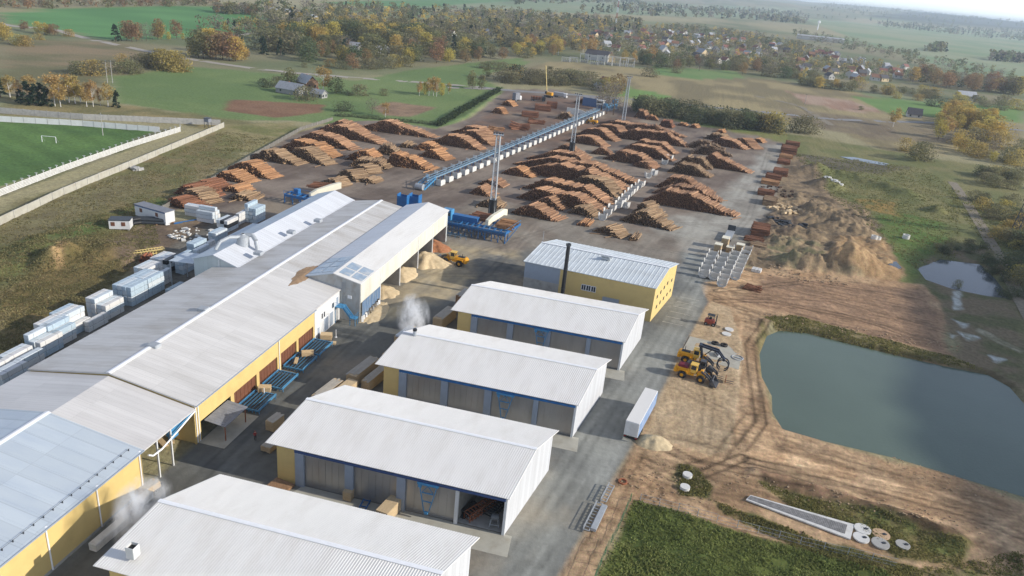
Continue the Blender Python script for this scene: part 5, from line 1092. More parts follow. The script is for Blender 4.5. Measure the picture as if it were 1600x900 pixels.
piles = [
 # right of the concrete dividers, near group
 ((1000, 314), (1152, 341), 5.4, 'longest log pile right of the concrete dividers, dark ends facing the camera', 'p', (.25, .5)),
 ((1018, 302), (1128, 318), 4.6, 'orange topped log pile right behind the longest pile', 'p', (.3, .4)),
 ((1022, 292), (1114, 306), 5.0, 'rear log pile behind the longest one, right of the dividers', 'p', (.25, .5)),
 ((966, 344), (1052, 362), 4.6, 'grey brown log pile in front of the longest pile', 'g', (.3, .55)),
 ((984, 333), (1030, 344), 4.2, 'tangled grey log pile touching the dividers', 'g', (.3, .5)),
 ((925, 361), (972, 374), 2.8, 'low log pile in front of the dividers', 'g', (.4, .5)),
 ((981, 376), (996, 378), 1.2, 'tiny log bundle lying alone behind the boiler house', 'g', (.2, .2)),
 ((900, 352), (919, 355), 1.2, 'tiny orange log bundle by the near end of the dividers', 'o', (.2, .2)),
 # centre block
 ((797, 333), (872, 348), 4.3, 'front log pile of the centre block, beside the blue infeed deck', 'p', (.35, .55)),
 ((822, 319), (880, 330), 3.6, 'short slanting log pile second from the front of the centre block', 'p', (.5, .4)),
 ((885, 332), (930, 341), 2.6, 'short dark log pile in front of the divider end', 'd', (.3, .4)),
 ((806, 309), (946, 337), 4.4, 'orange topped log pile third from the front of the centre block', 'p', (.2, .3)),
 ((815, 293), (953, 322), 4.6, 'brown log pile in the middle of the centre block', 'p', (.25, .3)),
 ((880, 288), (962, 309), 4.6, 'grey topped log pile between brown ones in the centre block', 'g', (.3, .3)),
 ((806, 267), (983, 302), 5.6, 'largest log pile of the centre block with a tall dark face', 'p', (.3, .35)),
 ((782, 271), (831, 279), 3.6, 'small bright orange log pile at the left tip of the centre block', 'o', (.4, .5)),
 ((800, 256), (1003, 291), 5.2, 'log pile behind the largest one of the centre block', 'p', (.3, .35)),
 ((820, 248), (940, 266), 4.6, 'orange topped log pile at the foot of the middle mast', 'p', (.35, .35)),
 ((850, 241), (920, 250), 5.0, 'rearmost log pile of the centre block, beside the middle mast', 'p', (.4, .5)),
 # upper centre block
 ((941, 248), (1022, 262), 4.8, 'front log pile of the upper block with a smooth brown face', 'p', (.35, .35)),
 ((986, 259), (1022, 266), 2.8, 'small log pile at the front right corner of the upper block', 'p', (.35, .35)),
 ((921, 240), (956, 244), 3.2, 'small dark log pile at the front left of the upper block', 'p', (.45, .4)),
 ((960, 238), (1050, 253), 4.8, 'log pile second row from the front of the upper block', 'p', (.3, .3)),
 ((976, 230), (1056, 242), 4.4, 'orange log pile in the middle rows of the upper block', 'p', (.3, .3)),
 ((954, 214), (1076, 231), 5.6, 'widest log pile of the upper block', 'p', (.3, .3)),
 ((884, 220), (945, 231), 4.0, 'front left log pile near the far end of the sorting line', 'p', (.3, .4)),
 ((898, 210), (962, 222), 4.8, 'log pile behind the front left one near the sorting line', 'p', (.35, .4)),
 ((920, 203), (984, 218), 4.8, 'third log pile row along the far sorting line', 'p', (.3, .4)),
 ((955, 203), (1072, 216), 4.6, 'rear log pile of the upper block', 'p', (.3, .4)),
 ((940, 196), (1000, 205), 3.6, 'log pile before the far mast', 'p', (.3, .4)),
 # right upper block
 ((1086, 257), (1174, 272), 6.2, 'tall brown log pile tapering to the right by the yard road', 'p', (.25, .75)),
 ((1040, 268), (1110, 279), 4.2, 'grey log heap with messy tops in front of the tall brown pile', 'g', (.3, .4)),
 ((1052, 258), (1112, 266), 4.4, 'grey tangled log heap behind the messy one', 'g', (.3, .3)),
 ((1078, 240), (1146, 246), 4.2, 'grey log pile behind the tall brown pile', 'g', (.3, .5)),
 ((1070, 230), (1135, 236), 4.0, 'dark grey log pile in the upper right block', 'g', (.3, .5)),
 ((1104, 224), (1166, 235), 4.4, 'brown faced log pile in the upper right block', 'p', (.3, .5)),
 ((1098, 216), (1150, 225), 3.6, 'dusky log pile at the back of the upper right block', 'g', (.3, .5)),
 ((1136, 222), (1179, 234), 4.0, 'rightmost log pile of the upper right block', 'p', (.4, .5)),
 # far edge
 ((990, 183), (1010, 186), 4.6, 'tall log pile at the far edge beside the shrubs', 'p', (.3, .3)),
 ((1008, 187), (1028, 189), 2.6, 'low pale log pile at the far edge next to the tall one', 'o', (.3, .3)),
 ((1028, 198), (1052, 201), 3.6, 'reddish log pile at the far edge, right of the mast', 'r', (.2, .3)),
 ((1057, 196), (1074, 198), 1.6, 'flat log bundle at the far edge, left of two others', 'o', (.3, .3)),
 ((1076, 199), (1090, 201), 1.8, 'flat bright log bundle at the far edge before the bushes', 'o', (.3, .3)),
 ((1117, 207), (1132, 209), 1.8, 'small bright log bundle alone at the right far edge', 'o', (.3, .3)),
 ((1174, 221), (1192, 224), 1.8, 'small bright log bundle at the right corner of the yard', 'o', (.3, .3)),
 # left yard
 ((553, 201), (680, 217), 5.2, 'wide log pile on the grass side at the back of the left yard', 'p', (.35, .55)),
 ((495, 203), (572, 211), 4.8, 'rearmost left log pile with a pale orange flank', 'p', (.4, .4)),
 ((488, 208), (598, 227), 5.2, 'log pile with a long orange right flank in the rear left', 'p', (.35, .5)),
 ((452, 221), (552, 236), 5.2, 'brown log pile second row of the left yard', 'p', (.35, .4)),
 ((436, 232), (520, 248), 4.6, 'orange topped log pile behind the grey ones of the left yard', 'o', (.3, .35)),
 ((440, 246), (510, 260), 4.8, 'olive grey log pile with an orange flank in the left yard', 'g', (.3, .45)),
 ((388, 247), (464, 260), 4.2, 'grey log pile left of the olive one', 'g', (.35, .5)),
 ((350, 268), (424, 281), 4.4, 'bright orange log pile at the left fence of the yard', 'o', (.3, .5)),
 ((332, 279), (388, 288), 3.0, 'low orange log pile next to the left fence', 'o', (.3, .5)),
 ((350, 298), (378, 303), 2.0, 'small orange log bundle lying in front of the low orange pile', 'o', (.3, .4)),
 ((358, 311), (396, 316), 2.0, 'small brown log bundle near the blue infeed table', 'g', (.3, .4)),
 ((278, 312), (322, 322), 3.8, 'log pile with thick dark ends beside the white cabins', 'g', (.3, .3)),
 ((256, 320), (300, 330), 2.6, 'log pile behind the long white cabin', 'r', (.2, .5)),
 ((270, 303), (330, 312), 3.4, 'reddish log pile at the fence corner behind the thick ended one', 'r', (.3, .4)),
 ((300, 292), (345, 300), 2.6, 'reddish log pile along the fence, left of the low orange one', 'r', (.3, .4)),
 # left middle
 ((600, 258), (676, 268), 4.8, 'large rust brown log pile in the middle of the left yard', 'o', (.15, .6)),
 ((537, 249), (594, 257), 4.6, 'log pile left of the large rust brown one', 'o', (.4, .4)),
 ((543, 260), (606, 266), 3.0, 'weathered log pile in front of the rust brown ones', 'g', (.2, .3)),
 ((584, 241), (625, 243), 4.0, 'black ended log pile behind the rust brown one', 'd', (.3, .4)),
 ((622, 230), (646, 232), 2.0, 'low grey log bundle behind the black ended pile', 'g', (.3, .4)),
 ((646, 233), (690, 238), 3.0, 'log pile left of the sorting line, upper of two', 'o', (.3, .5)),
 ((655, 243), (698, 252), 3.2, 'log pile left of the sorting line, lower of two', 'o', (.3, .5)),
 ((498, 288), (532, 295), 2.6, 'weathered grey log pile nearest the side hall roof', 'g', (.4, .3)),
 ((524, 275), (558, 286), 3.2, 'weathered grey log pile behind the one nearest the side hall', 'g', (.4, .3)),
 ((548, 266), (578, 274), 2.6, 'weathered grey log pile in front of the rust brown group', 'g', (.3, .3)),
 ((561, 284), (584, 288), 1.6, 'small grey log bundle alone on the left yard', 'g', (.3, .3)),
 ((746, 288), (786, 294), 2.4, 'small log pile right behind the near mast', 'p', (.4, .4)),
 ((731, 302), (766, 308), 2.8, 'small log pile left of the near mast', 'p', (.4, .4)),
 ((742, 322), (784, 328), 2.6, 'small messy log pile behind the blue infeed deck', 'g', (.4, .4)),
 # upper left of the line
 ((667, 222), (750, 236), 4.8, 'brown log pile beside the grass bank', 'p', (.4, .4)),
 ((706, 214), (768, 228), 4.8, 'log pile behind the brown one at the grass bank', 'p', (.35, .4)),
 ((704, 206), (775, 219), 4.0, 'pale topped log pile third from the grass bank front', 'p', (.35, .4)),
 ((766, 176), (788, 179), 3.0, 'orange log pile on the grass bank corner', 'o', (.3, .4)),
 ((782, 164), (802, 167), 2.8, 'small log pile next to the grey lorry', 'o', (.3, .4)),
 ((868, 186), (896, 188), 3.6, 'grey log pile standing before the white ramp', 'g', (.3, .3)),
 ((894, 160), (930, 165), 2.8, 'log heap in front of the blue container', 'r', (.4, .4)),
]
for p in piles: pile(*p[:4], tone=p[4], prof=p[5], rough=.16 if p[4] in 'gd' else .07)
# stacks whose logs lie across the view
def lay(px, py, L, W, h, label, tone='r', rz=-6.0, d=.45, rough=.05, cat='log stack', group='log stacks lying across the view'):
    global LOGN; LOGN += 1; rng = np.random.default_rng(LOGN*5+3); x, y = G(px, py); side, end = {'r': (T_RED, E_BROWN), 'o': (T_ORANGE, E_BROWN), 'g': (T_GREY, E_DARK)}[tone]
    cs, ds, ls, rs = [], [], [], []
    for r in range(max(1, int(h/(d*.87)))):
        z = d*.5+r*d*.87; 
        for s in np.arange(r*d*.32, W-r*d*.32, d):
            th = R(rz)+rng.normal(0, rough); cs.append((-(s-W/2)*math.sin(R(rz))+rng.normal(0, .15), (s-W/2)*math.cos(R(rz)), z)); ds.append((math.cos(th), math.sin(th), rng.normal(0, .01+rough*.3))); ls.append(L*(1+rng.normal(0, .04))); rs.append(d*.5*rng.uniform(.7, 1.05))
    o = logs_mesh('log_stack', np.array(cs), np.array(ds), np.array(ls), np.array(rs), side, end, rng); o.location = (x, y, 0); tag(o, label, cat, group); return o
for i, (px, py, L, W, h, tn) in enumerate(((1187, 366, 5.5, 11, 3.4, 'r'), (1178, 376, 6, 4.0, 1.4, 'r'), (1202, 318, 4.8, 9, 2.6, 'g'), (1203, 287, 7, 6, 1.8, 'o'), (1219, 272, 6, 9, 2.4, 'r'), (1224, 255, 5.5, 7, 2.0, 'r'), (1232, 238, 7.5, 12, 3.4, 'r'), (1196, 304, 6.0, 6, 2.2, 'r'), (1208, 279, 6.5, 6, 2.0, 'r'), (1228, 246, 6, 5, 1.8, 'o'), (1184, 386, 5, 4, 1.2, 'g'), (1238, 228, 7, 7, 2.6, 'r'))):
    lay(px, py, L, W, h, 'stack of logs along the right yard edge, %s from the near end' % ORD[sorted((386, 376, 366, 318, 304, 287, 279, 272, 255, 246, 238, 228), reverse=True).index(py)], tn)
for px, py, L, W, h, lab in ((828, 182, 9, 7, 3.0, 'front reddish log stack before the parked machines'), (848, 172, 9, 8, 3.4, 'reddish log stack behind the front one near the crane'), (862, 168, 6, 7, 3.6, 'orange log stack at the right end of the reddish ones'),
                     (775, 205, 8, 8, 1.6, 'flattened log heap left of the sorting line'), (812, 200, 10, 10, 1.6, 'scattered dark log heap in the upper yard'), (838, 192, 9, 8, 1.4, 'scattered log heap right of the dark one')):
    lay(px, py, L, W, h, lab, 'r' if 'red' in lab else ('g' if 'scatter' in lab else 'o'), rz=8, rough=.35 if 'heap' in lab else .05)
drift('bark_heap', 'dark bark heap beside the far mast', 'bark heap', *G(962, 196), 0, 9, 7, 3.4, K['bark_heap'], 21)
drift('bark_heap', 'brown bark heap right of the far mast', 'bark heap', *G(985, 200), 0, 9, 6, 2.0, K['bark_heap'], 22)
drift('bark_heap', 'low bark and chip heap in the reddish stack corner', 'bark heap', *G(1010, 205), 0, 7, 6, 1.8, K['bark_heap'], 23)
# ------------------------------------------------------------ light masts
def mast(px, py, H, base_h, label):
    x, y = G(px, py); t = thing('light_mast', label, 'light mast', (x, y, 0), R(8), 'lattice light masts'); w0, w1 = .85, .55
    b = MB(); c = lambda s, z: (s[0]*(w0+(w1-w0)*z/H), s[1]*(w0+(w1-w0)*z/H), z)
    cs = [(-1, -1), (1, -1), (1, 1), (-1, 1)]
    for s in cs: b.beam(c(s, 0), c(s, H), .26)
    n = 16
    for i in range(n):
        za, zb = H*i/n, H*(i+1)/n
        for k in range(4):
            a, e = cs[k], cs[(k+1) % 4]; b.beam(c(a, za), c(e, zb), .14) if (i+k) % 2 else b.beam(c(e, za), c(a, zb), .14); b.beam(c(a, zb), c(e, zb), .14)
    b.build('lattice', K['steel'], t)
    b = MB(); b.box((0, 0, H+.1), (3.2, 1.6, .12)); 
    for sx in (-1.5, 1.5): b.beam((sx, -.8, H+.15), (sx, -.8, H+1.0), .06); b.beam((sx, .8, H+.15), (sx, .8, H+1.0), .06)
    b.beam((-1.5, -.8, H+1), (1.5, -.8, H+1), .06); b.beam((-1.5, .8, H+1), (1.5, .8, H+1), .06); b.build('platform', K['steel'], t)
    for sx in (-1.3, -.5, .5, 1.3):
        b = MB(); b.box((sx, -1.0, H+.7), (.55, .35, .45)); b.build('floodlight', K['steel_dark'], t)
    if base_h: b = MB(); b.tube((0, 0, 0), (0, 0, base_h), 1.35, 1.3, 10); b.build('base_guard', K['black'], t)
    b = MB(); b.box((0, 0, .2), (3, 3, .4)); b.build('footing', K['concrete'], t)
mast(768, 343, 27.5, 6.8, 'lattice light mast with a black foot nearest the camera, by the infeed deck')
mast(892, 246, 27.5, 7.0, 'lattice light mast with a black foot in the middle of the log yard')
mast(973, 194, 26, 2.0, 'lattice light mast farthest away, beside the dark bark heap')
# ------------------------------------------------------------ sorting line
def trough(nm='concrete_divider'):
    """U shaped concrete element: two upright sides joined by a rounded bottom"""
    b = MB(); W, H, T, D = 2.7, 2.5, .16, 1.5; n = 10; out, inn = [], []
    for i in range(n+1):
        a = math.pi+math.pi*i/n; out.append((W/2*math.cos(a), .0, .95+.95*math.sin(a))); inn.append(((W/2-T)*math.cos(a), 0, .95+(.95-T)*math.sin(a)))
    out = [(-W/2-.12, 0, H)]+out+[(W/2+.12, 0, H)]; inn = [(-W/2-.12+T, 0, H)]+inn+[(W/2+.12-T, 0, H)]
    m = len(out); vs = [(x, y-D/2, z) for x, y, z in out+inn]+[(x, y+D/2, z) for x, y, z in out+inn]; fs = []
    for i in range(m-1):
        fs += [(i, i+1, m+i+1, m+i), (2*m+i, 3*m+i, 3*m+i+1, 2*m+i+1), (i, 2*m+i, 2*m+i+1, i+1), (m+i, m+i+1, 3*m+i+1, 3*m+i)]
    fs += [(0, m, 3*m, 2*m), (m-1, 3*m-1, 4*m-1, 2*m-1)]
    b.add(vs, fs); b.box((0, 0, .06), (1.6, D, .12)); b.box((0, D/2-.09, 1.15), (W-2*T-.05, .14, 1.6)); return b
TR = thing('concrete_trough', 'x', 'concrete trough', (0, 0, -60)); trough().build('shell', K['concrete_white'], TR)
used_tr = [False]
def put_tr(x, y, rz, lab, grp):
    if not used_tr[0]: used_tr[0] = True; TR.location = (x, y, 0); TR.rotation_euler = (0, 0, rz); TR['label'] = lab; TR['group'] = grp
    else: dup(TR, (x, y, 0), rz, lab, grp)
COLN = ['leftmost', 'second', 'third', 'rightmost']
for ci, ((ax_, ay_), (bx_, by_), n) in enumerate((((1098, 434), (1113, 404), 5), ((1114, 438), (1131, 406), 5), ((1127, 449), (1152, 397), 8), ((1148, 438), (1167, 396), 7))):
    p, q = np.array(G(ax_, ay_)), np.array(G(bx_, by_))
    for i in range(n):
        w = p+(q-p)*i/(n-1); put_tr(w[0], w[1]+.8, R(-9+random.Random(ci*9+i).uniform(-2, 2)), 'concrete trough in the %s column beside the yard road, %s from the near end' % (COLN[ci], ORD[i]), 'concrete troughs by the yard road')
rr = random.Random(8)
for i in range(11):
    p, q = np.array(G(942, 344)), np.array(G(1002, 291)); w = p+(q-p)*(i/10)**.92
    put_tr(w[0]+rr.uniform(-.5, .5), w[1], R(rr.uniform(-28, -4)), 'concrete divider between the log piles, %s from the near end' % ORD[i], 'concrete dividers between the log piles')
for i, (px, py) in enumerate(((977, 325), (1012, 278), (1022, 274), (1038, 257), (1046, 250))):
    put_tr(*G(px, py), R(rr.uniform(-60, 30)), ['single concrete divider offset to the right of the divider row', 'tilted divider at the far end of the near divider row', 'divider with pale rubble beside the log heaps', 'divider between the upper block and the grey heaps', 'last small divider before the chip strewn track'][i], 'scattered concrete dividers')
def sorting_line():
    a, c = np.array(G(664, 293)), np.array(G(935, 178)); d = c-a; L = float(np.linalg.norm(d)); rz = math.atan2(d[1], d[0])
    t = thing('sorting_line', 'long blue log sorting conveyor lined with white panels across the yard', 'conveyor', (a[0], a[1], 0), rz); n = 32
    b = MB()
    for s in (-.75, .75): b.beam((0, s, 2.6), (L, s, 2.6), .18, .4); b.beam((0, s, 3.5), (L, s, 3.5), .12, .14)
    k = int(L/3)
    for i in range(k+1):
        x = L*i/k
        for s in (-.75, .75): b.beam((x, s, 2.6), (x, s, 3.5), .1)
        b.beam((x, -.75, 2.6), (x, .75, 2.6), .12)
        if i < k: b.beam((x, -.75, 2.6), (x+L/k, -.75, 3.5), .08)
    b.build('truss', K['blue_worn'], t)
    b = MB(); b.box((L/2, 0, 2.84), (L, 1.1, .08)); b.build('chain_bed', K['steel_dark'], t)
    for i in range(n):
        x = 5+(L-9)*i/(n-1)
        b = MB()
        for s in (-.7, .7): b.beam((x, s, 0), (x, s, 2.5), .22)
        b.beam((x, -.7, 1.2), (x, .7, 1.2), .14); b.build('leg', K['blue'], t)
        b = MB(); b.prism([(x-.2, -3.9, .2), (x+3.1, -3.9, .2), (x+3.4, -3.9, 1.3), (x+3.0, -3.9, 2.1), (x+.6, -3.9, 2.4), (x-.3, -3.9, 1.9)], (0, .2, 0)); b.prism([(x, -3.7, .2), (x, -1.6, .2), (x, -1.6, 2.4), (x, -3.7, 2.5)], (.2, 0, 0)); b.build('white_panel', K['concrete_white'], t)
        b = MB(); b.prism([(x+.3, -3.9, .3), (x+.3, -1.7, .3), (x+3.4, -1.5, .5), (x+3.4, -3.9, .25)], (0, 0, .1)); b.prism([(x+.3, -1.6, .3), (x+3.2, -1.6, .3), (x+3.2, -1.6, 1.6), (x+.3, -1.6, 2.0)], (0, .1, 0)); b.build('bin_floor', K['concrete'], t)
        b = MB(); b.box((x, 1.9, 3.1), (.14, 1.5, 1.2)); b.beam((x, 1.6, 0), (x, 1.6, 2.8), .2); b.build('kicker_plate', K['concrete_white'], t)
    # drive end
    b = MB(); 
    for s in (-1.6, 1.6): b.beam((-3.5, s, .2), (5, s, 2.6), .3, .5); b.beam((-3.5, s, 1.6), (5, s, 3.6), .14)
    for i in range(7): b.beam((-3.5+i*1.4, -1.6, .3+i*.4), (-3.5+i*1.4, 1.6, .3+i*.4), .2); b.beam((-3.5+i*1.4, -1.6, 0), (-3.5+i*1.4, -1.6, 1.6+i*.33), .14)
    b.build('drive_end', K['blue_light'], t)
    b = MB(); b.tube((-4.0, -1.5, 1.2), (-4.0, 1.5, 1.2), 1.1, n=16); b.build('end_drum', K['steel'], t)
sorting_line()
def far_machine():
    x, y = G(952, 172); t = thing('log_feeder', 'light blue log feeder at the far end of the sorting line', 'machine', (x, y, 0), R(76)); b = MB()
    for s in (-1.2, 1.2): b.beam((-9, s, 2.8), (8, s, 3.2), .3, .7)
    for i in range(8): b.beam((-8+i*2.1, -1.2, 0), (-8+i*2.1, -1.2, 2.8), .22); b.beam((-8+i*2.1, 1.2, 0), (-8+i*2.1, 1.2, 2.8), .22)
    b.build('frame', K['blue_light'], t); b = MB(); b.box((8.6, 0, 3.0), (1.6, 3.6, 6.0)); b.rbox((-7, 0, 4.0), (3, 2.4, 1.8), .3); b.build('housing', K['blue_light'], t)
    b = MB(); b.box((0, 0, 3.2), (15, 1.6, .12)); b.build('chain_bed', K['steel_dark'], t)
    x, y = G(937, 172); t = thing('control_cabin', 'white control cabin on posts beside the light blue feeder', 'cabin', (x, y, 0), R(-8)); b = MB(); b.box((0, 0, 4.7), (4.4, 3.4, 2.6)); b.build('walls', K['white_paint'], t)
    b = MB(); b.box((0, -1.72, 5.0), (3.6, .06, 1.1)); b.build('window', K['glass'], t); b = MB(); b.box((0, 0, 6.1), (5.0, 4.0, .2)); b.build('roof', K['roof_white'], t); b = MB()
    for sx in (-1.9, 1.9):
        for sy in (-1.4, 1.4): b.beam((sx, sy, 0), (sx, sy, 3.4), .25)
    b.build('leg', K['steel'], t)
    x, y = G(922, 168); t = thing('blue_container', 'long blue grey container building beside the far end of the line', 'container', (x, y, 0), R(-12)); b = MB(); b.rbox((0, 6, 2.6), (14, 4, 5.2), .08); b.build('body', K['blue_mute'], t); b = MB(); b.corr((-7.2, 6, 5.5), (7.2, 6, 5.5), (7.2, 3.7, 5.25), (-7.2, 3.7, 5.25), .6, .03, .06); b.corr((-7.2, 6.003, 5.5), (7.2, 6.003, 5.5), (7.2, 8.3, 5.25), (-7.2, 8.3, 5.25), .6, .03, .06); b.build('roof', K['grey_roof'], t)
    x, y = G(885, 178); x2, y2 = G(932, 184); t = thing('ramp_wall', 'curved white ramp wall with blue hatches before the blue container', 'wall', (x, y, 0), math.atan2(y2-y, x2-x)); L = math.hypot(x2-x, y2-y)
    pr = [(0, 0, 0), (L, 0, 0), (L, 0, 1.2)]+[(L*(1-i/8), 0, 1.2+2.6*(.5-.5*math.cos(math.pi*min(1, i/6)))) for i in range(1, 9)]
    b = MB(); b.prism(pr, (0, .5, 0)); b.build('wall', K['concrete_white'], t); b = MB()
    for s in (.45, .8): b.box((L*s, -.06, .9), (2.2, .1, 1.2))
    b.build('hatch', K['blue_dark'], t)
K['blue_mute'] = mat('blue_grey_sheet', rgb(78, 104, 142), .5, .08)
far_machine()
# ------------------------------------------------------------ blue infeed decks
def deck():
    x, y = G(788, 381); t = thing('infeed_deck', 'large blue steel log infeed deck with railings beside the bunker hall', 'infeed deck', (x, y, 0), R(-4)); b = MB()
    L = 14.5; 
    for yy in (0, 3.0, 8.0): b.beam((-L-9, yy, 3.2), (0, yy, 3.2), .35, .6)
    for i in range(9): b.beam((-i*L/8, 0, 3.4), (-i*L/8, 9.5, 3.8), .25, .35)
    for i in range(12): b.beam((-i*2.1, 0, 0), (-i*2.1, 0, 3.2), .22); b.beam((-i*2.1, 3, 0), (-i*2.1, 3, 3.2), .22)
    b.beam((0, 0, 3.2), (1.5, 10, 3.6), .4, .7); b.beam((0, 0, 0), (1.3, 9, 3.0), .14)
    for i in range(5): b.beam((-2-i*4, 0, 0), (-4-i*4, 0, 3.1), .12)
    b.build('frame', K['blue'], t); b = MB()
    for a, c in (((-L-9, -.5, 4.4), (0, -.5, 4.4)), ((-L-9, -.5, 3.9), (0, -.5, 3.9)), ((0, -.5, 4.4), (1.6, 10, 4.8)), ((-L-9, -3.2, 1.4), (-11, -3.2, 1.4)), ((-L-9, -3.2, .9), (-11, -3.2, .9))): b.beam(a, c, .07)
    for i in range(15): b.beam((-i*1.67, -.5, 3.3), (-i*1.67, -.5, 4.4), .07)
    for i in range(8): b.beam((-11-i*1.7, -3.2, 0), (-11-i*1.7, -3.2, 1.4), .07)
    b.build('railing', K['blue_light'], t); b = MB(); b.tube((-L-9, .9, 2.6), (0, .9, 2.4), .55, n=12); b.build('pipe_beam', K['blue_mute'], t)
    b = MB(); b.rbox((-19.5, 3.0, 5.0), (3.0, 2.6, 3.2), .1); b.build('cabin', K['blue_light'], t); b = MB(); b.box((-19.5, 1.68, 5.3), (2.2, .05, 1.0)); b.build('cabin_window', K['glass'], t)
    b = MB(); b.box((-14.0, 4.0, 4.3), (8.0, 2.2, 1.6)); b.build('conveyor_cover', K['blue'], t)
    b = MB(); b.beam((-21, -1.6, 2.0), (-9, -1.6, 2.0), 1.2, .1); b.build('walkway', K['steel_dark'], t)
    # white curved arm
    P = [(-7.5, 3.2, 4.2), (-6.6, 4.6, 5.4), (-5.6, 7.5, 6.0), (-5.0, 10.2, 6.4), (-4.4, 11.8, 6.0)]
    b = MB(); b.prism([(p[0], p[1], p[2]-.9) for p in P]+[(p[0], p[1], p[2]+1.0) for p in P[::-1]], (1.0, -.1, 0)); b.build('guide_shield', K['cream'], t)
    rng = np.random.default_rng(3)
    for q, (x0_, x1_, y0_, y1_, n, lab) in enumerate(((-4.2, 1.0, 2.6, 10.5, 44, 'orange logs lying on the blue infeed deck, right of the white shield'), (-14.0, -6.5, 5.5, 13.0, 40, 'darker logs lying on the deck left of the white shield'))):
        cs, ds, ls = [], [], []
        for i in range(n):
            f = i/n; cs.append(((x0_+x1_)/2+rng.normal(0, .25), y0_+(y1_-y0_)*((f*2) % 1), 4.0+.38*int(f*2)+rng.normal(0, .12))); ds.append((math.cos(rng.normal(0, .05)), math.sin(rng.normal(0, .05)), rng.normal(0, .02))); ls.append(x1_-x0_)
        o = logs_mesh('log_load', np.array(cs), np.array(ds), np.array(ls), rng.uniform(.16, .24, n), T_ORANGE if q == 0 else T_RED, E_BROWN, rng); o.location = (x, y, 0); o.rotation_euler = (0, 0, R(-4)); tag(o, lab, 'logs')
K['cream'] = mat('cream_sheet', rgb(232, 224, 200), .6, .05)
deck()
def deck_small():
    x, y = G(470, 322); t = thing('infeed_table', 'blue log infeed table with a white shield behind the side hall', 'infeed deck', (x, y, 0), R(-6)); b = MB()
    for yy in (0, 3.5): b.beam((-6, yy, 2.6), (7, yy, 2.6), .35, .8)
    for i in range(7): b.beam((-6+i*2.1, 0, 2.9), (-6+i*2.1, 4, 2.9), .3)
    for i in range(5): b.beam((-6+i*3, 0, 0), (-6+i*3, 0, 2.6), .25); b.beam((-6+i*3, 3.5, 0), (-6+i*3, 3.5, 2.6), .25)
    b.build('frame', K['blue'], t); b = MB(); b.rbox((-2.6, 2, 4.0), (1.8, 1.6, 1.6), .15); b.build('motor_box', K['blue'], t); b = MB()
    for yy in (-.4, 3.9): b.beam((-6, yy, 4.1), (2, yy, 4.1), .08)
    for i in range(6): b.beam((-6+i*1.6, -.4, 3), (-6+i*1.6, -.4, 4.1), .07)
    b.build('railing', K['blue'], t)
    P = [(1.0, 3.0, 3.2), (2.4, 4.5, 4.4), (5.2, 8.5, 5.6), (7.2, 11.0, 6.2)]; b = MB(); b.prism([(p[0], p[1], p[2]-1.4) for p in P]+[(p[0], p[1], p[2]+.6) for p in P[::-1]], (1.0, -.4, 0)); b.build('guide_shield', K['cream'], t)
    x, y = G(498, 303); rng = np.random.default_rng(9); n = 26; o = logs_mesh('log_load', np.stack([rng.normal(0, .2, n), np.linspace(-3, 4, n), 2.6+rng.random(n)*.8], 1), np.stack([np.ones(n), rng.normal(.2, .05, n), np.zeros(n)], 1), np.full(n, 5.0), np.full(n, .2), T_RED, E_BROWN, rng); o.location = (x, y, 0); tag(o, 'reddish logs waiting beside the white shield behind the side hall', 'logs')
deck_small()
for (px, py, s, lab) in ((630, 329, 1, 'open blue steel bin left of the other behind the hall ridge'), (648, 329, 1, 'open blue steel bin right of the other behind the hall ridge')):
    x, y = G(px, py); t = thing('blue_bin', lab, 'bin', (x, y, 0), R(-5), 'blue bins behind the bunker hall'); b = MB(); W, D, H = 3.4, 2.6, 4.6
    for a, c in (((-W/2, 0), (.12, D)), ((W/2, 0), (.12, D)), ((0, D/2), (W-.14, .12)), ((0, -D/2), (W-.14, .12))): b.box((a[0], a[1], H/2+1), (c[0], c[1], H if a[0] else H-1.2))
    b.build('shell', K['blue'], t); b = MB()
    for sx in (-1.5, 1.5):
        for sy in (-1.1, 1.1): b.beam((sx, sy, 0), (sx, sy, 1.2), .2)
    b.build('leg', K['blue_dark'], t)
# ------------------------------------------------------------ wheel loaders and other machines
def wheel(t, x, y, z, r, w, rim=None, name='wheel'):
    b = MB(); b.lathe([(r*.45, -w/2), (r*.85, -w/2), (r, -w*.36), (r, w*.36), (r*.85, w/2), (r*.45, w/2)], (x, y, z), 'Y', 22); o = b.build(name, K['rubber'], t, smooth=False)
    b = MB(); b.lathe([(0, -w*.30), (r*.2, -w*.46), (r*.44, -w*.40), (r*.50, -w*.48)], (x, y, z), 'Y', 18); b.lathe([(0, w*.30), (r*.2, w*.46), (r*.44, w*.40), (r*.50, w*.48)], (x, y, z), 'Y', 18); f = b.build('rim', rim or K['yel_mach'], o)
    n = 20; b = MB()
    for i in range(n):
        a = 2*math.pi*i/n; b.box((x+math.cos(a)*r*1.0, y, z+math.sin(a)*r*1.0), (.001+.12, w*.9, .1)) if abs(math.cos(a)) > .7 else b.box((x+math.cos(a)*r, y, z+math.sin(a)*r), (.1, w*.9, .1))
    b.build('tread', K['rubber'], o)
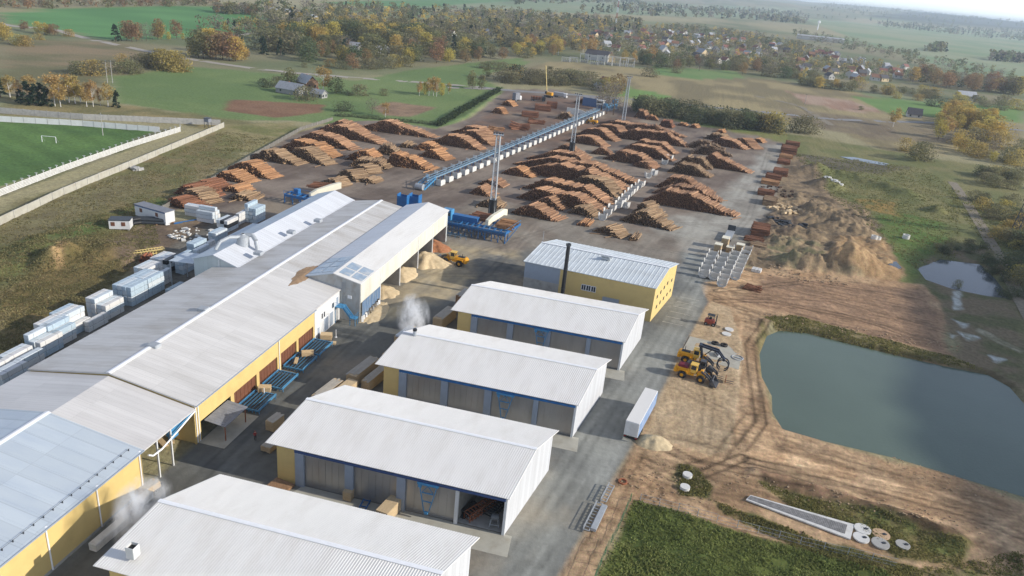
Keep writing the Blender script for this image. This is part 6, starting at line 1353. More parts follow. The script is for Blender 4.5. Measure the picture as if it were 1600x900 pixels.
def loader(px, py, rz, label, cover=False, front='bucket', loc=None, s=1.0):
    x, y = loc or G(px, py); t = thing('wheel_loader', label, 'wheel loader', (x, y, 0), rz); t.scale = (s,)*3
    Y = K['yel_mach']
    b = MB(); b.rbox((-2.5, 0, 1.75), (3.3, 1.9, 1.2), .2); b.rbox((-3.9, 0, 1.5), (.7, 2.3, .9), .15); b.box((-1.2, 0, 1.2), (2.2, 1.4, .5)); b.build('rear_body', Y, t)
    b = MB()
    for sy in (-1.05, 1.05):
        b.prism([(-3.4, sy-.3, 1.55), (-3.2, sy-.3, 1.95), (-1.6, sy-.3, 1.95), (-1.3, sy-.3, 1.5), (-1.45, sy-.3, 1.5), (-1.7, sy-.3, 1.8), (-3.1, sy-.3, 1.8), (-3.25, sy-.3, 1.5)], (0, .6, 0))
    b.build('mudguard', Y, t)
    b = MB(); b.box((-2.6, 0, 2.38), (1.8, 1.1, .1)); b.tube((-2.9, .35, 2.3), (-2.9, .35, 3.3), .07, n=8); b.build('exhaust', K['black'], t)
    if cover: b = MB(); b.rbox((-2.5, 0, 2.6), (2.2, 1.7, .55), .22); b.build('tarpaulin', K['maroon'], t)
    b = MB(); b.box((-.35, 0, 1.95), (1.3, 1.5, .7)); b.box((-.35, 0, 3.38), (1.5, 1.6, .16))
    for sx in (-.95, .25):
        for sy in (-.7, .7): b.beam((sx, sy, 2.2), (sx*.95, sy*.95, 3.35), .1)
    b.build('cab', K['yel_cab'], t); b = MB(); b.box((-.35, 0, 2.82), (1.1, 1.34, .98)); b.build('cab_glass', K['glass'], t)
    b = MB(); b.rbox((1.3, 0, 1.35), (1.7, 1.2, 1.0), .15); b.prism([(.8, -.35, 1.8), (1.9, -.35, 1.7), (1.6, -.35, 2.5), (1.1, -.35, 2.5)], (0, .7, 0)); b.build('front_body', Y, t)
    for wx in (-2.4, 1.5):
        for sy in (-1.1, 1.1): wheel(t, wx, sy, .82, .82, .62)
    b = MB()
    for sy in (-.45, .45): b.beam((1.3, sy, 2.3), (2.9, sy, 1.3), .22, .4); b.beam((2.8, sy, 1.4), (3.6, sy, .6), .2, .34)
    b.beam((1.5, 0, 2.3), (2.6, 0, 1.9), .2); b.beam((2.6, 0, 1.9), (3.5, 0, 1.2), .14); b.build('lift_arm', K['grey_mach'], t)
    if front == 'bucket':
        b = MB(); pr = [(3.5, 0, .12), (4.9, 0, .08), (4.95, 0, .16), (3.85, 0, .3), (3.6, 0, .7), (3.65, 0, 1.15), (3.95, 0, 1.5), (3.85, 0, 1.58), (3.45, 0, 1.2), (3.35, 0, .6)]
        b.prism([(p[0], -1.5, p[2]) for p in pr], (0, 3.0, 0))
        for sy in (-1.5, 1.46): b.prism([(3.5, sy, .12), (4.9, sy, .1), (3.95, sy, 1.5), (3.5, sy, 1.2)], (0, .05, 0))
        b.build('bucket', K['grey_mach'], t)
    return t
loader(0, 0, R(-12), 'yellow wheel loader with a maroon cover, parked nearest the camera on the gravel pad', True, loc=G(1084, 592))
t = loader(0, 0, R(176), 'yellow wheel loader with a black bucket in front of the sawdust bays', loc=G(706, 412), s=1.05)
def highlift():
    x, y = G(1088, 568); t = loader(0, 0, R(-8), 'yellow high lift log loader with a raised black boom, second of the parked loaders', front='none', loc=(x, y)); s = K['black']
    b = MB()
    for sy in (-.5, .5): b.beam((1.0, sy, 2.2), (.2, sy, 5.4), .3, .5)
    b.box((.2, 0, 5.4), (.6, 1.6, .5))
    for sy in (-.55, .55): b.beam((-.2, sy, 5.5), (4.7, sy, 5.0), .3, .5)
    for q in (.8, 2.4, 4.0): b.beam((q, -.55, 5.35-.11*q), (q, .55, 5.35-.11*q), .2)
    b.build('boom', K['boom'], t); b = MB()
    for sy in (-.5, .5): b.beam((4.6, sy, 5.0), (6.3, sy, 3.2), .22, .36)
    b.beam((6.3, -.6, 3.2), (6.3, .6, 3.2), .4); b.beam((1.4, 0, 2.8), (3.2, 0, 5.0), .2); b.build('boom_tip', K['boom'], t)
    b = MB()      # round log grapple of two curved jaws each side
    for sy in (-.6, .6):
        for sgn in (-1, 1):
            P = [(6.3+sgn*(.25+1.15*math.sin(a)), sy, 3.1-1.45+1.45*math.cos(a)) for a in [i*math.pi*.92/7 for i in range(8)]]
            for p, q in zip(P, P[1:]): b.beam(p, q, .16, .3)
    b.beam((6.3, -.6, 3.0), (6.3, .6, 3.0), .5); b.build('log_grapple', K['boom'], t)
    for c in t.children:
        if c.name.split('.')[0] in ('boom', 'boom_tip', 'log_grapple'): c.scale = (.86, .92, .84)
K['boom'] = mat('boom_dark_paint', rgb(44, 52, 66), .35, .1, spec=.6)
highlift()
def pallet_loader():
    t = loader(0, 0, R(-8), 'dark loader between the two yellow ones, forks lowered', front='none', loc=G(1098, 583), s=.85)
    b = MB()
    for sy in (-.5, .5): b.beam((3.5, sy, .15), (5.2, sy, .12), .14, .08); b.beam((3.5, sy, .1), (3.5, sy, 1.5), .14)
    b.box((3.5, 0, .9), (.12, 1.8, 1.2)); b.build('forks', K['grey_mach'], t)
    for c in t.children:
        if c.name.split('.')[0] in ('rear_body', 'mudguard', 'front_body', 'cab'): c.data.materials[0] = K['grey_mach']
pallet_loader()
def tyre_at(px, py, lab, z=.3, flat=True):
    x, y = G(px, py); b = MB(); b.lathe([(.45, -.25), (.8, -.25), (.85, 0), (.8, .25), (.45, .25), (.45, -.25)], n=20); o = b.build('spare_tyre', K['rubber'], None); o.location = (x, y, z); tag(o, lab, 'tyre', 'spare tyres on the pale slab')
tyre_at(1117, 538, 'black tyre lying behind the black boom, left one'); tyre_at(1131, 541, 'black tyre lying behind the black boom, right one')
def forks(px, py, lab):
    x, y = G(px, py); t = thing('fork_attachment', lab, 'fork attachment', (x, y, 0), R(-5)); b = MB(); b.box((0, 0, .6), (.15, 1.6, 1.1)); b.build('frame', K['rust'], t); b = MB()
    for s in (-.5, .5): b.beam((0, s, .08), (1.7, s, .08), .14, .07)
    b.build('tines', K['steel_dark'], t)
forks(1133, 596, 'rusty fork attachment lying on the gravel pad beside the bucket')
t = thing('bucket_attachment', 'white frame attachment lying on the right part of the pale slab', 'attachment', (*G(1152, 560), .1), R(-15)); b = MB()
b.lathe([(1.2, -.08), (1.35, 0), (1.2, .08), (1.1, 0), (1.2, -.08)], (0, 0, .1), n=16); b.box((.3, 0, .1), (1.6, .3, .15)); b.build('frame', K['steel'], t)
t = thing('white_attachment', 'white and grey mounting plate lying under the raised boom', 'attachment', (*G(1121, 556), .1), R(-70)); b = MB(); b.box((0, 0, .25), (2.2, .9, .3)); b.box((0, .2, .5), (1.4, .4, .3)); b.build('plate', K['white_paint'], t); b = MB(); b.box((0, -.4, .45), (2.0, .1, .4)); b.build('edge_plate', K['steel_dark'], t)
b = MB(); P = [(*G(*p), .02) for p in ((1064, 552), (1078, 526), (1160, 546), (1160, 553), (1154, 578), (1130, 572))]; b.prism(P, (0, 0, .1)); tag(b.build('concrete_slab', K['slab']), kind='structure')
def forklift():
    x, y = G(1111, 508); t = thing('forklift', 'small red forklift standing alone on the upper gravel pad', 'forklift', (x, y, 0), R(-12)); b = MB(); b.rbox((-.5, 0, 1.0), (2.3, 1.4, 1.1), .15); b.build('body', K['rust_red'], t)
    b = MB()
    for sx in (-1.1, .4):
        for sy in (-.6, .6): b.beam((sx, sy, 1.5), (sx*.8, sy, 2.6), .08)
    b.box((-.35, 0, 2.65), (1.7, 1.4, .08)); b.build('overhead_guard', K['black'], t); b = MB(); b.box((-.4, 0, 1.8), (.6, .7, .5)); b.build('seat', K['black'], t)
    b = MB()
    for sy in (-.45, .45): b.beam((1.0, sy, .1), (1.0, sy, 2.9), .14)
    for z in (.5, 1.6, 2.8): b.beam((1.0, -.45, z), (1.0, .45, z), .1)
    b.build('mast', K['steel_dark'], t); b = MB()
    for sy in (-.35, .35): b.beam((1.1, sy, .12), (2.2, sy, .12), .12, .05)
    b.build('forks', K['steel_dark'], t)
    for wx, r in ((-1.2, .35), (.6, .42)):
        for sy in (-.7, .7): wheel(t, wx, sy, r, r, .3, K['steel'])
K['rust_red'] = mat('faded_red', rgb(150, 72, 56), .5, .1)
forklift()
def ring(px, py, r, h, lab, m='concrete_white', inner=0, z=0.02, group=None):
    x, y = G(px, py); b = MB()
    if inner: b.lathe([(r, 0), (r, h), (inner, h), (inner, 0), (r, 0)], n=28)
    else: b.lathe([(0, 0), (r, 0), (r, h), (0, h)], n=28)
    o = b.build('well_cover' if not inner else 'well_ring', K[m]); o.location = (x, y, z+float(height(np.array([x]), np.array([y]))[0])); tag(o, lab, 'concrete cover' if not inner else 'concrete ring', group); return o
ring(1139, 516, 1.05, .2, 'round concrete cover behind the other by the red forklift', group='round covers by the forklift'); ring(1135, 523, 1.1, .2, 'round concrete cover nearer the black boom', group='round covers by the forklift')
for i, (px, py, r, m, lab) in enumerate(((1347, 829, 1.25, 'concrete_white', 'round cover touching the end of the grated slab, upper'), (1345, 842, 1.2, 'concrete_white', 'round cover with dark marks touching the slab end, lower'), (1376, 837, 1.3, 'slab_tan', 'tan round cover among the five discs'), (1375, 851, 1.3, 'concrete', 'grey round cover below the tan one'), (1410, 853, 1.05, 'concrete', 'round cover lying apart at the right of the discs'))):
    o = ring(px, py, r, .22, lab, m, group='round concrete covers at the slab end') if m != 'slab_tan' else None
    if o is None: K['slab_tan'] = mat('tan_concrete', rgb(190, 160, 128), .9, .1); o = ring(px, py, r, .22, lab, m, group='round concrete covers at the slab end')
    b = MB(); b.box((.5, .1, .235), (.7, .3, .04), rz=.4); b.tube((.5, .1, .25), (.5, .1, .32), .25, n=10); f = b.build('lid', K['steel_dark']); f.parent = o
ring(1074, 743, .8, .6, 'well cover in the weeds, upper of two left of the grass strip'); ring(1070, 763, .8, .6, 'well cover in the weeds, lower of two left of the grass strip')
ring(973, 753, .75, .25, 'ring of rusty wire or iron on the soil beside the road', 'rust', inner=.55)
ring(1365, 375, 1.1, 1.3, 'pale concrete ring in the grass, left of a pair', inner=.85); ring(1371, 374, 1.1, 1.1, 'pale concrete ring in the grass, right of a pair', inner=.85); ring(1415, 373, 1.2, 1.4, 'single pale concrete ring standing in the grass', inner=.95)
# grated slab
def grate():
    A_, B_, C_, D_ = [Vector((*G(*p), .12)) for p in ((1165, 783), (1172, 776), (1334, 822), (1328, 845))]
    t = thing('grated_slab', 'long narrow concrete slab with a dark slatted grate', 'slab', A_, 0); b = MB(); b.prism([A_, B_, C_, D_], (0, 0, .22)); b.build('slab', K['concrete_white'], t, world=True); b = MB(); n = 60
    for i in range(n):
        f = (i+.6)/n*.93+.01; p, q = A_.lerp(D_, f), B_.lerp(C_, f); a, e = p.lerp(q, .2), p.lerp(q, .82); b.beam(a+Vector((0, 0, .26)), e+Vector((0, 0, .26)), .22, .06)
    b.build('grate', K['grate'], t, world=True)
K['grate'] = mat('weathered_grate', rgb(128, 126, 124), .8, .3, 2.0)
grate()
# metal ladders (cable racks) on the road edge
def rack(a, c, w, lab, solid=False):
    A_, C_ = Vector((*G(*a), 0)), Vector((*G(*c), 0)); d = C_-A_; L = d.length; t = thing('steel_rack', lab, 'steel rack', A_, math.atan2(d.y, d.x)-math.pi/2, 'steel racks at the road edge'); b = MB()
    for s in (-w/2, w/2): b.beam((s, 0, .5), (s, L, .5), .12)
    n = int(L/.75)
    if not solid:
        for i in range(n+1): b.beam((-w/2, L*i/n, .5), (w/2, L*i/n, .5), .1); b.beam((-w/2, L*i/n, 0), (-w/2, L*i/n, .9), .08)
        b.beam((-w/2, 0, .9), (-w/2, L, .9), .08)
    else: b.box((0, L/2, .45), (w, L, .5)); 
    b.build('frame', K['steel'], t)
rack((942, 787), (955, 762), .9, 'short steel ladder rack behind the longer ones at the road edge'); rack((915, 832), (936, 790), .9, 'long steel ladder rack at the road edge'); rack((926, 832), (944, 794), .8, 'closed grey steel box beam beside the long ladder rack', True)
o = drift('gravel_heap', 'small pale gravel heap at the front corner of the gravel pad', 'gravel heap', *G(1022, 692), 0, 3.4, 2.6, 1.6, K['sand'], 31, warp=.15)
# flat bed and timber crates beside the troughs
for i, (px, py, W, L, H, lab) in enumerate(((1119, 398, 2.2, 2.4, 3.4, 'tall pallet crate stack nearest the road, left of three'), (1130, 390, 2.2, 3.0, 4.0, 'tallest pallet crate stack behind the troughs'), (1139, 396, 2.4, 2.4, 2.2, 'low pallet crate stack right of the tallest'), (1154, 396, 2.4, 2.2, 2.8, 'pallet crate stack behind the third trough column'))):
    t = thing('crate_stack', lab, 'crate stack', (*G(px, py), 0), R(-10), 'pallet crates behind the troughs'); b = MB(); n = int(H/.45); rnd = random.Random(i)
    for k in range(n):
        for j in range(7): b.box((-W/2+W*(j+.5)/7+rnd.uniform(-.02, .02), L/2+rnd.uniform(-.1, .1), .25+k*.45), (W/7*.8, L, .32))
        b.box((0, .4, .05+k*.45), (W, .15, .1)); b.box((0, L-.4, .05+k*.45), (W, .15, .1))
    b.build('crates', K['wood_new'], t); b = MB(); b.box((0, L/2, n*.45+.08), (W+.1, L+.1, .12)); b.build('cover', K['cream'], t)
t = thing('flatbed_trailer', 'empty flatbed with a dark headboard beside the yard road', 'trailer', (*G(1136, 376), 0), R(-9)); b = MB(); b.box((0, 3.5, 1.1), (2.5, 10.5, .2))
for s in (-.5, .5): b.beam((s, -1.6, .85), (s, 8.6, .85), .15, .3)
b.build('deck', K['steel'], t); b = MB(); b.box((0, 8.7, 2.0), (2.5, .2, 2.0)); b.build('headboard', K['steel_dark'], t)
for yy in (-.5, .8):
    for s in (-1.05, 1.05): b = MB(); b.lathe([(.1, -.15), (.45, -.15), (.45, .15), (.1, .15)], (s, yy, .46), 'X', 16); b.build('wheel', K['rubber'], t)
# rubble, beams
def rubble(name, lab, cat, px, py, n, rx, ry, s, m, seed, kind=None, z=.0, group=None):
    rng = random.Random(seed); x, y = G(px, py); b = MB()
    zz = float(height(np.array([x]), np.array([y]))[0])
    for i in range(n):
        a = rng.uniform(0, 6.28); r = math.sqrt(rng.random()); px_, py__ = r*rx*math.cos(a), r*ry*math.sin(a); q = rng.uniform(.4, 1)*s
        h = float(height(np.array([x+px_]), np.array([y+py__]))[0])-zz
        b.box((px_, py__, h+q*.25), (q*rng.uniform(.6, 1.6), q, q*rng.uniform(.3, .8)), rz=rng.uniform(0, 3.14), rx=rng.uniform(-.4, .4))
    o = b.build(name, K[m]); o.location = (x, y, zz+z); tag(o, lab, cat, group, kind); return o
rubble('rubble', 'pale concrete rubble in the grass right of the log stacks', 'rubble', 1300, 291, 26, 4, 4, 1.3, 'concrete_white', 1, kind='stuff')
rubble('rubble', 'pale boards and rubble among the soil heaps', 'rubble', 1226, 330, 40, 6, 8, 1.5, 'wood_new', 2, kind='stuff')
rubble('rubble', 'dark scrap and planks among the soil heaps', 'rubble', 1225, 350, 40, 8, 6, 1.6, 'black', 3, kind='stuff')
rubble('rubble', 'dark debris between the right log stacks', 'rubble', 1215, 300, 40, 7, 9, 1.2, 'bark_heap', 4, kind='stuff')
rubble('rubble', 'small stones scattered on the bare soil', 'stones', 1400, 780, 240, 28, 14, .28, 'concrete_tan', 5, kind='stuff') if 'concrete_tan' in K else None
K['concrete_tan'] = mat('tan_stones', rgb(160, 136, 108), .9, .2)
for i, (px, py, n, rx, ry, s) in enumerate(((1350, 790, 150, 22, 3, .26), (1480, 740, 110, 10, 6, .22), (1120, 740, 80, 10, 5, .2), (1350, 520, 120, 26, 3, .4), (1250, 430, 90, 14, 6, .5), (1030, 760, 70, 7, 5, .28))):
    rubble('stones', 'loose stones and clods on the bare soil', 'stones', px, py, n, rx, ry, s, 'concrete_tan', 10+i, kind='stuff', group='loose stones on the bare soil')
rubble('debris', 'scattered pale building debris behind the wrapped packs', 'debris', 303, 368, 60, 7, 6, .9, 'concrete_white', 21, kind='stuff')
rubble('debris', 'brown board scraps in front of the long cabin', 'debris', 245, 345, 40, 5, 3, .9, 'wood_end', 22, kind='stuff')
rubble('dumped_stones', 'two pale boulders in the rough grass below the football field', 'boulders', 216, 265, 5, 2.0, 1.4, 2.0, 'concrete', 24)
t = lay(1176, 452, 4.5, 3.0, .9, 'heap of rusty beams on the bare soil beyond the gravel pad', 'r', rz=-15, rough=.3, cat='beams', group=None); t['group'] = 'rusty scrap on the soil'
t = thing('block_pallet', 'pale block stack on the soil right of the troughs', 'blocks', (*G(1176, 424), 0), R(-15)); b = MB()
for i in range(3):
    for j in range(3): b.box((j*.9, i*.8, .45), (.8, .7, .9))
b.build('blocks', K['concrete_white'], t)
# ------------------------------------------------------------ west side: cabins, pipes, frames
def cabin(px, py, L, W, H, rz, lab, roof='black', stripe=None, wins=()):
    x, y = G(px, py); t = thing('site_cabin', lab, 'cabin', (x, y, 0), rz); b = MB(); b.box((L/2, W/2, .4+H/2), (L, W, H)); b.build('walls', K['white_paint'], t); b = MB(); b.box((L/2, W/2, .4+H+.08), (L+.3, W+.3, .16)); b.build('roof', K[roof], t)
    for s in wins: b = MB(); b.box((s, -.03, .4+H*.6), (1.0, .06, 1.1)); b.build('window', K['brown_door'], t)
    b = MB()
    for s in (.5, L/2, L-.5): b.box((s, W/2, .2), (.4, W*.9, .4))
    b.build('footing', K['concrete'], t)
    if stripe: b = MB(); b.box((L/2, -.02, .4+H-.2), (L-.1, .05, .35)); b.build('blue_stripe', K[stripe], t)
cabin(171, 360, 5.2, 3.4, 2.4, R(26), 'small white site cabin with a dark flat roof', 'steel_dark', wins=(1.0, 3.6))
cabin(212, 338, 12.0, 3.2, 3.2, R(-12), 'long white site cabin with a blue striped roof edge', 'grey_roof', 'blue_mute', (2.4, 8.6))
def pipes(px, py, n, L, r, rz, lab, m, z0=0):
    x, y = G(px, py); rng = random.Random(int(px)); b = MB(); k = 0; row = 0; cnt = n
    while cnt > 0:
        for i in range(cnt): b.lathe([(r, -L/2+rng.uniform(-.2, .2)), (r, L/2), (r*.86, L/2), (r*.86, -L/2), (r, -L/2)], ((i-cnt/2+.5)*r*2.05, 0, r+row*r*1.76), 'Y', 12)
        cnt -= 1; row += 1
        if row > 1: break
    o = b.build('pipe_stack', K[m]); o.location = (x, y, z0); o.rotation_euler = (0, 0, rz); tag(o, lab, 'pipes')
pipes(236, 348, 4, 7.5, .42, R(-68), 'grey pipes stacked in front of the long cabin', 'steel_dark'); pipes(212, 349, 3, 2.2, .5, R(-30), 'short black pipe pieces left of the grey pipes', 'black')
t = thing('blue_beam', 'blue steel beam lying on the bare soil', 'beam', (*G(291, 347), 0), R(-30)); b = MB(); b.box((0, 0, .3), (.5, 7.0, .08)); b.box((0, 0, .05), (.5, 7.0, .08)); b.box((0, 0, .18), (.1, 7.0, .2)); b.build('flanges', K['blue'], t)
frame_stack('timber_lattice', 'beige timber lattice frame lying near the wrapped packs', 'frame', *G(229, 398), 8.5, 1.6, 1.2, R(-36), K['yellow_trim'], 4, loc_z=0)
rubble('red_sacks', 'red and white sacks beside the grey pipes', 'sacks', 259, 344, 7, 1.2, .8, 1.2, 'red', 33); rubble('white_sacks', 'white sheets and sacks below the red ones', 'sacks', 262, 350, 6, 1.4, .8, 1.2, 'white_paint', 34)
pipes(230, 408, 3, 2.4, .5, R(20), 'rusty drums below the timber lattice frame', 'rust')
# ------------------------------------------------------------ lorries and crane at the far gate
def lorry(px, py, rz, lab, cabm, bodym, load=None, H=3.2, L=8):
    x, y = G(px, py); t = thing('lorry', lab, 'lorry', (x, y, 0), rz); b = MB(); b.rbox((L/2+1.2, 0, 1.9), (2.2, 2.4, 2.6), .2); b.build('cab', K[cabm], t); b = MB(); b.box((L/2+2.32, 0, 2.3), (.05, 2.0, .9)); b.build('windscreen', K['glass'], t)
    b = MB(); b.box((0, 0, .95), (L+.5, 2.3, .3)); b.build('chassis', K['black'], t); b = MB()
    if load: 
        for s in (-L*.4, -L*.13, L*.13, L*.4):
            for sy in (-1.15, 1.15): b.beam((s, sy, 1.0), (s, sy, 3.2), .12)
        b.build('stanchions', K['steel'], t); rng = np.random.default_rng(px); n = 40; o = logs_mesh('log_load', np.stack([rng.normal(0, .2, n), rng.uniform(-.95, .95, n), 1.3+rng.random(n)*1.7], 1), np.stack([np.ones(n), rng.normal(0, .02, n), np.zeros(n)], 1), np.full(n, L*.9), np.full(n, .2), T_RED, E_BROWN, rng); o.location = (x, y, 0); o.rotation_euler = (0, 0, rz); tag(o, 'reddish log load carried by the dark lorry at the far gate', 'logs')
    else: b.rbox((0, 0, 1.1+H/2), (L, 2.5, H), .06); b.build('box_body', K[bodym], t)
    for wx in (-L*.35, -L*.2, L/2+1.0):
        for sy in (-1.05, 1.05): wheel(t, wx, sy, .5, .5, .32, K['steel'])
lorry(806, 158, R(70), 'tall grey box lorry at the far left gate', 'white_paint', 'grey_roof', H=4.2, L=5); lorry(838, 158, R(10), 'dark lorry carrying reddish logs at the far gate', 'black', 'black', load=True, L=7)
lorry(873, 152, R(-10), 'white lorry behind the yellow crane', 'white_paint', 'steel', H=2.2, L=7)
def crane():
    x, y = G(857, 152); t = thing('mobile_crane', 'yellow crane with its boom raised at the far gate', 'crane', (x, y, 0), R(-20)); b = MB(); b.rbox((.6, 0, 2.5), (4.6, 2.6, 1.9), .25); b.build('house', K['yel_mach'], t)
    b = MB(); b.box((0, 0, .7), (5, 2.6, .9)); 
    for s in (-1.3, 1.3): b.rbox((0, s, .5), (5.6, .6, 1.0), .2)
    b.build('tracks', K['black'], t); b = MB(); b.beam((-1.6, 0, 2.6), (-4.6, 0, 20), .4, .4); b.build('boom', K['yellow_trim'], t); b = MB(); b.box((-1.6, -1.0, 3.0), (1.2, 1.1, 1.6)); b.build('cab', K['glass'], t)
crane()
loader(0, 0, R(170), 'small yellow loader working beside the far end of the sorting line', loc=G(922, 193))
# ------------------------------------------------------------ football ground, walls, goal
def wall_run(name, lab, cat, pts, step, build_panel, group=None, post=None):
    P = gp(pts); t = thing(name, lab, cat, (*P[0], 0), 0, group); i = 0; tot = 0
    for a, c in zip(P[:-1], P[1:]):
        d = c-a; L = np.linalg.norm(d); n = max(1, int(round(L/step))); rz = math.atan2(d[1], d[0])
        for k in range(n):
            m = a+d*(k+.5)/n-P[0]; build_panel(t, m[0], m[1], rz, L/n, tot); tot += 1
    return t
def pan(mtl, H, th, base=None):
    def f(t, x, y, rz, L, k):
        b = MB(); rr_ = random.Random(k); b.box((x, y, H/2+rr_.uniform(-.04, .04)), (L-.14, th, H), rz=rz+rr_.uniform(-.01, .01)); b.build('panel', mtl, t)
        b = MB(); dx, dy = math.cos(rz)*L/2, math.sin(rz)*L/2; b.box((x-dx, y-dy, H/2+.08), (.13, th+.14, H+.16), rz=rz); b.build('post', K['concrete'], t)
    return f
wall_run('concrete_wall', 'weathered grey concrete wall behind the far side of the football field', 'wall', [(-120, 152), (0, 177), (130, 187), (345, 196)], 5.0, pan(K['concrete'], 2.5, .15))
wall_run('concrete_wall', 'long pale concrete wall running diagonally below the football field', 'wall', [(350, 199), (230, 250), (100, 304), (0, 352), (-60, 385)], 6.0, pan(K['slab'], 2.2, .2))
wall_run('white_fence', 'white slatted fence along the far side of the football field', 'fence', [(-120, 166), (0, 190), (130, 197), (250, 207)], 4.2, pan(K['white_paint'], 2.3, .1))
def slat(t, x, y, rz, L, k):
    b = MB()
    for q in range(5): b.box((x, y, .3+q*.42), (L-.1, .06, .3), rz=rz)
    b.build('slats', K['concrete_white'], t); b = MB(); dx, dy = math.cos(rz)*L/2, math.sin(rz)*L/2; b.box((x-dx, y-dy, 1.5), (.16, .16, 3.0), rz=rz); b.box((x-dx, y-dy, 2.9), (.9, .16, .14), rz=rz+1.57); b.build('post', K['white_paint'], t)
wall_run('slatted_fence', 'pale slatted fence with T-topped posts along the near side of the football field', 'fence', [(282, 206), (200, 232), (100, 268), (0, 307), (-60, 332)], 3.6, slat)
def goal(a, c, lab):
    A_, C_ = Vector((*G(*a), 0)), Vector((*G(*c), 0)); t = thing('football_goal', lab, 'goal', A_, 0); b = MB(); d = C_-A_; n = Vector((-d.y, d.x, 0)).normalized()*1.8
    for p in (Vector(), d): b.beam(p, p+Vector((0, 0, 2.4)), .14)
    b.beam(Vector((0, 0, 2.4)), d+Vector((0, 0, 2.4)), .14); b.build('frame', K['ridge'], t); b = MB()
    for p in (Vector(), d): b.beam(p+Vector((0, 0, 2.4)), p+n, .06); b.beam(p, p+n, .06)
    b.beam(n, d+n, .06); b.build('net_stay', K['steel'], t)
goal((66, 222), (88, 224), 'white football goal on the green field')
x, y = G(325, 199); t = thing('watch_booth', 'small dark raised booth at the corner where the walls meet', 'booth', (x, y, 0), 0); b = MB()
for sx in (-1, 1):
    for sy in (-1, 1): b.beam((sx, sy, 0), (sx, sy, 2.5), .14)
b.beam((-1, -1, 0), (1, -1, 2.5), .08); b.build('leg', K['steel_dark'], t); b = MB(); b.box((0, 0, 3.2), (2.2, 2.2, 1.5)); b.build('hut', K['grey_roof'], t); b = MB(); b.box((0, 0, 4.05), (2.8, 2.8, .15)); b.build('roof', K['steel_dark'], t)
for i, (px, py, h) in enumerate(((161, 212, 9), (176, 130, 12), (168, 130, 12), (1257, 163, 8))):
    x, y = G(px, py); t = thing('wooden_pole', ['thin pole at the far white fence of the football field', 'right pole of a pair in the green meadow edge', 'left pole of a pair in the green meadow edge', 'pole at the tan meadow track'][i], 'pole', (x, y, 0)); b = MB(); b.tube((0, 0, 0), (0, 0, h), .16, .1, 8); b.build('shaft', K['concrete'], t); b = MB(); b.beam((-.9, 0, h-.5), (.9, 0, h-.5), .12); b.build('crossarm', K['steel_dark'], t)
# yard fence on the west and the mesh fence by the low green patch
def mesh_f(m, H, step=3):
    def f(t, x, y, rz, L, k):
        b = MB(); dx, dy = math.cos(rz)*L/2, math.sin(rz)*L/2; z = float(height(np.array([x+t.location.x]), np.array([y+t.location.y]))[0])
        b.tube((x-dx, y-dy, z-.3), (x-dx, y-dy, z+H), .05, n=6)
        for q in (.1, .5, 1.0): b.beam((x-dx, y-dy, z+H*q-.04), (x+dx, y+dy, z+H*q-.04), .03)
        for q in range(int(L/.5)): b.beam((x-dx+2*dx*q*.5/L, y-dy+2*dy*q*.5/L, z), (x-dx+2*dx*q*.5/L, y-dy+2*dy*q*.5/L, z+H), .012)
        b.build('mesh_panel', m, t)
    return f
K['green_wire'] = mat('green_wire', rgb(70, 120, 84), .5, .1)
wall_run('wire_fence', 'green wire fence along the left edge of the weedy patch', 'fence', [(985, 783), (965, 830), (945, 868), (930, 905), (915, 950)], 3, mesh_f(K['green_wire'], 1.5))
wall_run('wire_fence', 'thin wire fence along the upper edge of the weedy patch', 'fence', [(1000, 783), (1120, 815), (1250, 850), (1400, 885)], 3, mesh_f(K['steel'], 1.4))
K['panel_fence'] = mat('grey_board', rgb(116, 112, 104), .85, .15)
wall_run('yard_fence', 'low grey concrete panel fence along the west edge of the log yard', 'fence', [(243, 336), (300, 303), (392, 248), (470, 204), (520, 188)], 5, pan(K['panel_fence'], 1.6, .12))
# lattice pylon at the right edge
x, y = G(1584, 372); t = thing('lattice_pylon', 'dark lattice pylon leg cut by the right photo edge', 'pylon', (x+1.5, y, 0), R(10)); b = MB(); H = 26; w0, w1 = 2.4, .6; cs = [(-1, -1), (1, -1), (1, 1), (-1, 1)]; c = lambda s, z: (s[0]*(w0+(w1-w0)*z/H), s[1]*(w0+(w1-w0)*z/H), z)
for s in cs: b.beam(c(s, 0), c(s, H), .25)
for i in range(10):
    za, zb = H*i/10, H*(i+1)/10
    for k in range(4): a, e = cs[k], cs[(k+1) % 4]; b.beam(c(a, za), c(e, zb), .12); b.beam(c(e, za), c(a, zb), .12); b.beam(c(a, zb), c(e, zb), .12)
b.build('lattice', K['steel_dark'], t); b = MB()
for z in (19, 23): b.beam((-5, 0, z), (5, 0, z), .25); b.beam((-5, 0, z), (0, 0, z+1.5), .12); b.beam((5, 0, z), (0, 0, z+1.5), .12)
b.build('crossarm', K['steel_dark'], t)
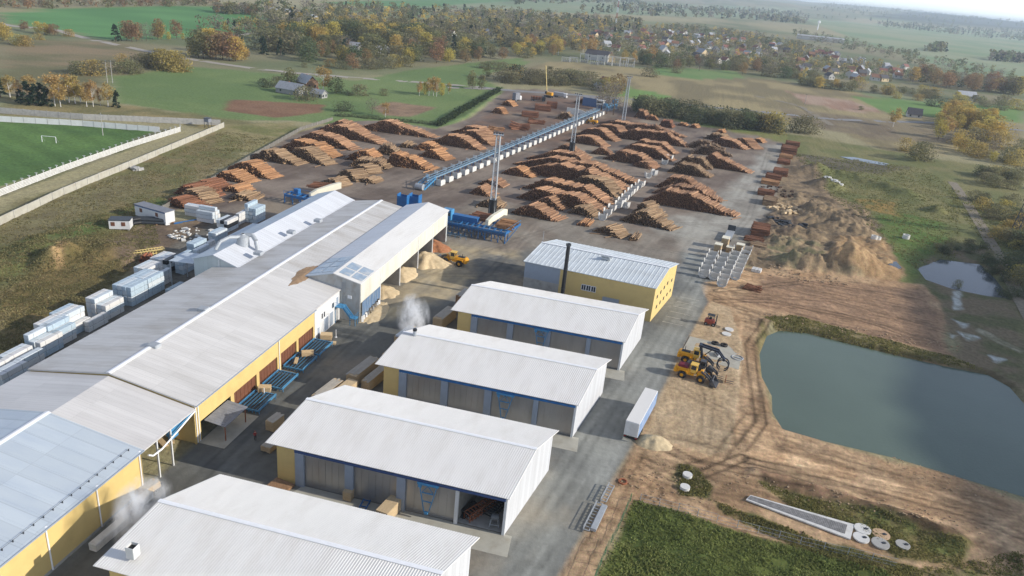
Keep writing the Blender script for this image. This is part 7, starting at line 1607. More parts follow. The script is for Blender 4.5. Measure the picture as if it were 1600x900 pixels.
# ------------------------------------------------------------ the worker in the yard
def person():
    x, y = G(399, 688); t = thing('person', 'person in a red jacket and dark trousers walking in the yard', 'person', (x, y, 0), R(25))
    bm = bpy.data.meshes.new('body'); V = [(0, 0, .95), (0, 0, 1.15), (0, 0, 1.42), (0, 0, 1.53), (0, .02, 1.63), (0, .02, 1.74), (-.2, 0, 1.43), (-.27, -.08, 1.15), (-.24, .1, .93), (.2, 0, 1.43), (.27, .08, 1.15), (.24, .22, .95),
         (-.1, 0, .9), (-.12, .18, .5), (-.12, .05, .08), (-.12, .2, .04), (.1, 0, .9), (.12, -.04, .5), (.12, -.28, .1), (.12, -.16, .04)]
    E_ = [(0, 1), (1, 2), (2, 3), (3, 4), (4, 5), (2, 6), (6, 7), (7, 8), (2, 9), (9, 10), (10, 11), (0, 12), (12, 13), (13, 14), (14, 15), (0, 16), (16, 17), (17, 18), (18, 19)]
    rad = [.15, .14, .17, .06, .1, .085, .07, .05, .04, .07, .05, .04, .1, .07, .05, .045, .1, .07, .05, .045]
    bm.from_pydata(V, E_, []); o = bpy.data.objects.new('body', bm); C.objects.link(o); o.parent = t
    o.modifiers.new('skin', 'SKIN'); 
    for i, r in enumerate(rad): bm.skin_vertices[0].data[i].radius = (r, r)
    bm.skin_vertices[0].data[0].use_root = True; s = o.modifiers.new('sub', 'SUBSURF'); s.levels = 2; s.render_levels = 2
    K['cloth'], nt, N, L, P = newmat('work_clothes'); tc = N.new('ShaderNodeTexCoord'); sp = N.new('ShaderNodeSeparateXYZ'); L.new(tc.outputs['Object'], sp.inputs[0]); cr = N.new('ShaderNodeValToRGB'); cr.color_ramp.interpolation = 'CONSTANT'
    mr = N.new('ShaderNodeMapRange'); mr.inputs[2].default_value = 1.8; L.new(sp.outputs['Z'], mr.inputs[0]); L.new(mr.outputs[0], cr.inputs[0])
    el = cr.color_ramp.elements; el[0].color = (*rgb(36, 36, 46), 1); el[1].position = .53; el[1].color = (*rgb(150, 44, 40), 1); e3 = el.new(.84); e3.color = (*rgb(206, 160, 130), 1); L.new(cr.outputs[0], P.inputs['Base Color']); bm.materials.append(K['cloth'])
    b = MB(); b.lathe([(0, 1.86), (.08, 1.84), (.12, 1.78), (.125, 1.71), (.115, 1.70)], (0, .01, 0), n=14); b.build('helmet', K['rust_red'], t)
person()
# small litter in the yards: patches, posts, barrels
for i, (px, py, lab) in enumerate(((525, 527, 'thin white post by the timber pack near the office wall'), (413, 620, 'thin white post beside the first roller bed pack'),)):
    x, y = G(px, py); b = MB(); b.tube((0, 0, 0), (0, 0, 1.8), .08, n=8); b.tube((0, 0, 0), (0, 0, .1), .25, n=10); o = b.build('marker_post', K['ridge']); o.location = (x, y, 0); tag(o, lab, 'post')
b = MB()
for i in range(6):
    A_ = Vector((*G(1025-i*4.6+24-12, 505-i*8.0+2), .014)); d = Vector((math.cos(R(-6)), math.sin(R(-6)), 0)); n = Vector((-d.y, d.x, 0))
    p = Vector((2.6+.17*(i*4.4), 170.5+i*3.6, .018)); b.prism([p, p+d*5.0, p+d*5.0+n*.14, p+n*.14], (0, 0, .004))
tag(b.build('parking_lines', K['line_paint'] if 'line_paint' in K else mat('faded_line_paint', rgb(188, 184, 174), .9, .2)), kind='structure')
# steam
def steam(px, py, lab, sx, sy, sz, loc, seed, dens):
    b = MB(); b.lathe([(0, 0), (.8, .04), (1.1, .3), (1.1, .85), (.8, 1.08), (0, 1.12)], n=20); o = b.build('steam_plume', []); o.scale = (sx, sy, sz); o.location = loc
    m = bpy.data.materials.new('steam'); m.use_nodes = True; nt = m.node_tree; nt.nodes.clear(); N, L = nt.nodes, nt.links; out = N.new('ShaderNodeOutputMaterial'); v = N.new('ShaderNodeVolumePrincipled'); v.inputs['Color'].default_value = (.99, .99, .99, 1); v.inputs['Anisotropy'].default_value = .0
    tc = N.new('ShaderNodeTexCoord'); n = N.new('ShaderNodeTexNoise'); n.inputs['Scale'].default_value = 2.6; n.inputs['Detail'].default_value = 5; n.inputs['Distortion'].default_value = .6; mp = N.new('ShaderNodeMapping'); mp.inputs['Location'].default_value = (seed, seed*2, 0); L.new(tc.outputs['Object'], mp.inputs[0]); L.new(mp.outputs[0], n.inputs['Vector'])
    r = N.new('ShaderNodeMapRange'); r.inputs[1].default_value = .44; r.inputs[2].default_value = .72; r.inputs[4].default_value = dens; L.new(n.outputs[0], r.inputs[0])
    ln = N.new('ShaderNodeVectorMath'); ln.operation = 'LENGTH'; mp2 = N.new('ShaderNodeMapping'); mp2.inputs['Location'].default_value = (0, 0, -.92); mp2.inputs['Scale'].default_value = (1, 1, 1.7); L.new(tc.outputs['Object'], mp2.inputs[0]); L.new(mp2.outputs[0], ln.inputs[0])
    f = N.new('ShaderNodeMapRange'); f.inputs[1].default_value = 1.0; f.inputs[2].default_value = .35; f.inputs[3].default_value = 0; f.inputs[4].default_value = 1; L.new(ln.outputs['Value'], f.inputs[0]); mu = N.new('ShaderNodeMath'); mu.operation = 'MULTIPLY'; L.new(r.outputs[0], mu.inputs[0]); L.new(f.outputs[0], mu.inputs[1])
    L.new(mu.outputs[0], v.inputs['Density']); L.new(v.outputs[0], out.inputs['Volume']); o.data.materials.append(m); tag(o, lab, 'steam', None, 'stuff')
xs, ys = G(222, 800, 6); steam(0, 0, 'white steam drifting from the roof vent past the yellow wall', 3.4, 5.2, 8.0, (xs, ys, 2.0), 3.0, 1.8)
xs, ys = G(645, 500, 6); steam(0, 0, 'thin steam plume rising beside the shed with the round flue', 3.8, 3.4, 9, (xs, ys, 2.0), 9.0, 1.5)
# ------------------------------------------------------------ trees
K['leaf'] = attr_mat('leaves', rnd=.28, var=.2, sc=1.2, rough=.75, trans=.45)
K['leaf_far'] = attr_mat('leaves_far', var=.2, sc=.3, rough=.8, trans=.45)
K['bark'] = mat('bark', rgb(92, 78, 64), .9, .2); K['birch_bark'] = mat('birch_bark', rgb(206, 202, 194), .8, .15, dirt=rgb(70, 66, 60), damt=.6, dsc=3)
KIND = {  # crown colours light/dark, profile (bottom, widest, width), leaf count, leaf size, trunk
 'birch': (rgb(205, 171, 106), rgb(153, 128, 88), .28, .6, .19, 420, .42, 'birch_bark'),
 'rust': (rgb(174, 137, 98), rgb(129, 107, 83), .18, .55, .30, 520, .5, 'bark'),
 'olive': (rgb(147, 141, 93), rgb(103, 102, 74), .15, .5, .33, 560, .5, 'bark'),
 'gold': (rgb(213, 185, 100), rgb(163, 145, 86), .12, .55, .27, 560, .48, 'bark'),
 'bare': (rgb(155, 143, 125), rgb(120, 113, 102), .2, .6, .30, 240, .34, 'bark'),
 'green': (rgb(118, 128, 86), rgb(85, 95, 67), .1, .5, .36, 600, .52, 'bark'),
 'spruce': (rgb(64, 83, 60), rgb(43, 56, 44), .06, .1, .24, 520, .5, 'bark'),
 'bush': (rgb(148, 141, 104), rgb(111, 106, 80), .0, .4, .62, 440, .75, 'bark'),
 'bush_gold': (rgb(195, 170, 101), rgb(146, 131, 85), .0, .4, .58, 440, .75, 'bark'),
 'bush_dark': (rgb(106, 113, 80), rgb(77, 84, 64), .0, .4, .66, 460, .75, 'bark')}
def crown_np(kind, rng, H=10.0, n=None, ls=1.0, clus=30):
    cl, cd, b0, wd, wr, cnt, lsz, _ = KIND[kind]; n = n or int(cnt*2.0); lsz = lsz*ls*H/10*.78
    k = max(4, clus); u = rng.random(k); 
    def rad(t): return wr*H*(np.maximum(0, 1-t)**.75 if kind == 'spruce' else np.sqrt(np.maximum(0, 1-((t-wd)/np.where(t > wd, 1-wd, wd+.08))**2)))
    ct = u; th = rng.random(k)*6.283; rr = rad(ct)*(.55+.45*np.sqrt(rng.random(k))); cz = (b0+(1-b0)*ct)*H*.97
    cx, cy = rr*np.cos(th), rr*np.sin(th); br = rng.random(k)
    i = rng.integers(0, k, n); s = wr*H*(.13 if kind == 'spruce' else .30)
    P = np.stack([cx[i], cy[i], cz[i]], 1)+rng.normal(0, 1, (n, 3))*np.array([s, s, s*.8])
    P[:, 2] = np.clip(P[:, 2], .03*H if b0 < .05 else b0*H*.8, H*1.02)
    A = rng.normal(0, 1, (n, 3)); A /= np.linalg.norm(A, axis=1)[:, None]; B = np.cross(A, rng.normal(0, 1, (n, 3))); B /= np.linalg.norm(B, axis=1)[:, None]
    sz = lsz*rng.uniform(.5, 1.15, n)[:, None]
    V = np.stack([P-A*sz, P+B*sz*.7, P+A*sz, P-B*sz*.7], 1)
    t = np.clip(br[i]*.8+rng.random(n)*.2, 0, 1)[:, None]; col = np.array(cd)*(1-t)+np.array(cl)*t
    return V, np.repeat(col[:, None], 4, 1)
def trunk_mb(kind, rng, H=10.0):
    b = MB(); r = .018*H; top = .8 if kind in ('birch', 'spruce', 'gold') else .55; P = [(0, 0, -.3)]; x = y = 0
    for q in (.25, .5, .8, 1.0): x += rng.normal(0, .008*H); y += rng.normal(0, .008*H); P.append((x, y, top*H*q))
    for i in range(4): b.tube(P[i], P[i+1], r*(1-.2*i), r*(1-.2*(i+1)), n=6, cap=False)
    if kind != 'spruce':
        for q in range(7):
            a = rng.random()*6.28; z0 = H*rng.uniform(.2, .55); l = H*KIND[kind][4]*rng.uniform(.5, .95); b.tube((P[2][0], P[2][1], z0), (math.cos(a)*l, math.sin(a)*l, z0+l*1.1), r*.35, r*.1, n=4, cap=False)
    return b
PROTO = {}
def proto(kind, v):
    if (kind, v) in PROTO: return PROTO[(kind, v)]
    rng = np.random.default_rng(abs(hash_s(kind))+v); V, col = crown_np(kind, rng); n = len(V)
    nm = 'shrub' if kind.startswith('bush') else ('spruce_tree' if kind == 'spruce' else ('birch_tree' if kind == 'birch' else 'broadleaf_tree'))
    o = np_mesh('crown', V.reshape(-1, 3), np.arange(n*4).reshape(-1, 4), K['leaf'], col.reshape(-1, 3)); tr = trunk_mb(kind, rng).build('trunk' if not kind.startswith('bush') else 'stem', K[KIND[kind][7]])
    PROTO[(kind, v)] = (nm, o.data, tr.data); bpy.data.objects.remove(o); bpy.data.objects.remove(tr); return PROTO[(kind, v)]
def hash_s(s): return sum(ord(c)*(i+7) for i, c in enumerate(s))
NT = {}
def tree(kind, x, y, h, label, group=None, w=1.0, rnd=random.Random(5)):
    nm, cm, tm = proto(kind, rnd.randrange(3)); z = float(height(np.array([x]), np.array([y]))[0]) if math.hypot(x, y) < 480 else 0.0
    t = bpy.data.objects.new(nm, None); C.objects.link(t); t.location = (x, y, z); t.rotation_euler = (0, 0, rnd.random()*6.28); s = h/10; t.scale = (s*w, s*w, s)
    tag(t, label, 'shrub' if nm == 'shrub' else 'tree', group)
    for n, m in (('crown', cm), ('stem' if nm == 'shrub' else 'trunk', tm)): c = bpy.data.objects.new(n, m); C.objects.link(c); c.parent = t
    NT[nm] = NT.get(nm, 0)+1; return t
def T(kind, px, py, top, label, group=None, w=1.0):
    x, y = G(px, py); return tree(kind, x, y, max(1.5, hgt(px, top, x, y)), label, group, w)
def in_poly(P, n, rng):
    lo, hi = P.min(0), P.max(0); out = []
    while len(out) < n:
        q = rng.random((n*3, 2))*(hi-lo)+lo; s = sdist(q[:, 0], q[:, 1], P); out += list(q[s > 0])
    return np.array(out[:n])
def scatter(poly, n, kinds, hr, label, group, seed, w=1.0):
    rng = np.random.default_rng(seed); P = clear_of_houses(in_poly(gp(poly), n, rng))
    for x, y in P:
        k = kinds[rng.integers(len(kinds))]; tree(k, float(x), float(y), float(rng.uniform(*hr)), label[k] if isinstance(label, dict) else label, group+(', '+k.replace('_', ' ') if isinstance(label, dict) else ''), w*float(rng.uniform(.85, 1.2)))
HROWS = in_poly(gp([(880, 70), (1000, 84), (1150, 106), (1290, 124), (1400, 128), (1420, 108), (1250, 76), (1060, 50), (900, 50)]), 128, np.random.default_rng(77))
HROWS = np.concatenate([HROWS, gp([(934, 94), (953, 96), (1036, 84), (1096, 88), (1262, 62), (1280, 64), (1300, 66), (705, 58), (762, 54), (533, 70), (555, 77), (577, 76), (602, 82)])])
def clear_of_houses(P):
    k = np.ones(len(P), bool)
    for hx, hy in HROWS:
        L = math.hypot(hx, hy); u = (P[:, 0]*hx+P[:, 1]*hy)/L; v = abs(P[:, 0]*hy-P[:, 1]*hx)/L; k &= ~((v < 7) & (u < L+6) & (u > L-42))
    return P[k]
def wood(name, label, polys, kinds, hr, seed, leaves=60, ls=2.4):
    """far woodland nobody could count: one mesh of many crowns"""
    rng = np.random.default_rng(seed); VV_, CC_ = [], []
    for poly, n in polys:
        P = clear_of_houses(in_poly(gp(poly), n, rng)); Z = height(P[:, 0], P[:, 1])
        for (x, y), z in zip(P, Z):
            k = kinds[rng.integers(len(kinds))]; h = rng.uniform(*hr); V, c = crown_np(k, rng, h, leaves, ls, 9); V = V*np.array([1.05, 1.05, 1]); V = V+np.array([x, y, z-h*.06]); VV_.append(V); CC_.append(c*rng.uniform(.75, 1.2))
    V = np.concatenate(VV_); o = np_mesh(name, V.reshape(-1, 3), np.arange(len(V)*4).reshape(-1, 4), K['leaf_far'], np.concatenate(CC_).reshape(-1, 3)); tag(o, label, 'woodland', None, 'stuff'); return o
# --- left: birch row and spruces beyond the football field
gl = 'birches beyond the football field wall'
for i, (px, top, base, w) in enumerate(((16, 118, 152, 1.3), (30, 124, 150, 1.2), (48, 118, 152, 1.3), (86, 114, 166, 1.1), (95, 122, 167, 1.0), (108, 116, 160, 1.2), (118, 118, 162, 1.2), (126, 124, 160, 1.2), (136, 128, 167, .8), (146, 126, 167, .8), (157, 138, 165, .7), (169, 128, 167, 1.0))):
    T('birch', px, base, top, 'white stemmed yellow birch beyond the concrete wall, %s from the left' % ORD[i], gl, w)
for i, (px, top, base) in enumerate(((1, 122, 152), (32, 138, 160), (44, 128, 164), (56, 130, 165), (66, 128, 164), (74, 134, 166), (183, 140, 168))):
    T('spruce', px, base, top, 'dark spruce among the birches beyond the wall, %s from the left' % ORD[i], 'spruces among the birches', 1.3 if i < 6 else 1.0)
T('spruce', 181, 65, 38, 'lone dark spruce left of the rusty tree row', None, 1.2); T('spruce', 188, 64, 55, 'small dark spruce right beside the lone spruce', None, 1.2)
gm = 'tree row at the gravel road junction'
for i, (px, top, base, k) in enumerate(((198, 34, 64, 'rust'), (206, 33, 65, 'rust'), (214, 36, 65, 'rust'), (222, 38, 64, 'bare'), (229, 36, 64, 'bare'), (238, 40, 62, 'bare'), (247, 30, 62, 'rust'), (252, 36, 62, 'gold'), (276, 32, 60, 'rust'), (264, 50, 62, 'gold'), (286, 52, 62, 'gold'))):
    T(k, px, base, top, 'autumn tree in the row between spruce and gravel road, %s from the left' % ORD[i], gm, .95)
for i, (px, top, base, k) in enumerate(((301, 66, 88, 'gold'), (310, 48, 90, 'olive'), (318, 52, 92, 'olive'), (329, 46, 90, 'gold'), (338, 56, 94, 'rust'), (348, 50, 93, 'rust'), (358, 52, 95, 'rust'), (368, 58, 96, 'gold'), (378, 68, 95, 'gold'), (384, 76, 92, 'rust'), (343, 50, 84, 'rust'), (362, 60, 88, 'rust'), (378, 58, 80, 'spruce'))):
    T(k, px, base, top, 'tree of the rusty clump by the gravel road bend, %s counted' % ORD[i], 'rusty clump by the gravel road bend', 1.1)
for i, (px, top, base, k, w) in enumerate(((115, 102, 112, 'bush', 1.4), (126, 96, 116, 'bush', 1.1), (145, 95, 117, 'bush_gold', 1.2), (156, 96, 116, 'bush', 1.2), (189, 97, 110, 'bush', 1.4), (200, 94, 115, 'bush', 1.3), (212, 98, 114, 'bush', 1.2), (192, 84, 98, 'bush_gold', 1.1), (222, 84, 104, 'bush', 1.2), (234, 85, 106, 'bush', 1.2), (246, 84, 106, 'bush', 1.2), (256, 78, 108, 'bush_gold', .9), (266, 82, 110, 'bush_gold', 1.0), (276, 80, 112, 'bush_gold', .9), (284, 88, 112, 'bush_gold', .9))):
    T(k, px, base, top, 'willow shrub in the row below the gravel road, %s from the left' % ORD[i], 'willow shrubs below the gravel road', w)
for i, (px, top, base, k) in enumerate(((4, 36, 62, 'gold'), (12, 40, 64, 'gold'), (38, 32, 48, 'rust'), (30, 54, 70, 'bush_gold'), (40, 56, 72, 'bush_gold'), (60, 34, 52, 'gold'), (70, 36, 54, 'gold'), (78, 38, 54, 'rust'), (86, 38, 56, 'rust'), (62, 52, 62, 'bush_gold'), (108, 46, 57, 'bush_gold'), (6, 24, 40, 'bare'))):
    T(k, px, base, top, 'yellow tree at the upper left edge along the gravel road, %s counted' % ORD[i], 'yellow trees at the upper left edge', 1.2)
# --- farm in the meadow
for i, (k, px, top, base, w, lab) in enumerate((('olive', 455, 107, 136, 1.1, 'brown round tree behind the farm barn'), ('bush_dark', 414, 123, 136, 1.2, 'dark shrub left of the farm barn'), ('bush', 433, 120, 135, 1.1, 'round shrub between the dark shrub and the barn'), ('birch', 505, 104, 144, 1.3, 'tall yellow birch behind the farm yard'), ('green', 525, 121, 146, 1.2, 'dark round tree right of the farm birch'), ('bush', 480, 136, 157, 1.3, 'brown leafless shrub in front of the barns'),
    ('bush_dark', 537, 158, 174, 1.2, 'dark round shrub at the end of the ploughed plot'), ('bush', 562, 133, 149, 1.3, 'spreading apple tree in the meadow right of the farm'), ('bare', 581, 154, 178, 1.3, 'silvery bare tree at the meadow edge'), ('birch', 602, 160, 183, 1.2, 'small yellow birch with white stem before the ploughed plot'), ('bush', 599, 139, 149, 1.1, 'small brown shrub left of the small plot'), ('bush_dark', 545, 141, 149, 1.2, 'low dark shrub by the farm car'))):
    T(k, px, base, top, lab, None, w)
for i, (px, top, base, k) in enumerate(((655, 126, 150, 'birch'), (663, 128, 149, 'gold'), (670, 121, 150, 'birch'), (677, 119, 150, 'birch'), (682, 121, 151, 'birch'), (690, 130, 150, 'gold'), (701, 129, 147, 'birch'), (738, 111, 139, 'olive'), (752, 118, 140, 'olive'))):
    T(k, px, base, top, 'thin yellow tree along the meadow road, %s from the left' % ORD[i], 'thin trees along the meadow road', .8)
for i, (px, top, base, k, w) in enumerate(((552, 84, 109, 'rust', 1.2), (475, 98, 105, 'bush', 1.2), (515, 92, 104, 'bush_gold', 1.2), (532, 95, 108, 'bush', 1.2), (575, 92, 108, 'bush', 1.3), (590, 94, 107, 'bush', 1.3), (605, 90, 106, 'bush', 1.3), (618, 86, 104, 'bush_gold', 1.1), (632, 88, 104, 'bush', 1.1), (755, 98, 107, 'bush', 1.5), (770, 96, 108, 'bush', 1.5), (785, 97, 108, 'bush', 1.5), (760, 106, 122, 'olive', 1.1), (788, 108, 126, 'bush', 1.4), (798, 112, 130, 'bush', 1.3))):
    T(k, px, base, top, 'shrub or low tree along the green meadow rim, %s from the left' % ORD[i], 'shrubs along the green meadow rim', w)
scatter([(398, 92), (430, 98), (560, 100), (640, 102), (745, 98), (800, 92), (760, 76), (640, 72), (520, 74), (415, 74)], 95, ['gold', 'olive', 'rust', 'olive', 'bare', 'bush', 'green', 'olive', 'spruce'], (8, 17), 'autumn tree in the front of the mixed wood above the meadow', 'trees in the front of the mixed wood', 3, 1.2)
scatter([(430, 66), (560, 60), (660, 66), (700, 74), (640, 74), (520, 74), (440, 74)], 70, ['gold', 'gold', 'olive', 'olive', 'green'], (13, 20), 'yellow green tree in the dense middle of the mixed wood', 'trees in the dense middle of the mixed wood', 4, 1.25)
# --- along the main road and the yard's far side
scatter([(800, 122), (900, 128), (1000, 146), (985, 150), (900, 136), (795, 132)], 34, ['bush', 'bush_dark', 'bush', 'olive', 'bush_gold', 'bare'], (6, 10.5), 'shrub in the belt behind the main road', 'shrubs behind the main road', 5, 1.2)
T('rust', 963, 150, 116, 'orange topped tree by the house behind the far mast', None, 1.1); T('bare', 948, 178, 128, 'bare grey tree left of the farthest mast'); T('bare', 958, 180, 130, 'bare grey tree touching the farthest mast'); T('bare', 940, 172, 132, 'bare grey tree right above the light blue feeder')
scatter([(985, 170), (1060, 178), (1195, 200), (1212, 208), (1100, 196), (1000, 180)], 52, ['bush_dark', 'bush_dark', 'bush', 'green', 'bush', 'bush_dark'], (6, 10), 'dark green shrub in the belt along the far yard edge', 'shrub belt along the far yard edge', 6, 1.15)
T('olive', 858, 120, 104, 'round tree behind the mobile crane boom'); T('bush', 1014, 120, 106, 'round dark shrub on the tan meadow', None, 1.4); T('bush', 1057, 114, 104, 'small round shrub on the green strip of the tan meadow', None, 1.3)
for i, (px, top, base, k, w) in enumerate(((1207, 176, 206, 'bush_gold', 1.0), (1196, 180, 205, 'bush_gold', 1.0), (1256, 182, 208, 'bush', 1.2), (1248, 186, 207, 'bush', 1.2), (1395, 166, 198, 'birch', 1.2), (1475, 178, 216, 'birch', 1.2), (1466, 186, 216, 'gold', 1.0), (1430, 222, 252, 'olive', 1.2), (1440, 222, 250, 'bush', 1.0), (1345, 166, 172, 'bush', 1.2), (1414, 216, 236, 'bush_gold', 1.0), (1460, 150, 166, 'bush_dark', 1.2))):
    T(k, px, base, top, 'single shrub or tree on the brown field right of the yard, %s counted' % ORD[i], 'single trees on the brown field', w)
scatter([(1462, 196), (1500, 214), (1560, 232), (1552, 200), (1480, 180)], 30, ['gold', 'gold', 'birch', 'gold', 'bush_gold'], (9, 15), 'bright yellow tree in the grove right of the brown field', 'bright yellow grove', 7, 1.1)
scatter([(1500, 214), (1600, 236), (1600, 262), (1560, 258), (1490, 236)], 26, ['bush_gold', 'bush', 'gold', 'bare'], (5, 10), 'shrub at the foot of the bright yellow grove', 'shrubs at the foot of the yellow grove', 8)
scatter([(1515, 268), (1600, 280), (1602, 300), (1530, 290)], 16, ['bush_dark', 'bush', 'bush_gold'], (3.5, 6), 'round dark shrub in the grass right of the track end', 'shrubs right of the track end', 9, 1.1)
scatter([(1520, 310), (1600, 322), (1625, 470), (1600, 470), (1570, 400), (1548, 350)], 34, ['bush_gold', 'bush', 'bush_dark', 'bush'], (3, 6), 'willow shrub along the right side of the dirt track', 'willow shrubs right of the dirt track', 10, 1.1)
scatter([(1440, 395), (1480, 380), (1530, 380), (1570, 430), (1590, 500), (1560, 440), (1530, 405)], 22, ['bush_dark', 'bush'], (1.6, 3.2), 'low dark shrub around the small pond', 'low shrubs around the small pond', 11)
T('bush', 1496, 446, 430, 'tiny sapling in the water edge of the small pond', None, .6)
scatter([(1230, 130), (1330, 146), (1460, 160), (1600, 176), (1600, 166), (1460, 148), (1330, 134), (1240, 118)], 56, ['olive', 'bush', 'bush_gold', 'bare', 'bush', 'gold'], (5, 10), 'shrub in the belt below the village on the right', 'shrub belt below the village', 12, 1.2)
scatter([(1390, 132), (1600, 150), (1600, 142), (1400, 122)], 34, ['rust', 'gold', 'rust', 'olive', 'bare'], (14, 20), 'tall rusty tree in the row below the far right fields', 'tall rusty row at the right', 13, 1.1)
scatter([(1000, 104), (1120, 116), (1230, 124), (1230, 110), (1100, 98), (1000, 92)], 44, ['olive', 'bare', 'rust', 'bush', 'green'], (8, 14), 'garden tree at the front of the village', 'garden trees at the village front', 14, 1.2)
scatter([(800, 92), (880, 88), (880, 76), (800, 72)], 24, ['rust', 'gold', 'olive', 'bush'], (8, 15), 'tree left of the substation', 'trees left of the substation', 15, 1.1)
for i, (px, top, base) in enumerate(((872, 62, 86), (922, 53, 92), (925, 60, 90), (1016, 68, 98), (974, 76, 100), (990, 78, 100), (852, 58, 80), (911, 58, 82))):
    T('birch', px, base, top, 'orange birch standing between the substation and the village, %s counted' % ORD[i], 'orange birches around the substation')
# small hedge shrubs on the meadow rim and the clipped hedge by the bank
for i in range(26):
    px = 526+i*6.1; x, y = G(px, 181+.09*(px-526)); tree('bush_dark', x, y, 1.5, 'tiny dark shrub in the dotted row behind the rear log piles', 'dotted row of tiny shrubs', 1.0)
def hedge():
    rng = np.random.default_rng(7); P = gp([(684, 198), (720, 176), (752, 158), (780, 142)]); n = 5200; VV_, CC_ = [], []
    L = np.linalg.norm(np.diff(P, axis=0), axis=1); c = np.concatenate([[0], np.cumsum(L)]); s = rng.random(n)*c[-1]; x = np.interp(s, c, P[:, 0])+rng.normal(0, .9, n); y = np.interp(s, c, P[:, 1])+rng.normal(0, .9, n); z = rng.random(n)*2.2+.3
    Q = np.stack([x, y, z], 1); A = rng.normal(0, 1, (n, 3)); A /= np.linalg.norm(A, axis=1)[:, None]; B = np.cross(A, rng.normal(0, 1, (n, 3))); B /= np.linalg.norm(B, axis=1)[:, None]; V = np.stack([Q-A*.5, Q+B*.4, Q+A*.5, Q-B*.4], 1)
    t = rng.random(n)[:, None]; col = np.array(rgb(78, 92, 56))*t+np.array(rgb(44, 58, 38))*(1-t); o = np_mesh('hedge', V.reshape(-1, 3), np.arange(n*4).reshape(-1, 4), K['leaf_far'], np.repeat(col, 4, 0)); tag(o, 'dark clipped hedge along the grass bank beside the log yard', 'hedge')
hedge()
wood('woodland', 'autumn wood behind the mixed wood and the meadow', [([(300, 52), (440, 66), (660, 60), (760, 72), (900, 78), (900, 52), (760, 44), (560, 36), (450, 32)], 460)], ['gold', 'olive', 'bare', 'bare', 'olive', 'spruce', 'bush'], (9, 17), 21, 170, 1.7)
wood('woodland', 'grey brown wood belt below the upper green field', [([(340, 22), (450, 30), (620, 34), (800, 48), (1000, 62), (1000, 36), (820, 22), (620, 16), (440, 12)], 620)], ['bare', 'olive', 'olive', 'bare', 'spruce', 'green', 'gold'], (10, 17), 22, 120, 2.0)
wood('woodland', 'tree rows along the upper left horizon', [([(-40, 16), (340, 10), (340, 3), (-40, 4)], 130), ([(-100, 2), (400, -2), (600, -14), (0, -14)], 420), ([(335, 21), (400, 25), (398, 21), (336, 18)], 46)], ['bare', 'rust', 'olive'], (9, 14), 23, 110, 2.0)
wood('woodland', 'tree covered gardens of the village', [([(880, 78), (1000, 94), (1240, 118), (1400, 134), (1420, 112), (1250, 84), (1050, 60), (900, 52)], 640), ([(1000, 62), (1240, 84), (1300, 84), (1180, 54), (1050, 40), (1000, 44)], 520)], ['bare', 'bush', 'olive', 'bare', 'green', 'gold'], (6, 12), 24, 130, 1.9)
wood('woodland', 'dark trees around the far right end of the village', [([(1240, 60), (1420, 100), (1500, 116), (1600, 132), (1600, 118), (1420, 84), (1330, 66), (1240, 48)], 220), ([(1600, 150), (1400, 126), (1380, 114), (1600, 132)], 120)], ['bare', 'green', 'olive', 'bare'], (7, 13), 25, 120, 2.0)
wood('woodland', 'far tree belts on the plain towards the horizon', [([(880, 20), (1250, 34), (1250, 22), (1000, 8)], 330), ([(1370, 42), (1600, 66), (1600, 56), (1370, 36)], 260), ([(1240, 26), (1600, 54), (1600, 46), (1300, 16)], 500), ([(800, 8), (1000, 4), (1000, -6), (800, 0)], 260), ([(1440, 80), (1480, 82), (1470, 76)], 24), ([(1540, 95), (1600, 100), (1600, 94), (1550, 91)], 40), ([(1170, 30), (1260, 40), (1260, 34), (1180, 26)], 60)], ['green', 'bare', 'spruce', 'olive'], (14, 22), 26, 50, 4.2)
# ------------------------------------------------------------ houses
WC = {'white': rgb(190, 187, 180), 'cream': rgb(212, 190, 150), 'brown': rgb(120, 92, 70), 'grey': rgb(150, 148, 144)}; RC = {'grey': rgb(150, 152, 156), 'dark': rgb(76, 74, 76), 'red': rgb(128, 82, 70), 'pale': rgb(168, 170, 172), 'rust': rgb(132, 96, 74)}
WM = {k: mat('house_wall_'+k, v, .8, .1, .6) for k, v in WC.items()}; RM = {k: mat('house_roof_'+k, v, .7, .12, .8) for k, v in RC.items()}
def house_mesh(wk, rk, W, L, H, rh):
    key = (wk, rk, W, L, H)
    if key not in PROTO:
        b = MB(); b.prism([(-W/2, -L/2, 0), (W/2, -L/2, 0), (W/2, -L/2, H), (0, -L/2, H+rh-.2), (-W/2, -L/2, H)], (0, L, 0)); w = b.build('wall', WM[wk]); b = MB()
        for s in (-1, 1): b.prism([(0, -L/2-.4, H+rh), (s*(W/2+.5), -L/2-.4, H-.25), (s*(W/2+.5), -L/2-.4, H-.45), (0, -L/2-.4, H+rh-.2)], (0, L+.8, 0))
        r = b.build('roof', RM[rk]); b = MB(); b.box((.9, L*.15, H+rh*.8), (.6, .6, 1.6)); c = b.build('chimney', K['rust']); wins = []
        for k, (x_, y_, sx, sy) in enumerate([(W/2+.02, q*L/3.4, .06, 1.1) for q in (-1, 0, 1)]+[(q*W/4, -L/2-.02, 1.1, .06) for q in (-1, 1)]+[(-W/2-.02, q*L/3.4, .06, 1.1) for q in (-1, 1)]): b = MB(); b.box((x_, y_, H*.55), (sx, sy, 1.2)); wins.append(b.build('window', K['glass']))
        PROTO[key] = (w.data, r.data, c.data, [q.data for q in wins])
        for o in [w, r, c]+wins: bpy.data.objects.remove(o)
    return PROTO[key]
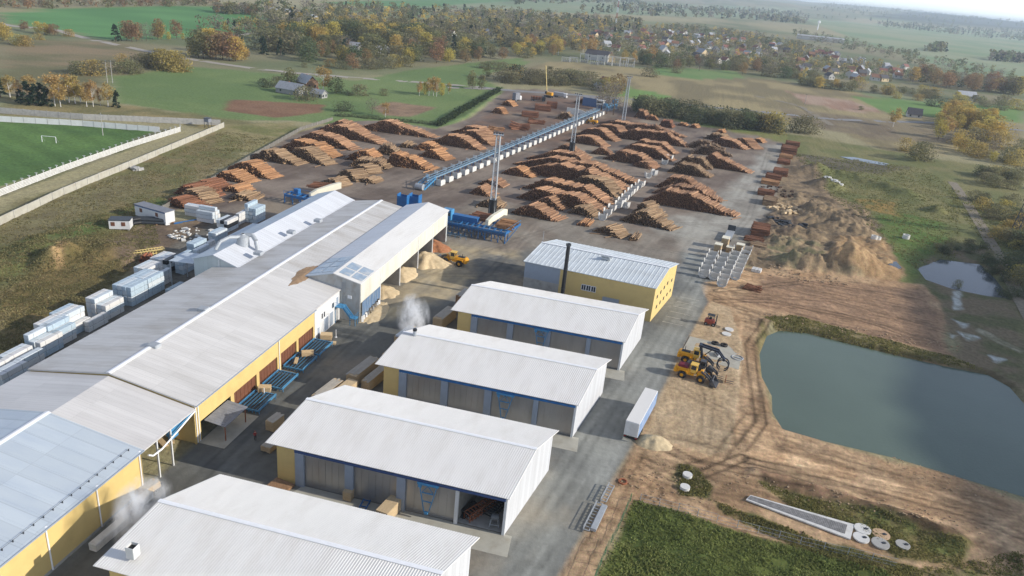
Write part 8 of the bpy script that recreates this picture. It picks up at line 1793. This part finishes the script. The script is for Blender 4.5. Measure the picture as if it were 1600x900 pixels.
def house(px, py, wk, rk, rz, label, W=8, L=11, H=4, rh=3, group=None, loc=None):
    x, y = loc or G(px, py); w, r, c, ws = house_mesh(wk, rk, W, L, H, rh); t = thing('house', label, 'house', (x, y, 0), rz, group)
    for n, d in [('wall', w), ('roof', r)]+[('window', q) for q in ws]: o = bpy.data.objects.new(n, d); C.objects.link(o); o.parent = t; ro = o if n == 'roof' else (ro if n == 'window' else None)
    for ch in t.children:
        if ch.name.startswith('roof'): o = bpy.data.objects.new('chimney', c); C.objects.link(o); o.parent = ch
    return t
house(456, 146, 'grey', 'grey', R(80), 'long low grey barn of the farm in the meadow', 8, 16, 3, 3.2); house(480, 138, 'brown', 'pale', R(60), 'farm building with a pale lit roof behind the long barn', 8, 11, 4, 4); house(498, 152, 'grey', 'grey', R(80), 'small grey shed at the right end of the farm', 5, 8, 2.6, 2)
house(1427, 183, 'white', 'dark', R(85), 'dark gabled house with pale lower walls on the green field edge', 8, 10, 2.6, 4.4); house(1507, 157, 'grey', 'pale', R(100), 'barn with a bright pale roof behind the yellow grove', 9, 17, 5, 4)
house(705, 58, 'white', 'rust', R(60), 'white walled house with a rusty roof at the wood clearing', 8, 10, 4, 4); house(762, 54, 'grey', 'grey', R(30), 'grey roofed house right of the wood clearing'); house(945, 137, 'cream', 'red', R(40), 'cream house under the orange tree behind the main road', 8, 9, 4, 4); house(936, 141, 'grey', 'pale', R(20), 'pale shed left of the cream house', 7, 8, 4, 2)
for i, (px, py, wk, rk) in enumerate(((533, 70, 'grey', 'dark'), (541, 68, 'brown', 'grey'), (555, 77, 'white', 'grey'), (577, 76, 'brown', 'dark'), (590, 82, 'white', 'grey'), (602, 82, 'grey', 'grey'), (520, 62, 'brown', 'rust'), (428, 20, 'white', 'pale'), (450, 22, 'cream', 'pale'), (490, 31, 'white', 'pale'))):
    house(px, py, wk, rk, R(20+37*i), '%s walled cottage in the mixed wood clearing, %s counted from the wood edge' % (wk, ORD[i]), 7, 9, 3.2, 3, 'cottages in the mixed wood')
house(934, 94, 'white', 'dark', R(80), 'big dark roofed substation building', 14, 24, 6, 4); house(953, 96, 'cream', 'rust', R(10), 'cream gable end house right of the dark roofed building', 9, 11, 5, 4); house(1036, 84, 'white', 'pale', R(30), 'white gabled house at the front of the village', 9, 12, 5, 5); house(1096, 88, 'cream', 'grey', R(40), 'cream house with a grey roof behind the village front', 10, 12, 5, 4.5)
rng = np.random.default_rng(78); rows = HROWS[:128]
pxs = []
for x, y in rows:
    v = np.array([x, y, -CAM_H]); pxs.append(800+FPX*(v@rt)/(v@fw))
order = np.argsort(pxs); cnt = {}
for i in order:
    x, y = rows[i]; wk = ['white', 'cream', 'brown', 'grey', 'white'][rng.integers(5)]; rk = ['grey', 'dark', 'red', 'pale', 'rust'][rng.integers(5)]; cnt[(wk, rk)] = cnt.get((wk, rk), 0)+1
    house(0, 0, wk, rk, float(rng.random()*3.1), '%s village house with a %s roof, %s of its colours from the left' % (wk, rk, ORD[min(19, cnt[(wk, rk)]-1)]), 7, 9.5, 4, 3.2, 'village houses', loc=(float(x), float(y)))
for i, (px, py) in enumerate(((1262, 62), (1280, 64), (1300, 66))): house(px, py, 'white', 'pale', R(85), 'long pale block at the far end of the village, %s from the left' % ORD[i], 12, 46, 8, 2, 'long pale blocks')
# substation gantries, radio mast, water tower
for i, (px, py) in enumerate(((884, 97), (896, 97), (912, 98), (928, 101), (938, 101), (950, 102), (962, 103), (974, 104), (984, 105))):
    x, y = G(px, py); t = thing('substation_gantry', 'grey steel gantry of the substation, %s from the left' % ORD[i], 'gantry', (x, y, 0), R(rng.uniform(-20, 20)), 'substation gantries'); b = MB(); h = 9 if i > 1 else 5
    for s in (-4, 4): b.beam((s-.4, 0, 0), (s, 0, h), .25); b.beam((s+.4, 0, 0), (s, 0, h), .25)
    b.beam((-4, 0, h-.6), (4, 0, h-.6), .45); b.beam((-4, 0, h-1.6), (4, 0, h-1.6), .2); b.build('frame', K['concrete_white'], t); b = MB()
    for s in (-2.4, 0, 2.4): b.box((s, 2, 1.2), (1.6, 1.8, 2.2)); b.tube((s, 2, 2.3), (s, 2, 3.6), .2, n=8)
    b.build('transformer', K['concrete'], t)
x, y = G(961, 46); t = thing('radio_mast', 'tall red and white lattice radio mast behind the village', 'radio mast', (x, y, 0)); H = 74; w = 1.6
for q in range(8):
    b = MB(); z0, z1 = H*q/8, H*(q+1)/8
    for s in ((-1, -1), (1, -1), (1, 1), (-1, 1)): b.beam((s[0]*w/2, s[1]*w/2, z0), (s[0]*w/2, s[1]*w/2, z1), .42)
    for k in range(4): za = z0+(z1-z0)*k/4; zb = z0+(z1-z0)*(k+1)/4; b.beam((-w/2, -w/2, za), (w/2, -w/2, zb), .25); b.beam((w/2, -w/2, za), (w/2, w/2, zb), .25)
    b.build('lattice_section', K['red'] if q % 2 == 0 else K['ridge'], t)
x, y = G(1277, 47); t = thing('water_tower', 'small white water tower at the far side of the village', 'water tower', (x, y, 0)); b = MB(); b.tube((0, 0, 0), (0, 0, 18), 1.6, n=12); b.build('shaft', K['ridge'], t); b = MB(); b.lathe([(1.6, 18), (4, 20), (4, 25), (0, 27)], n=16); b.build('tank', K['ridge'], t)
# ------------------------------------------------------------ grass and weeds close enough to read as tufts
def grass(name, label, polys, seed, cols, hs=(.25, .6), holes=()):
    rng = np.random.default_rng(seed); VV_, CC_ = [], []
    for poly, n in polys:
        P = in_poly(gp(poly), n, rng); keep = fbm(P[:, 0], P[:, 1], 3.0, 3, seed)+rng.normal(0, .08, len(P)) > .34; P = P[keep]
        keep = np.maximum(sdist(P[:, 0], P[:, 1], gp(PAVE)), sdist(P[:, 0], P[:, 1], gp(YARD))) < -.5; P = P[keep]
        Z = height(P[:, 0], P[:, 1]); m = len(P); t = np.clip(fbm(P[:, 0], P[:, 1], 4, 3, seed+5)*1.6-.3+rng.normal(0, .2, m), 0, 1)[:, None]; base = np.array(cols[0])*t+np.array(cols[1])*(1-t); base = base*rng.uniform(.7, 1.25, m)[:, None]
        for k in range(3):
            a = rng.random(m)*6.283; h = rng.uniform(*hs, m)*(.6+.8*fbm(P[:, 0], P[:, 1], 5, 2, seed+9)); w = h*rng.uniform(.35, .7, m); lx, ly = rng.normal(0, .35, m)*h, rng.normal(0, .35, m)*h; ox, oy = rng.normal(0, .15, m), rng.normal(0, .15, m)
            p0 = np.stack([P[:, 0]+ox-np.cos(a)*w, P[:, 1]+oy-np.sin(a)*w, Z-.05], 1); p1 = np.stack([P[:, 0]+ox+np.cos(a)*w, P[:, 1]+oy+np.sin(a)*w, Z-.05], 1)
            up_ = np.stack([lx, ly, h], 1); VV_.append(np.stack([p0, p1, p1*.75+p0*.25+up_, p0*.75+p1*.25+up_], 1)); CC_.append(np.repeat(base[:, None], 4, 1))
    V = np.concatenate(VV_); o = np_mesh(name, V.reshape(-1, 3), np.arange(len(V)*4).reshape(-1, 4), K['leaf_far'], np.concatenate(CC_).reshape(-1, 3)); tag(o, label, 'grass', None, 'stuff')
grass('tall_grass', 'rough green weeds in the fenced patch at the lower right', [(GREEN_LOW, 15000)], 31, (rgb(150, 154, 94), rgb(114, 126, 70)), (.1, .3))
grass('tall_grass', 'weeds on the strips beside the pond and the grated slab', [([(1180, 750), (1290, 785), (1370, 800), (1440, 830), (1510, 850), (1500, 885), (1400, 870), (1345, 830), (1240, 795)], 3200), ([(1110, 780), (1180, 805), (1280, 845), (1380, 872), (1480, 905), (1380, 900), (1230, 850), (1130, 800)], 1600), ([(1195, 495), (1240, 492), (1480, 556), (1540, 578), (1420, 556), (1300, 528), (1210, 512)], 3600), ([(1062, 725), (1090, 730), (1112, 760), (1108, 778), (1062, 772)], 700), ([(1400, 890), (1600, 905), (1600, 860), (1500, 880)], 700)], 32, (rgb(146, 138, 86), rgb(112, 112, 66)), (.1, .28))
grass('tall_grass', 'rough dry grass west of the halls', [([(0, 390), (130, 345), (230, 310), (250, 380), (160, 460), (0, 570), (-60, 600)], 16000), ([(0, 340), (220, 262), (345, 205), (430, 215), (240, 330), (0, 392)], 9000)], 33, (rgb(150, 138, 98), rgb(120, 116, 76)), (.1, .3))
grass('tall_grass', 'rough green grass right of the soil heaps', [([(1240, 240), (1440, 262), (1500, 300), (1500, 400), (1430, 420), (1360, 360), (1290, 300)], 9000), ([(1480, 300), (1600, 330), (1640, 470), (1560, 420)], 4000)], 34, (rgb(140, 134, 86), rgb(110, 114, 68)), (.12, .4))
# ------------------------------------------------------------ unseen white shape added overhead to cast the shadow at the lower right
def shadow_caster():
    hgt_ = 152.0; off = hgt_/math.tan(SUN_EL); dx, dy = math.sin(SUN_AZ)*off, math.cos(SUN_AZ)*off
    sh = np.array([(57, 60), (58, 108), (60, 132), (63, 152), (69, 179), (75, 209), (82, 237), (88, 268), (104, 290), (150, 296), (260, 280), (330, 200), (320, 90), (200, 30)], float)+np.array([dx, dy])
    c = sh.mean(0); xs_ = np.linspace(sh[:, 0].min()-5, sh[:, 0].max()+5, 90); ys_ = np.linspace(sh[:, 1].min()-5, sh[:, 1].max()+5, 90); X, Y = np.meshgrid(xs_, ys_); x, y = X.ravel(), Y.ravel()
    s = sdist(x, y, sh)+(fbm(x, y, 14, 3, 5)-.5)*5; fa = grid_faces(90, 90); fa = fa[(s[fa] > 0).all(1)]
    top = hgt_+np.sqrt(np.clip(s, 0, 60))*2.2*(.6+.8*fbm(x, y, 22, 4, 6)); bot = hgt_-np.sqrt(np.clip(s, 0, 30))*.8*fbm(x, y, 18, 3, 7)
    n = len(x); V = np.concatenate([np.stack([x, y, top], 1), np.stack([x, y, bot], 1)]); F = np.concatenate([fa, fa[:, ::-1]+n]); o = np_mesh('shadow_caster', V, F, mat('shadow_caster_white', (.85, .86, .88), .95, .03), smooth=True); tag(o, kind='structure')
shadow_caster()
